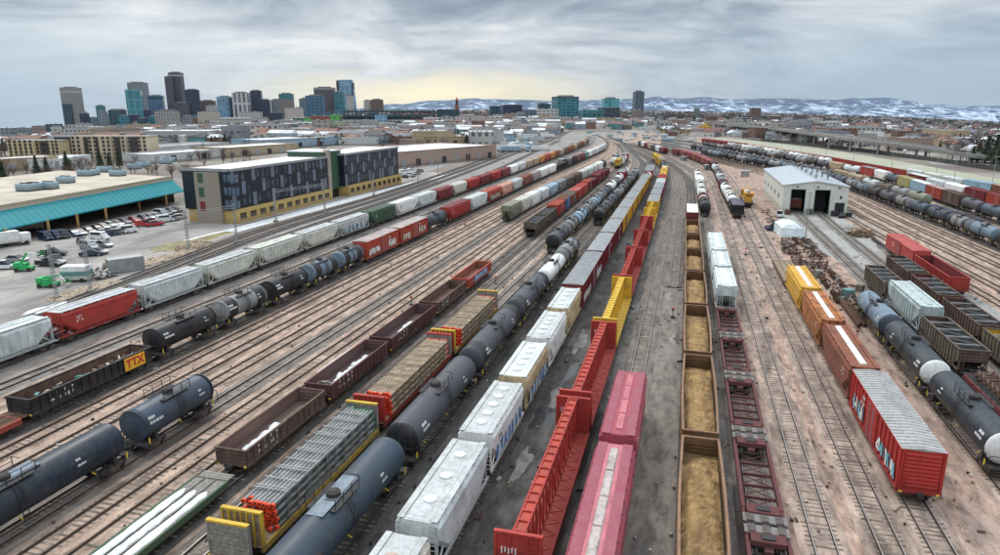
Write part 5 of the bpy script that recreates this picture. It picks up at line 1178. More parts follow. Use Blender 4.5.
# ------------------------------------------------------------------ shed
def shed():
    root = empty('engine_shed', (0, 0, 0)); tag(root, 'long pale green-grey metal engine shed with open doors', 'shed')
    x0, x1, y0, y1 = 28.2, 45.8, 216.5, 274.0; e, rg_ = 8.3, 9.6; xc = (x0 + x1) / 2
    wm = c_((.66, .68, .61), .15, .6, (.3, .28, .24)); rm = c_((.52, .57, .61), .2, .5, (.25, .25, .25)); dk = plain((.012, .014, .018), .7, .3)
    W_ = MB()
    def front(y, doors):
        xs = sorted(set([x0, x1, xc] + [d[0] for d in doors] + [d[1] for d in doors]))
        for a, b_ in zip(xs, xs[1:]):
            top = lambda x: e + (rg_ - e) * (1 - abs(x - xc) / (x1 - xc)); d = [q for q in doors if q[0] <= a and q[1] >= b_]; zb = d[0][2] if d else 0
            W_.add([(a, y, zb), (b_, y, zb), (b_, y, top(b_)), (a, y, top(a))], [(0, 1, 2, 3)], wm)
    drs = [(30.4, 34.2, 7.0), (36.9, 40.9, 7.0), (42.6, 45.0, 3.4)]
    front(y0, drs); front(y1, []); W_.add([(x0, y0, 0), (x0, y1, 0), (x0, y1, e), (x0, y0, e)], [(0, 1, 2, 3)], wm); W_.add([(x1, y0, 0), (x1, y1, 0), (x1, y1, e), (x1, y0, e)], [(0, 1, 2, 3)], wm)
    W_.build('wall', root)
    r = MB()
    for s_ in (-1, 1):
        xe = xc + s_ * (x1 - xc + .35)
        r.add([(xe, y0 - .35, e - .05), (xe, y1 + .3, e - .05), (xc, y1 + .3, rg_ + .05), (xc, y0 - .35, rg_ + .05), (xe, y0 - .35, e - .25), (xe, y1 + .3, e - .25), (xc, y1 + .3, rg_ - .15), (xc, y0 - .35, rg_ - .15)], [(0, 1, 2, 3), (4, 5, 6, 7), (0, 3, 7, 4), (0, 1, 5, 4)], rm)
        for i in range(38):
            y = y0 + i * 1.55; r.bar((xe, y, e - .02), (xc, y, rg_ + .08), .07, rm, .06)
    r.build('roof', root)
    for i, (a, b_, h_) in enumerate(drs):
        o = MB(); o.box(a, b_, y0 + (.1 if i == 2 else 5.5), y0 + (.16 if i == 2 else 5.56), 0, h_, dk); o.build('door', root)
        f = MB(); f.box(a - .18, a, y0 - .06, y0 + .02, 0, h_ + .18, GALV); f.box(b_, b_ + .18, y0 - .06, y0 + .02, 0, h_ + .18, GALV); f.box(a, b_, y0 - .06, y0 + .02, h_, h_ + .18, GALV); f.build('door_frame', root)
    fl = MB(); fl.box(x0 + .1, x1 - .1, y0 + .3, y1 - .1, .03, .05, dk); fl.build('floor', root)
    for i in range(5):
        for j in range(2):
            v = MB(); x, y = xc + (1.6 + j * 3.4), y0 + 12 + i * 9.5; v.cyl((x, y, 8.2), (x, y, 10.0), .3, GALV, 8); v.cyl((x, y, 10.0), (x, y, 10.3), .55, DARK, 8, .2); v.build('roof_vent', root)
    for i in range(5):
        wn = MB(); y = y0 + 9 + i * 10; wn.box(x0 - .05, x0 - .02, y, y + 2.2, 3.4, 4.6, dk); wn.build('window', root)
    for x in (32, 37.5, 43.2):
        l = MB(); l.box(x - .25, x + .25, y0 - .35, y0, 7.7, 8.0, DARK); l.build('lamp', root)
    dr = MB(); dr.box(43.6, 44.2, y0 - .04, y0 - .02, 4.6, 5.5, DARK); dr.build('window', root)
shed()
train(P['T18'], 219.5, [B('brown boxcar standing inside the shed', 14, brown, h=3.6)], 'the first shed door', None)
mb = MB(); mb.cyl((0, 0, 0), (0, 0, 11.5), .14, GALV, 8, .09); mb.box(-.5, .5, -.2, .2, 11.4, 11.6, GALV); tag(mb.build('lamp_post', loc=(27.6, 168, 0)), 'tall grey lamp post standing before the shed doors', 'lamp post')

# ------------------------------------------------------------------ office block along the light rail
def office(x0, x1, y0, y1, h, label, stair=True, tall=False):
    root = empty('office_building', (0, 0, 0)); tag(root, label, 'office building')
    nav = plain((.012, .017, .027), .3, .3, .4); pan = plain((.13, .155, .20), .45, .2, .6); dk = plain((.008, .010, .014), .15, .3, .3); yw = c_((.47, .34, .12), .2, .7, (.3, .2, .1)); bg_ = c_((.30, .27, .225), .15, .8, (.3, .25, .2)); rf = plain((.62, .63, .63), .8, .25, .3)
    gh = 3.6
    w_ = MB(); w_.box(x0, x1, y0, y1, gh, h, nav); w_.build('wall', root)
    r = MB(); r.box(x0 - .3, x1 + .3, y0 - .3, y1 + .3, h, h + .35, rf); r.box(x0 - .35, x1 + .35, y0 - .35, y0 - .1, h, h + .8, GALV); r.box(x1 + .1, x1 + .36, y0 - .35, y1 + .35, h + .02, h + .7, GALV)
    r.build('roof', root)
    g_ = MB(); g_.box(x0 + .5, x1 + 1.3, y0 + .5, y1 - .2, 0, gh, yw); g_.build('ground_floor', root)
    n = int((y1 - y0) / 4.6)
    for i in range(n):
        y = y0 + 1.6 + i * (y1 - y0 - 2) / n
        for k in range(3):
            q = MB(); q.box(x1 + 1.32, x1 + 1.35, y + k * .95, y + k * .95 + .75, 1.2, 2.7, dk)
            if k == 0: q.box(x1 + 1.31, x1 + 1.34, y - .15, y + 2.85, 1.05, 1.2, WOOD)
            q.build('window', root) if k == 0 or True else None
    rr = random.Random(int(y0)); fl = 3; fh = (h - gh) / fl
    for f_ in range(fl):
        m = int((y1 - y0) / 2.3)
        for i in range(m):
            y = y0 + .4 + i * (y1 - y0 - .8) / m; ph = (i + f_ * 2) % 4
            if ph == 0 or (ph == 1 and rr.random() < .12):
                p_ = MB(); p_.box(x1 + .02, x1 + .10, y, y + 1.7, gh + f_ * fh + .25, gh + (f_ + 1) * fh - .1 + (.5 if f_ < 2 else 0), pan); p_.build('wall_panel', root)
            elif rr.random() < .8:
                q = MB(); q.box(x1 + .01, x1 + .04, y + .2, y + 1.25, gh + f_ * fh + .9, gh + f_ * fh + 2.9, plain((.055, .075, .10), .15, .5, .7)); q.build('window', root)
    if stair:
        s_ = MB(); xa, xb = x0 + (x1 - x0) * .28, x0 + (x1 - x0) * .80
        s_.box(xa, xb, y0 - .5, y0 + 1, 0, h - .2, bg_)
        for i in range(16): s_.box(xa - .02, xb + .02, y0 - .53, y0 + .9, .6 + i * (h - 1) / 16, .64 + i * (h - 1) / 16, WOOD)
        s_.build('stair_tower', root)
        for z in (3.2, 7.0, 10.8):
            q = MB(); q.box(xa + 1.2, xa + 2.8, y0 - .56, y0 - .52, z, z + 2.6, green if z > 4 else maroon); q.build('window', root)
        for i in range(4):
            for f_ in range(3):
                q = MB(); x = xb + 1.2 + i * 1.2; q.box(x, x + .8, y0 - .03, y0 + .1, gh + f_ * fh + .7, gh + f_ * fh + 2.7, plain((.10, .14, .19), .2, .4, .7)); q.build('window', root)
    return root
office(-131.5, -116.8, 156, 208, 13.9, 'dark blue panelled office with beige stair tower and yellow ground floor')
office(-131, -115.4, 217, 264, 14.2, 'second dark panelled office block beyond the narrow gap', False)
mb = MB(); mb.box(-131, -117.5, 207, 219, 3, 15.9, green); mb.box(-131.2, -117.3, 206.9, 219.1, 15.9, 16.2, SNOW); mb.box(-118.4, -116.6, 208.2, 210.2, 0, 16.6, c_((.40, .35, .28), .15)); mb.box(-130, -118, 210.5, 217, 0, 14, plain((.008, .01, .014), .3, .3))
tag(mb.build('stair_block'), 'dark green stair block joining the two office blocks', 'building')

# ------------------------------------------------------------------ freight terminal with the teal canopy
def terminal():
    root = empty('freight_terminal', (0, 0, 0)); tag(root, 'long low freight terminal with teal canopy roof and flat tan roof', 'warehouse')
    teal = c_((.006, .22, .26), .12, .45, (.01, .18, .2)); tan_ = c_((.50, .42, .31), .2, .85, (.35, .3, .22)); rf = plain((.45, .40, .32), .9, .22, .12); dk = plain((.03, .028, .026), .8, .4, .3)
    y0, y1 = 60, 189
    xe = lambda y: -147.2 - (y - 117) * .165      # eave line
    t = MB()
    a, b_ = y0, y1
    t.add([(xe(a), a, 3.9), (xe(b_), b_, 3.9), (xe(b_) - 4.2, b_, 7.3), (xe(a) - 4.2, a, 7.3), (xe(a), a, 3.6), (xe(b_), b_, 3.6), (xe(b_) - 4.2, b_, 7.0), (xe(a) - 4.2, a, 7.0)], [(0, 1, 2, 3), (4, 7, 6, 5), (0, 4, 5, 1), (1, 5, 6, 2), (3, 2, 6, 7), (0, 3, 7, 4)], teal)
    for i in range(1, 64):
        y = a + (b_ - a) * i / 64; t.bar((xe(y), y, 3.93), (xe(y) - 4.2, y, 7.33), .07, teal, .05)
    t.build('canopy', root)
    w_ = MB()
    w_.add([(xe(a) - 4.2, a, 7.0), (xe(b_) - 4.2, b_, 7.0), (xe(b_) - 4.2, b_, 8.4), (xe(a) - 4.2, a, 8.4)], [(0, 1, 2, 3)], tan_)
    w_.add([(xe(b_) - 4.2, b_, 0), (xe(b_) - 60, b_ + 9, 0), (xe(b_) - 60, b_ + 9, 8.4), (xe(b_) - 4.2, b_, 8.4)], [(0, 1, 2, 3)], tan_)
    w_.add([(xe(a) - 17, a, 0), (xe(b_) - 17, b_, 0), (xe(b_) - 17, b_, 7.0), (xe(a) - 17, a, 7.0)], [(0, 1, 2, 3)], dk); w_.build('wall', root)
    r = MB(); r.add([(xe(a) - 4.2, a, 8.3), (xe(b_) - 4.2, b_, 8.3), (xe(b_) - 60, b_ + 9, 8.3), (xe(a) - 60, a, 8.3)], [(0, 1, 2, 3)], rf)
    r.bar((xe(a) - 4.3, a, 8.4), (xe(b_) - 4.3, b_, 8.4), .4, c_((.45, .38, .28), .3)); r.build('roof', root)
    k = 0
    for px, py in ((8, 246), (50, 237), (79, 230), (107, 222), (140, 212), (167, 207)):
        x, y = at(px, py, 0); c = MB(); c.box(x - .22, x + .22, y - .22, y + .22, 0, 4.0, c_((.42, .25, .10), .2)); c.build('column', root)
    for i in range(14):
        y = a + 6 + i * 9; d = MB(); d.box(xe(y) - 16.9, xe(y) - 16.8, y, y + 3.2, 1.2, 4.4, (white, GALV, lblue)[i % 3]); d.build('door', root)
terminal()
UNIT = MB(); UNIT.box(-2.2, 2.2, -1.4, 1.4, .3, 2.0, c_((.36, .50, .58), .2)); UNIT.box(-2.0, 2.0, -1.5, 1.5, 0, .3, DARK); UNIT.cyl((-.9, 0, 2.0), (-.9, 0, 2.2), .8, DARK, 10); UNIT.cyl((.9, 0, 2.0), (.9, 0, 2.2), .8, DARK, 10)
un = UNIT.build('rooftop_unit'); tag(un, 'first blue-grey cooling unit from the left on the tan roofs', 'cooling unit', 'cooling units on the roofs')
first = True
for px, py in ((27, 191), (34, 190), (49, 189), (66, 183), (86, 176), (92, 175), (105, 172), (118, 176), (135, 169), (143, 167), (166, 164), (169, 162)):
    X_, Y_ = at(px, py, 8.3); nu_ = (nu_ + 1) if not first else 1; o = un if first else copy_tree(un); first = False; o['label'] = '%s blue-grey cooling unit from the left on the tan roofs' % ordn(nu_); o.location = (X_, Y_, 8.3); o.rotation_euler = (0, 0, .1)
def simple(name, label, cat, pts, h, wm, rm, z0=0, win=None, para=.5):
    """extruded footprint with parapet"""
    root = empty(name, (0, 0, 0)); tag(root, label, cat); n = len(pts)
    w_ = MB(); w_.add([(x, y, z0) for x, y in pts] + [(x, y, h) for x, y in pts], [(i, (i + 1) % n, n + (i + 1) % n, n + i) for i in range(n)], wm); w_.build('wall', root)
    r = MB(); r.add([(x, y, h - .3) for x, y in pts], [tuple(range(n))], rm)
    for i in range(n): r.bar(pts[i] + (h + .0,), pts[(i + 1) % n] + (h + .0,), .35, wm, para)
    r.build('roof', root); return root

# ================================================================== CITY
F_ = facade
def tower(px0, px1, ytop, D, depth, fm, label, cat='tower', roof=None, rz=.25, steps=(), crown=None, group=None, name='tower', yb=None):
    """block seen between picture columns px0..px1 whose top reaches picture row ytop at distance D"""
    h = ztop(ytop, D); x, y = far((px0 + px1) / 2, D, h * .5); g0 = gz(x, y)
    wd = (px1 - px0) / F * D * cos(PITCH); c, s_ = abs(cos(rz)), abs(sin(rz)); wx = max(3, (wd - depth * s_) / c) if wd > depth * s_ * 1.4 else wd * .75; dd = depth if wd > depth * s_ * 1.4 else wd * .8
    mb = MB(); roof = roof or plain((.22, .22, .22), .9, .3, .1); hh = h - g0
    mb.box(-wx / 2, wx / 2, -dd / 2, dd / 2, -1, hh, fm)
    mb.box(-wx / 2 - .1, wx / 2 + .1, -dd / 2 - .1, dd / 2 + .1, hh, hh + .6, roof)
    if hh > 40: mb.box(-wx * .3, wx * .3, -dd * .3, dd * .3, hh + .6, hh + 4, roof)
    elif wd > 12:
        r = random.Random(int(px0 * 7)); 
        for _ in range(3): a, b_ = r.uniform(-.35, .35) * wx, r.uniform(-.3, .3) * dd; mb.box(a - 1.5, a + 1.5, b_ - 1.2, b_ + 1.2, hh + .6, hh + 2.2, GALV)
    for (a, b_, t, m) in steps: # extra volumes: fractions of width, top fraction
        mb.box(a * wx, b_ * wx, -dd * .62, -dd * .2, -1, hh * t, m or fm)
    if crown: mb.box(-wx / 2 - .3, wx / 2 + .3, -dd / 2 - .3, dd / 2 + .3, hh * crown[0], hh * crown[1], crown[2])
    o = mb.build(name); o.location = (x, y, g0); o.rotation_euler = (0, 0, YAW + rz); return tag(o, label, cat, group)
def gf(c, g2, bay=6, fl=4.2, m=.5): return F_(c, tuple(x * .6 for x in g2), bay * 1.7, fl * 1.8 if fl < 20 else fl, m * 2.0)
g_beige = gf((.30, .285, .27), (.10, .12, .15), 5, 4, 1.0); g_teal = gf((.05, .24, .28), (.02, .13, .17), 7, 4.2, .5); g_tealb = gf((.10, .36, .42), (.03, .18, .24), 12, 30, .8)
g_grey = gf((.23, .26, .29), (.09, .11, .14), 5, 4, .9); g_pur = gf((.10, .085, .11), (.035, .035, .055), 5, 4, .9); g_navy = gf((.025, .04, .085), (.012, .02, .05), 5, 4, .7); g_blue = gf((.10, .20, .32), (.05, .12, .22), 6, 4, .5)
g_white = gf((.55, .56, .56), (.10, .11, .14), 9, 60, 1.8); g_red = gf((.24, .06, .05), (.06, .04, .05), 5, 4, 1.2); g_steel = gf((.15, .20, .25), (.05, .09, .13), 6, 4, .7); g_brown = gf((.16, .10, .08), (.05, .05, .05), 5, 4, 1.1)
g_lt = gf((.46, .46, .44), (.10, .11, .13), 4.5, 3.6, 1.0); g_cream = gf((.50, .43, .31), (.09, .08, .08), 4.2, 3.4, 1.0); g_dkt = gf((.03, .09, .12), (.015, .04, .06), 6, 4, .6)
g_green = gf((.10, .42, .10), (.05, .2, .06), 6, 4, 1.2); g_brick = gf((.27, .09, .06), (.07, .05, .05), 4, 3.4, 1.1); g_wr = gf((.52, .46, .44), (.16, .06, .06), 3.6, 3.2, .9); g_glass = gf((.30, .48, .62), (.16, .34, .50), 8, 5, .3)
SK = [
 (64, 81, 88, 2600, 40, g_beige, 'tall grey-beige tower at the far left of the skyline', .12, ((-.45, .1, .62, g_dkt),), (.88, .93, g_lt)),
 (81, 86, 112, 2650, 20, g_grey, 'narrow grey block attached right of the far left tower', .1, (), None),
 (91, 97, 119, 2500, 18, g_brown, 'small dark red block between two towers', .1, (), None),
 (97, 105, 106, 2500, 24, g_teal, 'slim teal-green tower with flat cap', .2, (), None),
 (104, 113, 115, 2450, 26, gf((.16, .28, .26), (.06, .12, .12), 5, 4, .9), 'lower grey-green tower beside the slim teal one', .2, (), None),
 (117, 126, 110, 2500, 26, g_navy, 'dark blue tower left of the bright teal one', .2, (), None),
 (131, 148, 83, 2750, 40, g_grey, 'pale grey tower behind the bright teal one', .1, (), None),
 (127, 143, 90, 2400, 34, g_tealb, 'bright teal glass tower with vertical light band', .3, (), None),
 (144, 151, 110, 2380, 20, g_navy, 'dark blue block at the foot of the pale grey tower', .2, (), None),
 (149, 165, 96, 2600, 36, g_blue, 'blue glass tower with dark top band', .3, (), (.9, .96, g_dkt)),
 (156, 179, 111, 1900, 30, gf((.36, .36, .34), (.14, .15, .16), 4, 3.6, .6), 'wide beige-grey office slab below the purple tower', .2, (), None),
 (168, 176, 77, 2600, 40, g_pur, 'left shoulder of the tall purple tower', .1, (), None),
 (172, 184, 73, 2620, 40, g_pur, 'tallest purple-brown tower of the skyline', .1, (), (.93, .96, g_lt)),
 (176, 190, 103, 2550, 34, g_pur, 'stepped purple-brown base right of the tallest tower', .1, (), None),
 (186, 201, 90, 2580, 36, g_navy, 'navy blue glass tower right of the tallest', .3, (), None),
 (201, 216, 101, 2700, 30, g_brown, 'dark red-brown tower between the navy and blue ones', .2, (), None),
 (207, 218, 106, 2600, 20, g_lt, 'small light block in front of the red-brown tower', .1, (), None),
 (199, 219, 112, 1800, 24, gf((.48, .45, .38), (.14, .14, .14), 4, 3.6, 1.0), 'cream twin apartment block below the red-brown tower', .1, (), None),
 (217, 234, 97, 2500, 34, g_glass, 'light blue glass tower left of the white striped one', .3, (), None),
 (229, 236, 98, 2480, 30, g_navy, 'dark edge slab right of the light blue tower', .3, (), None),
 (234, 250, 93, 2450, 30, g_white, 'white tower with vertical stripes', .05, (), None),
 (251, 263, 91, 2500, 34, g_navy, 'dark blue tower right of the white striped one', .2, (), None),
 (260, 271, 100, 2480, 30, g_navy, 'lower dark blue slab beside the dark blue tower', .2, (), None),
 (272, 283, 100, 2500, 26, g_grey, 'grey tower left of the teal-capped one', .1, (), None),
 (280, 294, 94, 2450, 28, gf((.23, .20, .19), (.07, .10, .10), 5, 4, 1.0), 'grey-red tower with a teal glass cap', .1, (), (.80, 1.0, g_teal)),
 (286, 303, 108, 1700, 24, g_wr, 'white and dark red apartment tower', .1, (), None),
 (300, 312, 99, 2200, 24, g_steel, 'grey-blue office at the left of the banded blue one', .1, (), None),
 (306, 325, 96, 2100, 30, gf((.06, .15, .25), (.03, .06, .10), 7, 5, 1.2), 'blue banded glass office block', .15, (), None),
 (315, 336, 88, 2500, 34, gf((.11, .10, .12), (.06, .055, .07), 5, 4, .6), 'wide grey-purple office tower', .1, (), (.95, .98, g_lt)),
 (335, 345, 92, 2300, 24, g_teal, 'teal tower in front of the curved glass one', .1, (), None),
 (347, 354, 96, 2100, 22, g_lt, 'small white tower before the curved glass one', .1, (), None),
 (364, 371, 101, 2300, 20, g_lt, 'small white tower at the right of the skyline', .1, (), None),
 (370, 384, 100, 2300, 26, g_brown, 'brick-brown block at the right end of the skyline', .2, (), None),
 (250, 262, 112, 2000, 24, g_lt, 'pale low tower at the foot of the dark blue one', .1, (), None),
 (489, 500, 106, 2000, 30, g_dkt, 'dark teal block right of the apartments', .1, (), None),
 (500, 522, 105, 1900, 40, g_navy, 'navy glass office block in the centre', .2, (), None),
 (522, 537, 110, 1900, 40, g_steel, 'low steel-blue office right of the navy one', .1, (), None),
 (537, 550, 104, 2000, 30, g_dkt, 'dark teal tower behind the white office', .1, (), None),
 (537, 558, 109, 1700, 36, gf((.50, .50, .48), (.14, .16, .17), 6, 4, 1.0), 'white low office left of the big teal block', .1, (), None),
 (552, 578, 97, 1800, 44, g_teal, 'big teal glass office block', .25, (), (.94, .98, g_navy)),
 (579, 604, 110, 1500, 40, gf((.04, .17, .19), (.02, .05, .07), 6, 5, 1.0), 'teal-roofed dark glass centre', .15, (), (.88, 1.0, g_tealb)),
 (598, 619, 108, 1550, 30, gf((.05, .06, .08), (.03, .05, .06), 6, 4, 1.0), 'dark banded office before the teal glass tower', .15, (), None),
 (602, 618, 99, 1750, 30, gf((.12, .42, .46), (.05, .26, .30), 6, 4, .4), 'bright teal glass tower in the centre', .1, (), None),
 (633, 643, 92, 1900, 24, gf((.10, .15, .19), (.03, .05, .08), 4, 80, 1.0), 'slim blue-grey tower before the mountains', .1, (), None),
 (632, 641, 110, 1650, 20, gf((.24, .20, .17), (.08, .07, .07), 4, 3.6, .9), 'beige lower tower in front of the slim one', .1, (), None),
 (694, 699, 109, 2000, 12, gf((.15, .20, .18), (.06, .08, .08), 4, 3.6, .8), 'small lone tower right of centre', .1, (), None),
]
for (a, b_, yt, D, dp, fm, lb, rz, st, cr) in SK: tower(a, b_, yt, D, dp, fm, lb, 'tower', None, rz, st, cr)
fr_ = random.Random(31)
for i in range(34):
    a = 84 + i * 9.2 + fr_.uniform(-3, 3); w_ = fr_.uniform(6, 13); yt = fr_.uniform(109, 120)
    nm_, fm_ = fr_.choice((('navy', g_navy), ('blue-glass', g_blue), ('steel-blue', g_steel), ('teal', g_teal), ('grey', g_grey), ('pale', g_lt), ('dark teal', g_dkt), ('grey', g_grey)))
    tower(a, a + w_, yt, 2150 + fr_.uniform(-150, 150), 22, fm_, '%s mid-rise block, %s from the left among the skyline fillers' % (nm_, ordn(i + 1)), 'building', None, .1, name='building', group='mid-rise blocks between the towers')
# curved glass tower
def curved():
    D = 2450; h = ztop(80, D); x, y = far(347, D, 60); g0 = gz(x, y); hh = h - g0; mb = MB(); w0 = 18 / F * D * .94
    lv = []
    for i in range(13):
        t = i / 12; wl = w0 * (.5 - .09 * t ** 2); wr = w0 * (.5 - .16 * t ** 2.5); z = t * hh * (1 if i < 12 else 1)
        lv.append([(-wl, -12, z), (wr, -12, z), (wr, 12, z), (-wl, 12, z)])
    mb.loft(lv, g_glass); mb.box(-w0 * .52, -w0 * .38, -13, 13, 0, hh * .98, g_navy); mb.box(w0 * .34, w0 * .42, -13, 13, 0, hh * .93, g_navy)
    o = mb.build('tower', loc=(x, y, g0), rz=YAW); tag(o, 'tall pale blue glass tower with curved top', 'tower')
curved()
# middle ground: apartments, stadium, warehouses
mid = [
 (0, 14, 128, 1500, 20, g_grey, 'grey flats at the left edge'), (14, 34, 128, 1600, 20, g_grey, 'low grey-green flats beyond the cream apartments'), (34, 52, 126, 1500, 20, gf((.25, .2, .2), (.07, .08, .09), 4, 3.4, 1), 'mauve-grey flats beyond the cream apartments'), (48, 60, 124, 1400, 20, g_dkt, 'dark green flats near the tall left tower'), (52, 60, 127, 1200, 14, g_lt, 'small pinkish white flats near the tall left tower'),
 (77, 90, 124, 1300, 20, g_lt, 'pale block behind the cream apartments'), (90, 102, 127, 1200, 18, g_cream, 'tan block behind the cream apartments'),
 (150, 215, 131, 620, 30, gf((.42, .44, .42), (.06, .07, .08), 60, 4.2, 1.7), 'long banded grey parking structure'), (215, 250, 128, 900, 30, gf((.45, .46, .45), (.10, .11, .13), 5, 4, 1.4), 'white-grey block right of the banded structure'),
 (222, 250, 118, 1500, 30, g_lt, 'pale stepped block below the white striped tower'), (232, 258, 131, 720, 16, gf((.42, .45, .48), (.04, .08, .2), 4, 3.4, .9), 'white and blue flats left of the brick ones'),
 (258, 278, 125, 800, 18, g_lt, 'white flats above the brick corner'), (276, 286, 127, 780, 16, g_brick, 'brick corner flats in the middle row'), (285, 298, 124, 820, 18, g_steel, 'slate-blue flats in the middle row'), (297, 314, 123, 830, 18, g_lt, 'white flats with dark balconies, fourth in the row'),
 (313, 332, 121, 840, 18, gf((.40, .38, .34), (.08, .08, .09), 4, 3.4, .9), 'beige flats with dark bays in the middle row'), (332, 346, 122, 850, 18, gf((.38, .42, .30), (.08, .10, .08), 4, 3.4, .9), 'pale green-beige flats in the middle row'), (346, 360, 122, 860, 18, g_lt, 'white flats near the end of the middle row'), (359, 377, 121, 880, 18, gf((.36, .38, .40), (.09, .10, .12), 4, 3.4, .9), 'grey-white flats at the end of the middle row'),
 (294, 305, 118, 1300, 20, g_dkt, 'dark block left of the green cube'), (304, 311, 118, 1250, 18, g_green, 'left bright green cube building'), (311, 331, 116, 1300, 20, g_brick, 'red brick block between the green cubes'), (331, 341, 115, 1250, 18, g_green, 'right bright green cube building'), (342, 360, 116, 1350, 20, g_brick, 'red brick block right of the green cube'),
 (423, 440, 118, 1150, 18, g_wr, 'white and red flats, first of the long row'), (440, 454, 117, 1180, 18, g_lt, 'white flats, second of the long row'), (454, 470, 117, 1200, 18, g_wr, 'white and red flats, third of the long row'), (470, 486, 117, 1200, 18, g_wr, 'pinkish flats, fourth of the long row'), (486, 503, 117, 1200, 18, g_lt, 'white flats, last of the long row'),
 (660, 708, 129, 900, 26, gf((.46, .34, .14), (.20, .16, .08), 12, 5, 1.8), 'long yellow-tan industrial building'), (678, 692, 126, 1000, 20, g_lt, 'white hall behind the yellow-tan building'), (693, 704, 124, 1050, 18, g_lt, 'tall white hall behind the yellow hopper tower'),
 (712, 732, 129, 1050, 26, gf((.34, .42, .44), (.10, .2, .24), 30, 8, 2), 'pale teal-white warehouse right of the yellow tower'), (735, 748, 118, 1800, 20, g_steel, 'steel-blue hall beyond the viaduct'), (750, 760, 108, 2600, 20, g_brown, 'brown block on the horizon before the mountains'),
 (797, 811, 120, 1400, 20, gf((.30, .34, .34), (.15, .17, .18), 5, 4, 1), 'grey-white office right of the viaduct'), (810, 820, 119, 1400, 20, g_lt, 'white office beside the grey-white one'), (822, 836, 122, 1300, 20, g_lt, 'pale school-like building beyond the viaduct'), (768, 780, 116, 1700, 16, g_brown, 'brown flats left of the white offices'), (784, 792, 117, 1700, 14, g_lt, 'small white flats between brown ones'),
 (706, 716, 116, 1900, 20, g_brown, 'mauve block near the centre horizon'), (645, 654, 118, 1500, 16, gf((.5, .48, .5), (.2, .18, .2), 5, 4, 1), 'small pinkish-white block beside the beige tower'), (603, 614, 121, 1300, 18, g_lt, 'white hall before the banded office'), (560, 580, 119, 1400, 20, gf((.35, .32, .26), (.12, .12, .11), 6, 4, 1), 'tan strip building below the big teal block'),
]
for (a, b_, yt, D, dp, fm, lb) in mid: tower(a, b_, yt, D, dp, fm, lb, 'building', (SNOW if int(a) % 3 == 0 else None), .08, name='building')
# clock tower
D = 1400; x, y = far(457, D, 20); hh = ztop(97, D) - gz(x, y); mb = MB(); mb.box(-3.6, 3.6, -3.6, 3.6, 0, hh * .72, g_brick); mb.box(-2.4, 2.4, -2.4, 2.4, hh * .72, hh * .86, DARK)
mb.loft([[(-3, -3, hh * .86), (3, -3, hh * .86), (3, 3, hh * .86), (-3, 3, hh * .86)], [(-.2, -.2, hh), (.2, -.2, hh), (.2, .2, hh), (-.2, .2, hh)]], brick); tag(mb.build('brick_tower', loc=(x, y, gz(x, y)), rz=YAW), 'slender brick tower with pointed cap above the white flats', 'tower')
# stadium
D = 1250; xa, ya = far(402, D); root = empty('stadium', (xa, ya, gz(xa, ya)), YAW); tag(root, 'dark green steel-framed stadium with brick base', 'stadium')
st_ = plain((.02, .055, .07), .6, .35, .1); hs = ztop(108, D) - gz(xa, ya); wS = 56 / F * D
for k in range(3):
    m_ = MB(); z = hs * (.25 + k * .25); m_.box(-wS, wS * .55, -18 + k * 6, -6 + k * 7, z, z + 3.0, st_ if k else g_lt)
    for i in range(22): xx = -wS + i * wS * 1.55 / 21; m_.bar((xx, -16 + k * 6, 0), (xx, -12 + k * 6, z + hs * .2), 1.4, st_); m_.bar((xx, -16 + k * 6, z), (xx + 5, -12 + k * 6, z + hs * .2), .8, st_)
    m_.build('seating_tier', root)
m_ = MB(); m_.box(-wS, wS * .95, -2, 26, 0, hs * .55, F_((.10, .055, .05), (.03, .04, .05), 7, 6, 1.4)); m_.build('brick_base', root)
m_ = MB(); m_.box(wS * .62, wS * 1.0, -10, 12, hs * .2, hs * .92, st_); [m_.bar((wS * .2 + i * 6, -14, hs * .3), (wS * .28 + i * 6, -4, hs * (.9 - i * .05)), 1.6, c_((.22, .05, .06), .3)) for i in range(8)]; m_.build('scoreboard_stand', root)
m_ = MB(); m_.box(-wS * .42, -wS * .22, -26, -19, 0, hs * .62, g_glass); m_.build('glass_lobby', root)
# yellow hopper tower
x, y = far(705, 820); mb = MB(); hh = ztop(124, 820); ym = c_((.62, .40, .05), .25)
for sx in (-3.4, 3.4):
    for sy in (-3, 3): mb.bar((sx, sy, 0), (sx, sy, hh * .9), .9, ym)
mb.box(-4, 4, -3.6, 3.6, hh * .55, hh * .78, ym); mb.box(-2.4, 2.4, -2.4, 2.4, hh * .78, hh, ym); mb.bar((-9, 0, hh * .7), (9, 0, hh * .72), 1.2, ym); tag(mb.build('loading_tower', loc=(x, y, 0), rz=YAW), 'yellow steel loading tower at the head of the yard', 'tower')
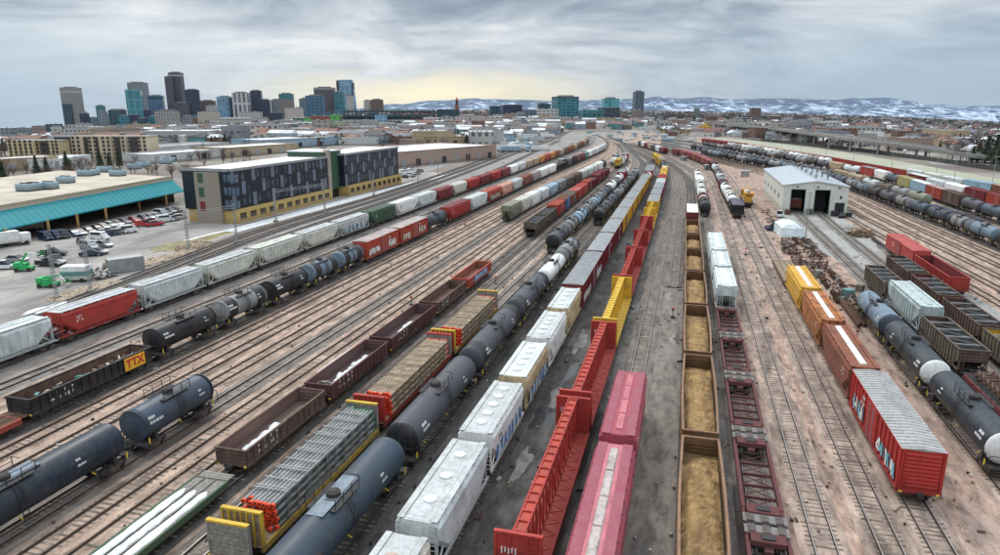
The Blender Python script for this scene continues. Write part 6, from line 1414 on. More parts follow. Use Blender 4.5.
# cream apartments with windows of their own
def apartments(px0, px1, ytop, D, label, cols, rows, bays, wm):
    x0, y0 = far(px0, D); x1, y1 = far(px1, D); hh = ztop(ytop, D); Lx = hypot(x1 - x0, y1 - y0); root = empty('apartment_building', (x0, y0, gz(x0, y0)), atan2(y1 - y0, x1 - x0)); tag(root, label, 'apartments')
    w_ = MB(); w_.box(0, Lx, 0, 14, 0, hh, wm); dk = F_((.06, .045, .04), (.015, .015, .02), 3, 3.1, .5)
    for (a, b_, o_, q) in bays: w_.box(a * Lx, b_ * Lx, -o_, 0 if o_ > 0 else .2, 0, hh * q, wm if o_ > 1.0 else dk)
    w_.build('wall', root); r = MB(); r.box(-.3, Lx + .3, -.3, 14.3, hh, hh + .5, plain((.30, .28, .25), .9, .3, .3)); r.build('roof', root)
    wm_ = None; fh = hh / rows
    for i in range(cols):
        u = (i + .5) / cols; off = [o_ for a, b_, o_, q in bays if a <= u <= b_]
        if off and off[0] <= 1.0: continue
        yy = -(off[0] if off else 0) - .04
        for j in range(rows):
            if wm_ is None:
                q = MB(); q.box(-.75, .75, -.02, .06, 0, 1.6, plain((.025, .022, .025), .3, .4, .5)); wm_ = q.mesh('window')
            o = bpy.data.objects.new('window', wm_); col.objects.link(o); o.parent = root; o.location = (u * Lx, yy, j * fh + 1.0)
apartments(12, 63, 141, 400, 'cream apartment building at the left, beside the dark blue link', 10, 6, ((.0, .52, 1.6, 1.0), (.60, .74, .5, .97), (.9, .99, 1.4, 1.02)), c_((.52, .43, .25), .12, .8, (.35, .3, .22)))
apartments(75, 149, 137, 410, 'longer cream and dark brown apartment building', 15, 6, ((0, .16, 1.5, 1.0), (.17, .21, .5, .97), (.32, .36, .5, .97), (.37, .54, 1.4, 1.03), (.58, .64, .6, 1.0), (.67, .74, 1.6, 1.0), (.78, .88, .7, 1.0)), c_((.50, .42, .30), .12, .8, (.35, .3, .22)))
tower(62, 77, 137, 415, 12, F_((.015, .03, .06), (.01, .015, .03), 3, 3.4, .4), 'dark blue link block between the cream apartments', 'building', None, 0, name='building')
# low warehouses with snow-covered roofs
WH = [((226, 158), (298, 152), 26, 6, tanp, SNOW, 'long beige warehouse wall behind the office'), ((262, 150), (340, 145), 34, 7, lblue, SNOW, 'pale blue-walled warehouse with snowy roof'), ((300, 146), (402, 141), 44, 7, tanp, SNOW, 'wide tan warehouse with white roof'),
      ((398, 168), (496, 158), 46, 8, c_((.42, .30, .25), .2), SNOW, 'long pinkish-beige warehouse with white roof'), ((150, 164), (222, 158), 22, 5, lgrey, SNOW, 'low grey warehouse behind the tan roof'), ((0, 172), (60, 168), 18, 6, tanp, SNOW, 'low warehouse at the left edge'), ((440, 146), (505, 143), 40, 7, tanp, plain((.4, .38, .35), .9, .3, .2), 'tan hall beyond the pinkish warehouse'), ((150, 158), (230, 151), 30, 6, lgrey, plain((.30, .29, .28), .9, .3, .2), 'grey flat-roofed hall below the parking structure'), ((52, 170), (92, 164), 14, 5, white, SNOW, 'white shed before the cream apartments')]
for (a, b_, dp, h_, wm, rm, lb) in WH:
    A1 = Vector(at(*a)); B1 = Vector(at(*b_)); n = (B1 - A1).normalized(); nn = Vector((-n.y, n.x)) * dp
    root = simple('warehouse', lb, 'warehouse', [tuple(A1), tuple(B1), tuple(B1 + nn), tuple(A1 + nn)], h_, wm, rm)
    nb = int((B1 - A1).length / 11)
    for i in range(nb):
        p_ = A1 + n * (5 + i * 11); d = MB(); d.bar((p_.x - n.x * 1.8, p_.y - n.y * 1.8, 2.2), (p_.x + n.x * 1.8, p_.y + n.y * 1.8, 2.2), .25, DARK if i % 2 else GALV, 3.4); d.build('door', root)

# ------------------------------------------------------------------ trees
def bare_tree(seed, h=9, c=(.085, .06, .048), n=420, spread=.42):
    r = random.Random(seed); t = MB(); bark = plain(c, .9, .35, 2); cr = MB()
    t.cyl((0, 0, 0), (0, 0, h * .35), h * .03, bark, 6, h * .022)
    tips = []
    for i in range(9):
        a = i * 2.4 + r.random(); b0 = Vector((0, 0, h * r.uniform(.22, .4))); e = Vector((cos(a) * h * spread * r.uniform(.4, .9), sin(a) * h * spread * r.uniform(.4, .9), h * r.uniform(.6, .95)))
        t.cyl(b0, e, h * .014, bark, 4, h * .005); tips.append((b0, e))
    for _ in range(n):
        b0, e = r.choice(tips); q = b0.lerp(e, r.uniform(.35, 1.1)) + Vector((r.gauss(0, 1), r.gauss(0, 1), r.gauss(0, .8))) * h * .085
        d = Vector((r.gauss(0, 1), r.gauss(0, 1), abs(r.gauss(0, 1)) + .3)).normalized() * h * r.uniform(.05, .12); s_ = Vector((r.gauss(0, 1), r.gauss(0, 1), 0)).normalized() * h * .010
        cr.add([q - s_, q + s_, q + d], [(0, 1, 2)], bark)
    return t, cr
def conifer(seed, h=9, c=(.022, .042, .026)):
    r = random.Random(seed); t = MB(); cr = MB(); m = plain(c, .9, .5, 3, 0, (.045, .07, .035)); t.cyl((0, 0, 0), (0, 0, h * .5), h * .03, RUST, 6, .05)
    for _ in range(560):
        z = h * (.10 + .9 * r.random() ** 1.3); w_ = (1 - z / h) * h * .27 * r.uniform(.6, 1.15) + .1; a = r.uniform(0, 6.283); p_ = Vector((cos(a) * w_, sin(a) * w_, z)); o = Vector((cos(a), sin(a), -.35)) * h * .075; s_ = Vector((-sin(a), cos(a), 0)) * h * .04
        cr.add([p_ - o * .8 - s_, p_ - o * .8 + s_, p_ + o], [(0, 1, 2)], m)
    return t, cr
def mk_tree(kind, seed, label, group, **k):
    t, cr = (conifer if kind == 'c' else bare_tree)(seed, **k); root = empty('conifer' if kind == 'c' else 'bare_tree'); t.build('trunk', root); cr.build('crown', root); tag(root, label, 'tree', group); return root
def mk_far(kind, seed, label, group, **k):
    t, cr = (conifer if kind == 'c' else bare_tree)(seed, **k); t.merge(cr); o = t.build('conifer' if kind == 'c' else 'bare_tree'); tag(o, label, 'tree', group); return o
near_con = mk_tree('c', 1, 'dark evergreen tree before the cream apartments', 'evergreens before the apartments', h=9)
first = True
for px, py, s_, lb in ((5, 187, 1.1, 'dark evergreen at the left edge behind the terminal roof'), (38, 178, 1.1, 'left evergreen of the pair below the first apartment building'), (48, 178, 1.0, 'right evergreen of the pair below the first apartment building'), (68, 175, 1.2, 'lone evergreen below the dark blue link block'), (101, 170, 1.1, 'left evergreen of three below the longer apartments'), (110, 169, .9, 'middle evergreen of three below the longer apartments'), (120, 168, 1.0, 'right evergreen of three below the longer apartments')):
    o = near_con if first else copy_tree(near_con); first = False; x, y = at(px, py); o.location = (x, y, 0); o.scale = (s_,) * 3; o['label'] = lb
bt = [mk_tree('b', 20 + i, 'bare brown tree', 'bare trees behind the terminal', h=8, c=c, n=260) for i, c in enumerate(((.09, .062, .05), (.12, .075, .05), (.085, .06, .065)))]
rr = random.Random(5)
spots = [(rr.uniform(0, 250), rr.uniform(158, 180)) for _ in range(60)] + [(rr.uniform(170, 250), rr.uniform(152, 162)) for _ in range(16)] + [(rr.uniform(340, 520), rr.uniform(136, 141)) for _ in range(22)]
for i, (px, py) in enumerate(spots):
    o = bt[i] if i < 3 else copy_tree(bt[i % 3]); x, y = at(px, py); o.location = (x, y, 0); o.scale = (rr.uniform(.6, 1.05),) * 3; o.rotation_euler = (0, 0, rr.uniform(0, 6)); o['label'] = 'leafless brown tree in the belt between terminal and city'
# suburb trees and houses, city fill
def free(px, D):
    """keep the rolling stock's ground clear"""
    x, y = far(px, D)
    if y < 800 and -150 - max(0, (y - 300) * .05) < x < (140 if y < 400 else 175 - (y - 400) * .30): return False
    if 800 <= y < 1000 and -150 < x < -40: return False
    return True
ft = [mk_far('b', 40, 'leafless tree', 'street trees of the suburb', h=10, c=(.075, .055, .05), n=150), mk_far('b', 41, 'leafless tree', 'street trees of the suburb', h=11, c=(.10, .07, .055), n=150), mk_far('c', 42, 'evergreen', 'street trees of the suburb', h=11), mk_far('b', 43, 'leafless tree', 'street trees of the suburb', h=9, c=(.06, .055, .06), n=150), mk_far('c', 44, 'evergreen', 'street trees of the suburb', h=9, c=(.02, .035, .03))]
for o in ft: o['label'] = 'small tree among the suburb houses beyond the yard'
cnt = 0
while cnt < 290:
    px = rr.uniform(655, 1015) if rr.random() < .8 else rr.uniform(0, 655); py = 109.5 + 48 * rr.random() ** 1.15; D = 30.3 * 680 / (py - 108) * .95
    if D > 3200 or not free(px, D): continue
    if px > 850 and py > 122 + (px - 850) * .27: continue
    o = ft[cnt] if cnt < 5 else ft[rr.choice((0, 1, 2, 3, 3, 4, 0, 1))].copy()
    if cnt >= 5: col.objects.link(o)
    x, y = far(px, D); o.location = (x, y, gz(x, y)); s_ = rr.uniform(.7, 1.25) * (1 if D < 1500 else 1.5); o.scale = (s_ * 1.2, s_ * 1.2, s_); o.rotation_euler = (0, 0, rr.uniform(0, 6)); cnt += 1
for px, py, s_ in ((952, 160, 1.0), (960, 161, 1.1), (966, 160, .8), (972, 162, .9), (978, 160, 1.2), (985, 163, 1.5), (994, 164, 1.6), (1001, 166, 1.7), (990, 158, 1.2), (975, 155, 1.0), (948, 157, .8), (897, 150, .8), (989, 150, 1.1)):
    o = copy_tree(near_con) if px > 970 else copy_tree(bt[0]); x, y = at(px, py); o.location = (x, y, gz(x, y)); o.scale = (s_ * 1.3, s_ * 1.3, s_ * 1.1); o['label'] = 'tall dark tree in the clump at the right behind the road'; o['group'] = 'dark trees behind the road'
def house(seed):
    r = random.Random(seed); mb = MB(); w_, d_, h_ = r.uniform(8, 11), r.uniform(10, 14), r.uniform(3.4, 6)
    wn_, wc_ = r.choice((('grey-white', (.50, .50, .48)), ('dark brick', (.20, .10, .08)), ('tan', (.38, .34, .28)), ('blue-grey', (.26, .30, .33)), ('brown', (.20, .14, .11)), ('white', (.55, .53, .50)))); rn_, rc_ = r.choice((('black', (.10, .09, .09)), ('brown', (.13, .10, .085)), ('snowy', (.55, .57, .60)), ('slate', (.16, .17, .19)), ('red', (.20, .09, .07)))); wm = plain(wc_, .8, .2, .5); rm = plain(rc_, .85, .3, .5)
    mb.box(-w_ / 2, w_ / 2, -d_ / 2, d_ / 2, -1, h_, wm); o = .5
    mb.add([(-w_ / 2 - o, -d_ / 2 - o, h_), (w_ / 2 + o, -d_ / 2 - o, h_), (w_ / 2 + o, d_ / 2 + o, h_), (-w_ / 2 - o, d_ / 2 + o, h_), (0, -d_ / 2 - o, h_ + w_ * .33), (0, d_ / 2 + o, h_ + w_ * .33)], [(0, 1, 4), (2, 3, 5), (1, 2, 5, 4), (3, 0, 4, 5), (3, 2, 1, 0)], rm)
    for s_ in (-1, 1):
        for q in (-.25, .25): mb.box(min(s_ * w_ / 2, s_ * (w_ / 2 + .04)), max(s_ * w_ / 2, s_ * (w_ / 2 + .04)), d_ * q - .7, d_ * q + .7, 1, 2.4, DARK); mb.box(w_ * q - .6, w_ * q + .6, min(s_ * d_ / 2, s_ * (d_ / 2 + .04)), max(s_ * d_ / 2, s_ * (d_ / 2 + .04)), 1, 2.4, DARK)
    mb.box(w_ * .2, w_ * .2 + .8, 1, 1.8, h_, h_ + w_ * .4, plain((.2, .1, .08), .9, .2)); o = mb.build('house'); tag(o, 'small %s house with %s pitched roof in the suburb' % (wn_, rn_), 'house', 'suburb houses'); return o
hs_ = [house(i) for i in range(12)]; cnt = 0
while cnt < 270:
    px = rr.uniform(660, 1015); py = 110.5 + 46 * rr.random() ** 1.1; D = 30.3 * 680 / (py - 108) * .95
    if D > 2700 or not free(px, D): continue
    if px > 850 and py > 120 + (px - 850) * .26: continue
    o = hs_[cnt] if cnt < 12 else hs_[rr.randrange(12)].copy()
    if cnt >= 12: col.objects.link(o)
    x, y = far(px, D); o.location = (x, y, gz(x, y)); o.rotation_euler = (0, 0, rr.choice((0, pi / 2)) + .2 + rr.uniform(-.1, .1)); s_ = 1 if D < 1400 else 1.25; o.scale = (s_,) * 3; cnt += 1
# low commercial blocks filling the city
def low(seed):
    r = random.Random(seed); w_, d_, h_ = r.uniform(22, 60), r.uniform(18, 40), r.uniform(5, 11); mb = MB()
    wn_, wm = r.choice(tuple(zip(('tan', 'light grey', 'beige-windowed', 'pale windowed', 'pale banded', 'grey windowed', 'pinkish-brown', 'brick', 'stone-grey', 'white'), (tanp, lgrey, F_((.34, .30, .25), (.09, .09, .09), 6, 5, 1.8), g_lt, g_lt, F_((.26, .27, .29), (.08, .09, .1), 8, 5, 1.6), c_((.33, .24, .20), .3), F_((.20, .11, .085), (.07, .06, .06), 6, 4, 1.4), F_((.38, .36, .33), (.06, .07, .09), 7, 4, 1.5), white))))
    rn_, rm = r.choice((('snowy', SNOW), ('grey', plain((.30, .29, .27), .9, .3, .1)), ('snowy', SNOW), ('dark', plain((.16, .155, .15), .9, .3, .1)), ('tan', plain((.42, .36, .30), .9, .3, .1))))
    mb.box(-w_ / 2, w_ / 2, -d_ / 2, d_ / 2, -2, h_, wm); mb.box(-w_ / 2 + .4, w_ / 2 - .4, -d_ / 2 + .4, d_ / 2 - .4, h_, h_ + .1, rm)
    for s_ in (-1, 1): mb.box(-w_ / 2, w_ / 2, s_ * d_ / 2 - .2, s_ * d_ / 2 + .2, h_, h_ + .7, wm); mb.box(s_ * w_ / 2 - .2, s_ * w_ / 2 + .2, -d_ / 2, d_ / 2, h_ + .01, h_ + .69, wm)
    for _ in range(5): a, b_ = r.uniform(-.4, .4) * w_, r.uniform(-.35, .35) * d_; mb.box(a - 1.3, a + 1.3, b_ - 1, b_ + 1, h_ + .1, h_ + 1.8, GALV)
    o = mb.build('low_building'); tag(o, 'low %s city block with a flat %s roof' % (wn_, rn_), 'building', 'low city blocks'); return o
lw = [low(100 + i) for i in range(16)]; cnt = 0
while cnt < 285:
    px = rr.uniform(-10, 790) if rr.random() < .85 else rr.uniform(790, 1010); py = 111 + 36 * rr.random() ** 1.3; D = 30.3 * 680 / (py - 108) * .95
    if D > 2900 or not free(px, D): continue
    if px < 260 and D < 640: continue
    if 225 < px < 520 and D < 560: continue
    if px < 60 and D > 1500: pass
    o = lw[cnt] if cnt < 16 else lw[rr.randrange(16)].copy()
    if cnt >= 16: col.objects.link(o)
    x, y = far(px, D); o.location = (x, y, gz(x, y)); o.rotation_euler = (0, 0, .3 + rr.choice((0, pi / 2))); s_ = rr.uniform(.4, .85) * (1 if D < 1600 else 1.4); o.scale = (s_, s_, s_ * rr.uniform(1.0, 1.9)); cnt += 1
# the far plain: nobody could count its houses and trees
mb = MB(); fm = [plain(c, .9, .3, .02) for c in ((.07, .06, .065), (.10, .08, .07), (.45, .46, .48), (.05, .06, .05), (.24, .20, .18), (.16, .17, .20))]
for _ in range(5200):
    px = rr.uniform(-60, 1080); py = 108.3 + 9 * rr.random() ** .8; D = min(9000, 30.3 * 680 / (py - 107.6)); x, y = far(px, D)
    if D < 1700: continue
    k = rr.choice((0, 0, 1, 1, 2, 3, 3, 4, 5)); s_ = rr.uniform(6, 22) * (D / 3000) ** .3; hh = rr.uniform(4, 12 if k != 2 else 8); g0 = gz(x, y)
    mb.bar((x - s_ / 2, y, g0 + hh / 2), (x + s_ / 2, y + rr.uniform(-4, 4), g0 + hh / 2), s_ * .6, fm[k], hh)
tag(mb.build('distant_suburbs'), 'faint sprawl of roofs and trees reaching to the foothills', 'distant suburbs', kind='stuff')

# the rest of the countless street trees and roofs between the single ones
mb = MB(); tm = [plain(c, .95, .4, .3) for c in ((.055, .045, .04), (.08, .062, .052), (.035, .048, .035), (.065, .05, .05))]; k = 0
while k < 2300:
    px = rr.uniform(-20, 1020); py = 110.5 + 40 * rr.random() ** 1.5; D = 30.3 * 680 / (py - 108) * .95
    if D > 2800 or not free(px, D) or (px > 850 and py > 120 + (px - 850) * .26) or (px < 520 and D < 560) or (px < 655 and rr.random() < .45): continue
    x, y = far(px, D); g0 = gz(x, y); s_ = rr.uniform(3, 6) * (1 if D < 1500 else 1.4); m_ = rr.choice(tm); k += 1
    for _ in range(13):
        c = Vector((x + rr.gauss(0, .4) * s_, y + rr.gauss(0, .4) * s_, g0 + s_ * rr.uniform(.25, 1.7))); a = Vector((rr.gauss(0, 1), rr.gauss(0, 1), rr.gauss(0, 1))).normalized() * s_ * .32; b_ = Vector((rr.gauss(0, 1), rr.gauss(0, 1), rr.gauss(0, 1))).normalized() * s_ * .32
        mb.add([c - a, c + a, c + b_], [(0, 1, 2)], m_)
tag(mb.build('distant_trees'), 'mass of leafless street trees spread through the far city', 'distant trees', kind='stuff')
mb = MB(); k = 0; wl = [plain(c, .85, .2, .2) for c in ((.52, .52, .50), (.36, .31, .25), (.22, .12, .09), (.24, .28, .32), (.60, .58, .54), (.16, .13, .11), (.10, .22, .24))]; rl_ = [plain(c, .9, .2, .2) for c in ((.10, .09, .09), (.14, .12, .11), (.6, .62, .64), (.19, .19, .20), (.22, .12, .09))]
while k < 1500:
    px = rr.uniform(-20, 1020); py = 110.2 + 34 * rr.random() ** 1.3; D = 30.3 * 680 / (py - 108) * .95
    if D > 3000 or not free(px, D) or (px > 850 and py > 120 + (px - 850) * .26) or (px < 520 and D < 600): continue
    x, y = far(px, D); g0 = gz(x, y); k += 1; a = rr.uniform(4, 9) * (1 if px > 600 else 1.5); b_ = rr.uniform(3.5, 7); h_ = rr.uniform(3, 6.5) * (1 if px > 650 else 1.5); w_ = rr.choice(wl); r_ = rr.choice(rl_)
    mb.box(x - a, x + a, y - b_, y + b_, g0 - 1, g0 + h_, w_)
    mb.add([(x - a - .4, y - b_ - .4, g0 + h_), (x + a + .4, y - b_ - .4, g0 + h_), (x + a + .4, y + b_ + .4, g0 + h_), (x - a - .4, y + b_ + .4, g0 + h_), (x - a, y, g0 + h_ + 2.6), (x + a, y, g0 + h_ + 2.6)], [(0, 1, 5, 4), (2, 3, 4, 5), (1, 2, 5), (3, 0, 4)], r_)
tag(mb.build('distant_houses'), 'mass of small roofs packed between the larger city blocks', 'distant houses', kind='stuff')

# ------------------------------------------------------------------ viaduct, fence and right-hand road
def viaduct():
    pts = [Vector((40, 1000, 9)), Vector((66, 880, 9.5)), Vector((84, 760, 10)), Vector((97, 660, 10)), Vector((108, 585, 9.5)), Vector((122, 530, 8.5)), Vector((139, 487, 7)), Vector((163, 452, 4)), Vector((200, 418, 1.5)), Vector((260, 380, .3))]
    root = empty('viaduct', (0, 0, 0)); tag(root, 'long concrete road viaduct curving behind the yard', 'viaduct'); con = plain((.30, .29, .27), .85, .25, .3); rd = plain((.11, .11, .11), .8, .3, .2); mb = MB(); top = MB(); L = []
    P_ = Path([(p.y, p.x) for p in pts][::1]); n = 60
    for i in range(n + 1):
        c = P_.c[-1] * i / n; p, t = P_.pos(min(c, P_.c[-1] - .01)); k = 0
        while k < len(pts) - 2 and pts[k + 1].y > p.y: k += 1
        u = (pts[k].y - p.y) / (pts[k].y - pts[k + 1].y); L.append((p, t, pts[k].z + (pts[k + 1].z - pts[k].z) * u))
    def st(mb_, offs, m):
        q = len(offs); vs = [(p.x + t.y * o, p.y - t.x * o, z + dz) for p, t, z in L for o, dz in offs]; mb_.add(vs, [(i * q + j, i * q + (j + 1) % q, (i + 1) * q + (j + 1) % q, (i + 1) * q + j) for i in range(n) for j in range(q)], m)
    st(mb, [(-6, -1.5), (-6.4, 0), (-6.4, .9), (-6.1, .9), (-6.1, 0), (6.1, 0), (6.1, .9), (6.4, .9), (6.4, 0), (6, -1.5)], con); st(top, [(-6, .02), (6, .02), (6, .0), (-6, .0)], rd)
    mb.build('deck', root); top.build('roadway', root)
    for i in range(1, n, 3):
        p, t, z = L[i]
        if z < 3: continue
        c = MB()
        for o in (-3.6, 3.6): c.cyl((p.x + t.y * o, p.y - t.x * o, 0), (p.x + t.y * o, p.y - t.x * o, z - 1.5), .8, con, 8)
        c.build('pier', root)
    return L
VL = viaduct()
fp = [(66, 690), (104, 590), (121, 530), (135, 466), (148, 388), (156, 330), (160, 250)]
P_ = Path(list((y, x) for x, y in fp)); root = empty('fence'); tag(root, 'long dark fence along the pale verge', 'fence'); m_ = MB(); c = 0
while c < P_.c[-1] - 7: a, t = P_.pos(c); b_, t2 = P_.pos(c + 6); m_.bar((a.x, a.y, 1.3), (b_.x, b_.y, 1.3), .12, plain((.055, .06, .05), .9, .4, .4), 2.4); c += 6
m_.build('panel', root)
m_ = MB(); c = 0
while c < P_.c[-1]: a, t = P_.pos(c); m_.box(a.x - .12, a.x + .12, a.y - .12, a.y + .12, 0, 2.9, DARK); c += 6
m_.build('post', root)['kind'] = 'stuff'
def ribbon(name, pts, wd, z, m):
    P_ = Path(pts); mb = MB(); vs = []; n = int(P_.c[-1] / 8)
    for i in range(n + 1):
        p, t = P_.pos(min(i * 8, P_.c[-1] - .01)); vs += [(p.x - t.y * wd, p.y + t.x * wd, z), (p.x + t.y * wd, p.y - t.x * wd, z)]
    mb.add(vs, [(i * 2, i * 2 + 1, i * 2 + 3, i * 2 + 2) for i in range(n)], m); return tag(mb.build(name), kind='structure')
ribbon('road', [(760, 60), (640, 108), (540, 134), (470, 150), (400, 165), (300, 178), (100, 190)], 5, .02, plain((.17, .165, .16), .85, .3, .3))
ribbon('road', [(100, -128), (140, -132), (190, -140), (215, -152), (240, -190), (260, -240)], 4.5, .016, plain((.24, .23, .215), .85, .3, .3))
ribbon('city_street', [(300, -128), (420, -138), (560, -150), (800, -190), (1200, -260)], 7, .03, plain((.22, .215, .21), .85, .3, .3))
# masts along the yard
lp = MB(); lp.cyl((0, 0, 0), (0, 0, 12.5), .13, GALV, 6, .07); lp.box(-.9, .9, -.12, .12, 12.4, 12.6, GALV); lp.box(-.22, .22, -.22, .22, 0, .6, GREYWOOD)
lo = lp.build('light_mast'); tag(lo, 'slim grey light mast along the yard edge', 'light mast', 'light masts along the right edge')
for i, (px, py) in enumerate(((991, 190), (952, 192), (935, 183), (891, 172), (853, 165), (826, 160), (800, 160), (770, 150))):
    o = lo if i == 0 else lo.copy()
    if i: col.objects.link(o)
    x, y = at(px, py); o.location = (x, y, 0); o['label'] = 'slim grey light mast, %s from the right edge of the yard view' % ordn(i + 1)
# light rail masts in pairs
def mast(x, y, h, arm=None, label=''):
    root = empty('catenary_mast', (x, y, 0)); tag(root, label, 'catenary mast', 'masts along the light rail'); m = MB()
    for sx in (-.18, .18):
        for sy in (-.18, .18): m.bar((sx, sy, 0), (sx, sy, h), .07, GALV)
    for i in range(int(h / .7)): m.bar((-.18, -.18, i * .7), (.18, -.18, i * .7 + .6), .04, GALV); m.bar((.18, .18, i * .7), (-.18, .18, i * .7 + .6), .04, GALV); m.bar((.18, -.18, i * .7), (.18, .18, i * .7 + .6), .04, GALV)
    m.box(-.5, .5, -.5, .5, 0, .5, GREYWOOD); m.build('post', root)
    if arm:
        b = MB(); dx, dy = arm[0] - x, arm[1] - y
        for z in (h - 1.1, h - .5): b.bar((0, 0, z), (dx, dy, z), .09, GALV)
        n = 9
        for i in range(n): b.bar((dx * i / n, dy * i / n, h - (1.1 if i % 2 else .5)), (dx * (i + 1) / n, dy * (i + 1) / n, h - (.5 if i % 2 else 1.1)), .05, GALV)
        b.build('cross_beam', root)
MS = [(at(57, 299), None), (at(91, 293), None), (at(189, 252), at(237, 243)), (at(237, 243), None), (at(276, 222), at(325, 213)), (at(325, 213), None), (at(374, 196), None)]
for i, ((x, y), arm) in enumerate(MS): mast(x, y, 9.2 if i < 6 else 8, arm, 'grey lattice light rail mast, %s from the near end' % ordn(i + 1))
# utility poles further on
up = MB(); up.cyl((0, 0, 0), (0, 0, 11), .16, WOOD, 6, .1); up.box(-1.1, 1.1, -.07, .07, 10, 10.15, WOOD); uo = up.build('utility_pole'); tag(uo, 'wooden utility pole beside the far left tracks', 'utility pole', 'utility poles beside the far left tracks')
for i, (px, py) in enumerate(((418, 183), (438, 176), (468, 166), (486, 160), (507, 158), (522, 154), (536, 150), (560, 146), (610, 138), (618, 137))):
    o = uo if i == 0 else uo.copy()
    if i: col.objects.link(o)
    x, y = at(px, py); o.location = (x, y, 0); o['label'] = 'wooden utility pole, %s along the far left tracks' % ordn(i + 1)

# ------------------------------------------------------------------ vehicles
def car_mb(body, kind='sedan'):
    mb = MB(); gl = plain((.02, .025, .03), .12, .2); L = 4.6 if kind != 'pickup' else 5.4; W = .9
    def sec(x, z0, z1, w0, w1): return [(x, -w0, z0), (x, w0, z0), (x, w1, z1), (x, -w1, z1)]
    hb = .95 if kind != 'van' else 1.1
    mb.loft([sec(-L / 2, .45, hb - .1, .8, .75), sec(-L / 2 + .2, .3, hb, .88, .84), sec(L / 2 - 1.2, .28, hb, .9, .86), sec(L / 2 - .2, .3, hb - .18, .88, .8), sec(L / 2, .42, .7, .78, .72)], body)
    if kind == 'pickup': mb.loft([sec(-.5, hb, 1.65, .82, .7), sec(.2, hb, 1.75, .82, .7), sec(1.25, hb, 1.0, .82, .76)], gl); mb.box(-.42, .35, -.7, .7, 1.68, 1.78, body); mb.box(-L / 2 + .25, -.6, -.72, .72, hb, hb + .02, DARK); [mb.box(-L / 2 + .1, -.5, s_ * .84 - .06, s_ * .84 + .06, hb, hb + .25, body) for s_ in (-1, 1)]
    elif kind == 'van': mb.loft([sec(-L / 2 + .15, hb, 2.0, .86, .78), sec(.9, hb, 2.05, .86, .78), sec(1.7, hb, 1.15, .86, .8)], body); mb.loft([sec(-L / 2 + .6, 1.35, 1.85, .872, .82), sec(1.0, 1.35, 1.85, .872, .82)], gl); mb.box(1.0, 1.3, -.7, .7, 1.3, 1.75, gl)
    else: mb.loft([sec(-1.75, hb, 1.0, .8, .76), sec(-1.1, hb, 1.42, .82, .66), sec(.3, hb, 1.45, .82, .66), sec(1.2, hb, 1.0, .82, .76)], gl); mb.box(-1.05, .25, -.62, .62, 1.42, 1.48, body)
    for sx in (-L * .3, L * .31):
        for s_ in (-1, 1): mb.cyl((sx, s_ * .72, .33), (sx, s_ * .92, .33), .33, DARK, 10, sm=False); mb.cyl((sx, s_ * .92, .33), (sx, s_ * .93, .33), .18, GALV, 8)
    for s_ in (-1, 1): mb.box(L / 2 - .06, L / 2 + .01, s_ * .6 - .16, s_ * .6 + .16, .58, .7, WHITE); mb.box(-L / 2 - .01, -L / 2 + .05, s_ * .62 - .13, s_ * .62 + .13, .62, .78, plain((.4, .02, .02), .4, .2))
    return mb
CC = dict(white=plain((.66, .67, .67), .3, .08), silver=plain((.36, .38, .40), .3, .1, 1, .5), grey=plain((.12, .13, .14), .3, .15), black=plain((.02, .022, .026), .25, .2), blue=plain((.04, .09, .20), .3, .2), red=plain((.42, .03, .04), .3, .15), navy=plain((.02, .035, .07), .3, .2))
CP = {}
def vehicle(px, py, colr, kind='sedan', rz=0.0, label=None, world=None, group='cars parked in the lot by the terminal', z=0):
    k = (colr, kind); nm = {'sedan': 'parked_car', 'pickup': 'pickup_truck', 'van': 'parked_van'}[kind]
    if k not in CP: CP[k] = car_mb(CC[colr], kind).build(nm); o = CP[k]
    else: o = CP[k].copy(); col.objects.link(o)
    x, y = world or at(px, py); o.location = (x, y, .012 + z); o.rotation_euler = (0, 0, rz); tag(o, label, {'sedan': 'car', 'pickup': 'pickup', 'van': 'van'}[kind], group); return o
rowA = [(46, 240, 'navy', 'van'), (55, 239, 'navy', 'van'), (63, 238, 'black', 'van'), (74, 236, 'blue', 'sedan'), (80, 235, 'silver', 'sedan'), (88, 233, 'grey', 'sedan'), (97, 231, 'black', 'sedan'), (103, 229, 'silver', 'sedan'), (110, 227, 'white', 'sedan'), (117, 226, 'silver', 'sedan'), (124, 224, 'grey', 'sedan'), (134, 222, 'red', 'sedan'), (143, 220, 'grey', 'sedan'), (150, 219, 'silver', 'sedan'), (156, 218, 'white', 'sedan'), (161, 216, 'silver', 'van'), (166, 215, 'black', 'sedan'), (171, 213, 'grey', 'sedan'), (176, 212, 'black', 'sedan')]
for i, (px, py, c, k) in enumerate(rowA): vehicle(px, py, c, k, rr.uniform(-.1, .1) - .25, '%s %s, %s from the left in the row under the teal canopy' % (c, {'sedan': 'car', 'van': 'van'}[k], ordn(i + 1)))
rowB = [(146, 226, 'red', 'pickup'), (155, 226, 'red', 'sedan'), (165, 222, 'white', 'van'), (172, 221, 'silver', 'sedan'), (179, 219, 'white', 'sedan')]
for i, (px, py, c, k) in enumerate(rowB): vehicle(px, py, c, k, pi / 2 - .5 + rr.uniform(-.1, .1), '%s %s, %s from the left in the row near the office stair tower' % (c, {'sedan': 'car', 'van': 'van', 'pickup': 'pickup'}[k], ordn(i + 1)))
rowC = [(108, 236, 'navy', 'sedan'), (114, 235, 'grey', 'sedan'), (121, 234, 'white', 'sedan'), (128, 233, 'white', 'van')]
for i, (px, py, c, k) in enumerate(rowC): vehicle(px, py, c, k, 1.1 + rr.uniform(-.1, .1), '%s vehicle, %s from the left in the short middle parking row' % (c, ordn(i + 1)))
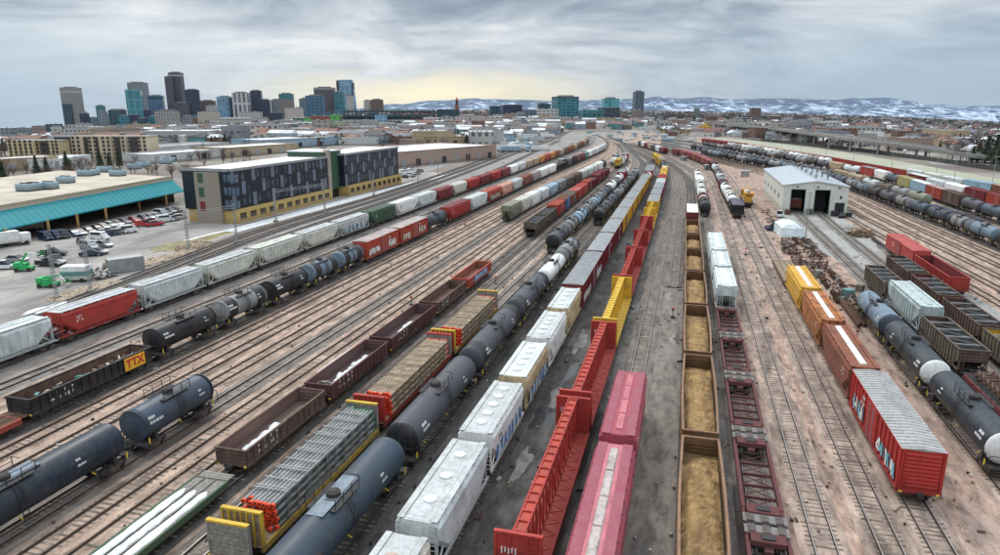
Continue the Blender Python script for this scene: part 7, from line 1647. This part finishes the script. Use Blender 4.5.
rowD = [(83, 244, 'black', 'sedan'), (89, 249, 'silver', 'van'), (97, 247, 'white', 'sedan'), (100, 240, 'white', 'van'), (104, 247, 'silver', 'sedan'), (92, 256, 'navy', 'sedan'), (98, 254, 'silver', 'sedan'), (53, 256, 'black', 'pickup'), (50, 266, 'black', 'pickup'), (57, 263, 'grey', 'pickup'), (5, 269, 'white', 'pickup'), (17, 262, 'silver', 'sedan')]
for i, (px, py, c, k) in enumerate(rowD): vehicle(px, py, c, k, rr.uniform(-.6, .9), '%s %s, number %s of the loosely parked group in the lot' % (c, {'sedan': 'car', 'van': 'van', 'pickup': 'pickup'}[k], ordn(i + 1)))
vehicle(0, 0, 'white', 'pickup', 1.5, 'white pickup parked at the front left corner of the shed', (26.6, 208), 'yard pickups')
vehicle(0, 0, 'navy', 'pickup', .6, 'dark pickup beside the tarpaulin', (22.8, 184), 'yard pickups')
vehicle(0, 0, 'black', 'sedan', 1.4, 'black car at the small shed door', (43.6, 211), 'yard pickups')
for i, (px, py) in enumerate(((400, 176), (405, 178), (409, 176), (413, 177), (417, 175), (404, 171), (411, 170), (420, 172))):
    vehicle(px, py, rr.choice(('white', 'black', 'silver', 'grey')), 'sedan', rr.uniform(0, 3), 'car parked in the small lot beyond the second office block, number %s' % ordn(i + 1), None, 'cars beyond the second office')
def boxtruck(m, L=9, h=3.6, cab=True):
    mb = MB(); mb.box(-L / 2, L / 2, -1.25, 1.25, .95, h, m)
    for i in range(int(L / 1.2)): mb.box(-L / 2 + i * 1.2 + .1, -L / 2 + i * 1.2 + .16, -1.28, 1.28, 1.0, h - .1, m)
    for x in (-L / 2 + 1, -L / 2 + 2.1) + ((L / 2 + 1.2,) if cab else ()):
        for s_ in (-1, 1): mb.cyl((x, s_ * .9, .5), (x, s_ * 1.2, .5), .5, DARK, 10, sm=False)
    mb.box(-L / 2, L / 2, -.45, .45, .6, .95, DARK)
    if cab: mb.box(L / 2 + .1, L / 2 + 2.2, -1.15, 1.15, .6, 2.7, m); mb.box(L / 2 + 1.9, L / 2 + 2.23, -1.0, 1.0, 1.7, 2.5, DARK)
    else: mb.box(L / 2 - 2, L / 2 - 1.8, -.8, .8, 0, .95, DARK)
    return mb
o = boxtruck(white, 6, 3.4).build('box_truck', loc=at(4, 247) + (0,), rz=1.2); tag(o, 'white box truck backed under the teal canopy at the left edge', 'truck')
o = boxtruck(tanp, 6, 3.2).build('box_truck', loc=at(20, 233) + (0,), rz=1.3); tag(o, 'tan box truck in the shade under the teal canopy', 'truck')
tr_ = [boxtruck(m, 14, 4.0, False).build('semi_trailer') for m in (white, lblue, lgrey)]
for o in tr_: tag(o, 'semi trailer parked in the trailer yard beyond the office', 'trailer', 'trailers in the far trailer yard')
n_ = 0
for i in range(46):
    px, py = rr.uniform(500, 562) - (i % 3) * 3, rr.uniform(134, 153)
    x, y = at(px, py)
    if x > -104 - max(0, y - 400) * .14: x -= 14
    o = tr_[i] if i < 3 else tr_[i % 3].copy()
    if i >= 3: col.objects.link(o)
    o['label'] = '%s semi trailer parked in the trailer yard beyond the office' % ('white', 'pale blue', 'grey')[i % 3]
    o.location = (x, y, .02); o.rotation_euler = (0, 0, rr.choice((.3, .3, 1.8)) + rr.uniform(-.05, .05))
for px, py, lb, m in ((430, 163, 'blue and white bus parked before the pinkish warehouse, left one', lblue), (440, 162, 'blue and white bus parked before the pinkish warehouse, right one', lblue)):
    o = boxtruck(m, 12, 3.2, False).build('bus', loc=at(px, py) + (0,), rz=.2 + YAW); tag(o, lb, 'bus')
# green boom lifts
def boomlift(x, y, rz, label, up=True):
    root = empty('boom_lift', (x, y, 0), rz); root.scale = (.8, .8, .8); tag(root, label, 'boom lift'); g_ = plain((.02, .36, .10), .45, .2); b = MB(); b.box(-1.9, 1.9, -1.1, 1.1, .5, 1.1, g_); b.box(-1.5, .8, -1.0, 1.0, 1.1, 2.0, g_); b.box(-1.9, -.8, -1.15, 1.15, 1.2, 2.2, g_); b.build('body', root)
    for sx in (-1.3, 1.3):
        for s_ in (-1, 1): w_ = MB(); w_.cyl((sx, s_ * 1.0, .5), (sx, s_ * 1.35, .5), .5, DARK, 12, sm=False); w_.build('wheel', root)
    a = MB()
    if up: a.bar((-.6, 0, 1.9), (1.0, 0, 4.4), .4, g_); a.bar((1.0, 0, 4.4), (3.6, 0, 4.0), .28, white)
    else: a.bar((-.8, 0, 2.1), (2.6, 0, 2.6), .4, g_); a.bar((2.6, 0, 2.6), (3.6, 0, 1.2), .3, white)
    a.build('boom', root); q = MB(); bx, bz = (3.6, 3.4) if up else (3.7, .7)
    q.box(bx, bx + .9, -.8, .8, bz, bz + .08, GALV)
    for X in (bx, bx + .9):
        for s_ in (-.8, .8): q.bar((X, s_, bz), (X, s_, bz + 1.1), .06, g_)
    for z in (.55, 1.1): q.bar((bx, -.8, bz + z), (bx + .9, -.8, bz + z), .05, g_); q.bar((bx, .8, bz + z), (bx + .9, .8, bz + z), .05, g_); q.bar((bx + .9, -.8, bz + z), (bx + .9, .8, bz + z), .05, g_)
    q.build('basket', root)
boomlift(*at(25, 271), .5, 'green boom lift with raised arm, the farther of the two')
boomlift(*at(49, 287), .3, 'bigger green boom lift with lowered arm near the tracks', False)
mb = MB(); mb.box(-2.2, 2.2, -1.2, 1.2, .5, 2.9, white); mb.box(-2.25, 2.25, -1.25, 1.25, 1.2, 2.0, tealg); [mb.cyl((x, s_ * 1.1, .4), (x, s_ * 1.3, .4), .4, DARK, 8) for x in (-1.2, 1.2) for s_ in (-1, 1)]; tag(mb.build('site_trailer', loc=at(78, 281) + (0,), rz=.4), 'small white and teal site trailer by the light rail', 'trailer')
mb = MB(); mb.box(-3.0, 3.0, -1.22, 1.22, .1, 2.7, GALV); [mb.box(-3.0 + i * .5, -2.9 + i * .5, -1.28, 1.28, .15, 2.6, GALV) for i in range(13)]; tag(mb.build('shipping_container', loc=at(126, 271) + (0,), rz=1.0), 'silver-grey container by the light rail', 'container')
mb = MB(); mb.cyl((-1.2, 0, 1.0), (1.2, 0, 1.0), .9, tanp, 14); mb.box(-1, -.7, -.8, .8, 0, .5, DARK); mb.box(.7, 1, -.8, .8, 0, .5, DARK); tag(mb.build('storage_tank', loc=at(111, 271) + (0,), rz=.7), 'small brown storage tank left of the silver container', 'tank')
tag(scrap(*(lambda p: (p[0] - 2, p[0] + 2, p[1] - 2, p[1] + 2))(at(99, 278)), .1, 70, 123, .4, 1.5, [GALV, DARK, white], 1.4).build('scrap_pile'), 'jumble of pale equipment beside the site trailer', 'equipment', kind='stuff')

# small yard clutter in the throat: service trucks, huts and signal boxes
hut = MB(); hut.box(-1.6, 1.6, -1.2, 1.2, 0, 2.5, GALV); hut.box(-1.8, 1.8, -1.4, 1.4, 2.5, 2.65, plain((.5, .51, .52), .6, .2)); hut.box(-.4, .4, -1.23, -1.2, .1, 2.0, DARK)
ho = hut.build('signal_hut'); tag(ho, 'small grey metal signal hut beside the throat tracks', 'hut', 'signal huts in the throat')
for i, (x, y) in enumerate(((10, 360), (-2, 420), (-68, 470), (-68, 380), (26, 330), (-30, 560), (8, 520), (-66, 260), (48, 300), (-90, 560))):
    o = ho if i == 0 else ho.copy()
    if i: col.objects.link(o)
    o.location = (x, y, .02); o.rotation_euler = (0, 0, i * .7)
for i in range(26):
    px, py = rr.uniform(575, 700), rr.uniform(132, 142); x, y = at(px, py)
    o = copy_tree(tr_[i % 3]); o.scale = (.55, .7, .7); o.location = (x, y, .03); o.rotation_euler = (0, 0, rr.uniform(0, 3)); o['label'] = 'trailer or service truck beyond the head of the yard'; o['group'] = 'trucks beyond the head of the yard'
# air: the far city and the mountains fade slightly to blue
def haze():
    mb = MB(); mb.box(-27000, 27000, -400, 27000, -1500, 1400, DARK); m = bpy.data.materials.new('haze'); m.use_nodes = True; nt = m.node_tree; nt.nodes.clear(); v = nt.nodes.new('ShaderNodeVolumePrincipled'); o = nt.nodes.new('ShaderNodeOutputMaterial')
    v.inputs['Color'].default_value = (.62, .76, .92, 1); v.inputs['Density'].default_value = 1.1e-5; nt.links.new(v.outputs[0], o.inputs['Volume'])
    mb.m = [m] * len(mb.m); tag(mb.build('haze'), 'thin blue air over the city and foothills', 'haze', kind='stuff')
haze()

# odd bits lying between the rails: broken sleepers, plates, stones and weeds nobody could count
mb = MB(); dm = [WOOD, inbrown, DARK, plain((.33, .30, .27), .9, .3), plain((.45, .42, .38), .9, .3), RUST]
for _ in range(1500):
    y = 14 + 150 * rr.random() ** 1.4; x = rr.uniform(-72, 50)
    if min(abs(x - c_x) for c_x in (-61.4, -46, -35.2, -27.5, -22, -15.3, -8.6, -4, 2.6, 7, 19.1, 27, 33, 38.5)) < 1.5: continue
    l = rr.choice((.15, .2, .3, .3, .5, 1.2 if rr.random() < .2 else .25)); a = rr.uniform(0, pi); h_ = rr.uniform(.03, .1)
    mb.bar((x - cos(a) * l / 2, y - sin(a) * l / 2, .1 + h_ / 2), (x + cos(a) * l / 2, y + sin(a) * l / 2, .1 + h_ / 2), rr.uniform(.08, .2), rr.choice(dm), h_ + .12)
tag(mb.build('track_debris'), 'scattered broken timber, stones and metal bits between the tracks', 'debris', kind='stuff')
wm_ = plain((.16, .15, .07), .95, .5, 3, 0, (.27, .25, .13)); mb = MB()
for _ in range(260):
    y = 16 + 230 * rr.random(); x = rr.choice((-68.5, -67, -40.5, -31.2, -24.6, -31, 23, 23.4, 30, 47, 51, 9.1)) + rr.gauss(0, .5); s_ = rr.uniform(.2, .6)
    for k in range(12):
        a = rr.uniform(0, 6.3); q = rr.random() * s_; mb.add([(x + cos(a) * q - .03, y + sin(a) * q, .02), (x + cos(a) * q + .03, y + sin(a) * q, .02), (x + cos(a) * (q + .15), y + sin(a) * (q + .15), .15 + .25 * rr.random())], [(0, 1, 2)], wm_)
tag(mb.build('dry_weeds'), 'dry weed tufts growing along the track edges', 'weeds', kind='stuff')
st_m = MB(); st_m.box(-.3, .3, -.2, .2, 0, .25, DARK); st_m.cyl((0, 0, .2), (0, 0, 1.5), .05, DARK, 6); st_m.box(-.22, .22, -.02, .02, 1.2, 1.55, plain((.5, .05, .03), .5, .2)); st_m.box(-.02, .02, -.22, .22, 1.25, 1.5, plain((.05, .3, .1), .5, .2))
so_ = st_m.build('switch_stand'); tag(so_, 'small switch stand beside a turnout', 'switch stand', 'switch stands')
for i, (x, y) in enumerate(((-67.5, 88), (-40.6, 96), (-31.2, 112), (-.6, 100), (9.2, 128), (13.3, 150), (23.5, 96), (52, 128), (-55.8, 170), (-24.3, 150), (17, 205), (-1.2, 230))):
    o = so_ if i == 0 else so_.copy()
    if i: col.objects.link(o)
    o.location = (x, y, .02); o['label'] = 'small red and green switch stand, %s by distance down the yard' % ordn([4, 5, 6, 7, 8, 9, 10, 11, 12, 1, 2, 3][i])

# parked vehicles on the lot between the long fence and the viaduct, and bare trees along the fence
for i in range(34):
    px = rr.uniform(790, 905); py = 133.5 + (px - 790) * .115 + rr.uniform(0, 6); c_k = rr.choice(('white', 'silver', 'grey', 'navy', 'white')); k_k = rr.choice(('van', 'sedan', 'pickup'))
    vehicle(px, py, c_k, k_k, rr.uniform(0, 3), 'small %s %s parked near the viaduct behind the long fence' % (c_k, {'van': 'van', 'sedan': 'car', 'pickup': 'pickup'}[k_k]), None, 'vehicles parked under the viaduct')
for i in range(40):
    px = rr.uniform(800, 1000); py = 137 + (px - 790) * .13 + rr.uniform(-4, 3); x, y = at(px, py); o = copy_tree(ft[rr.choice((0, 1, 3))]); o.location = (x, y, 0); s_ = rr.uniform(.4, .8); o.scale = (s_,) * 3; o['label'] = 'small leafless tree between the long fence and the viaduct'; o['group'] = 'bare trees by the viaduct'
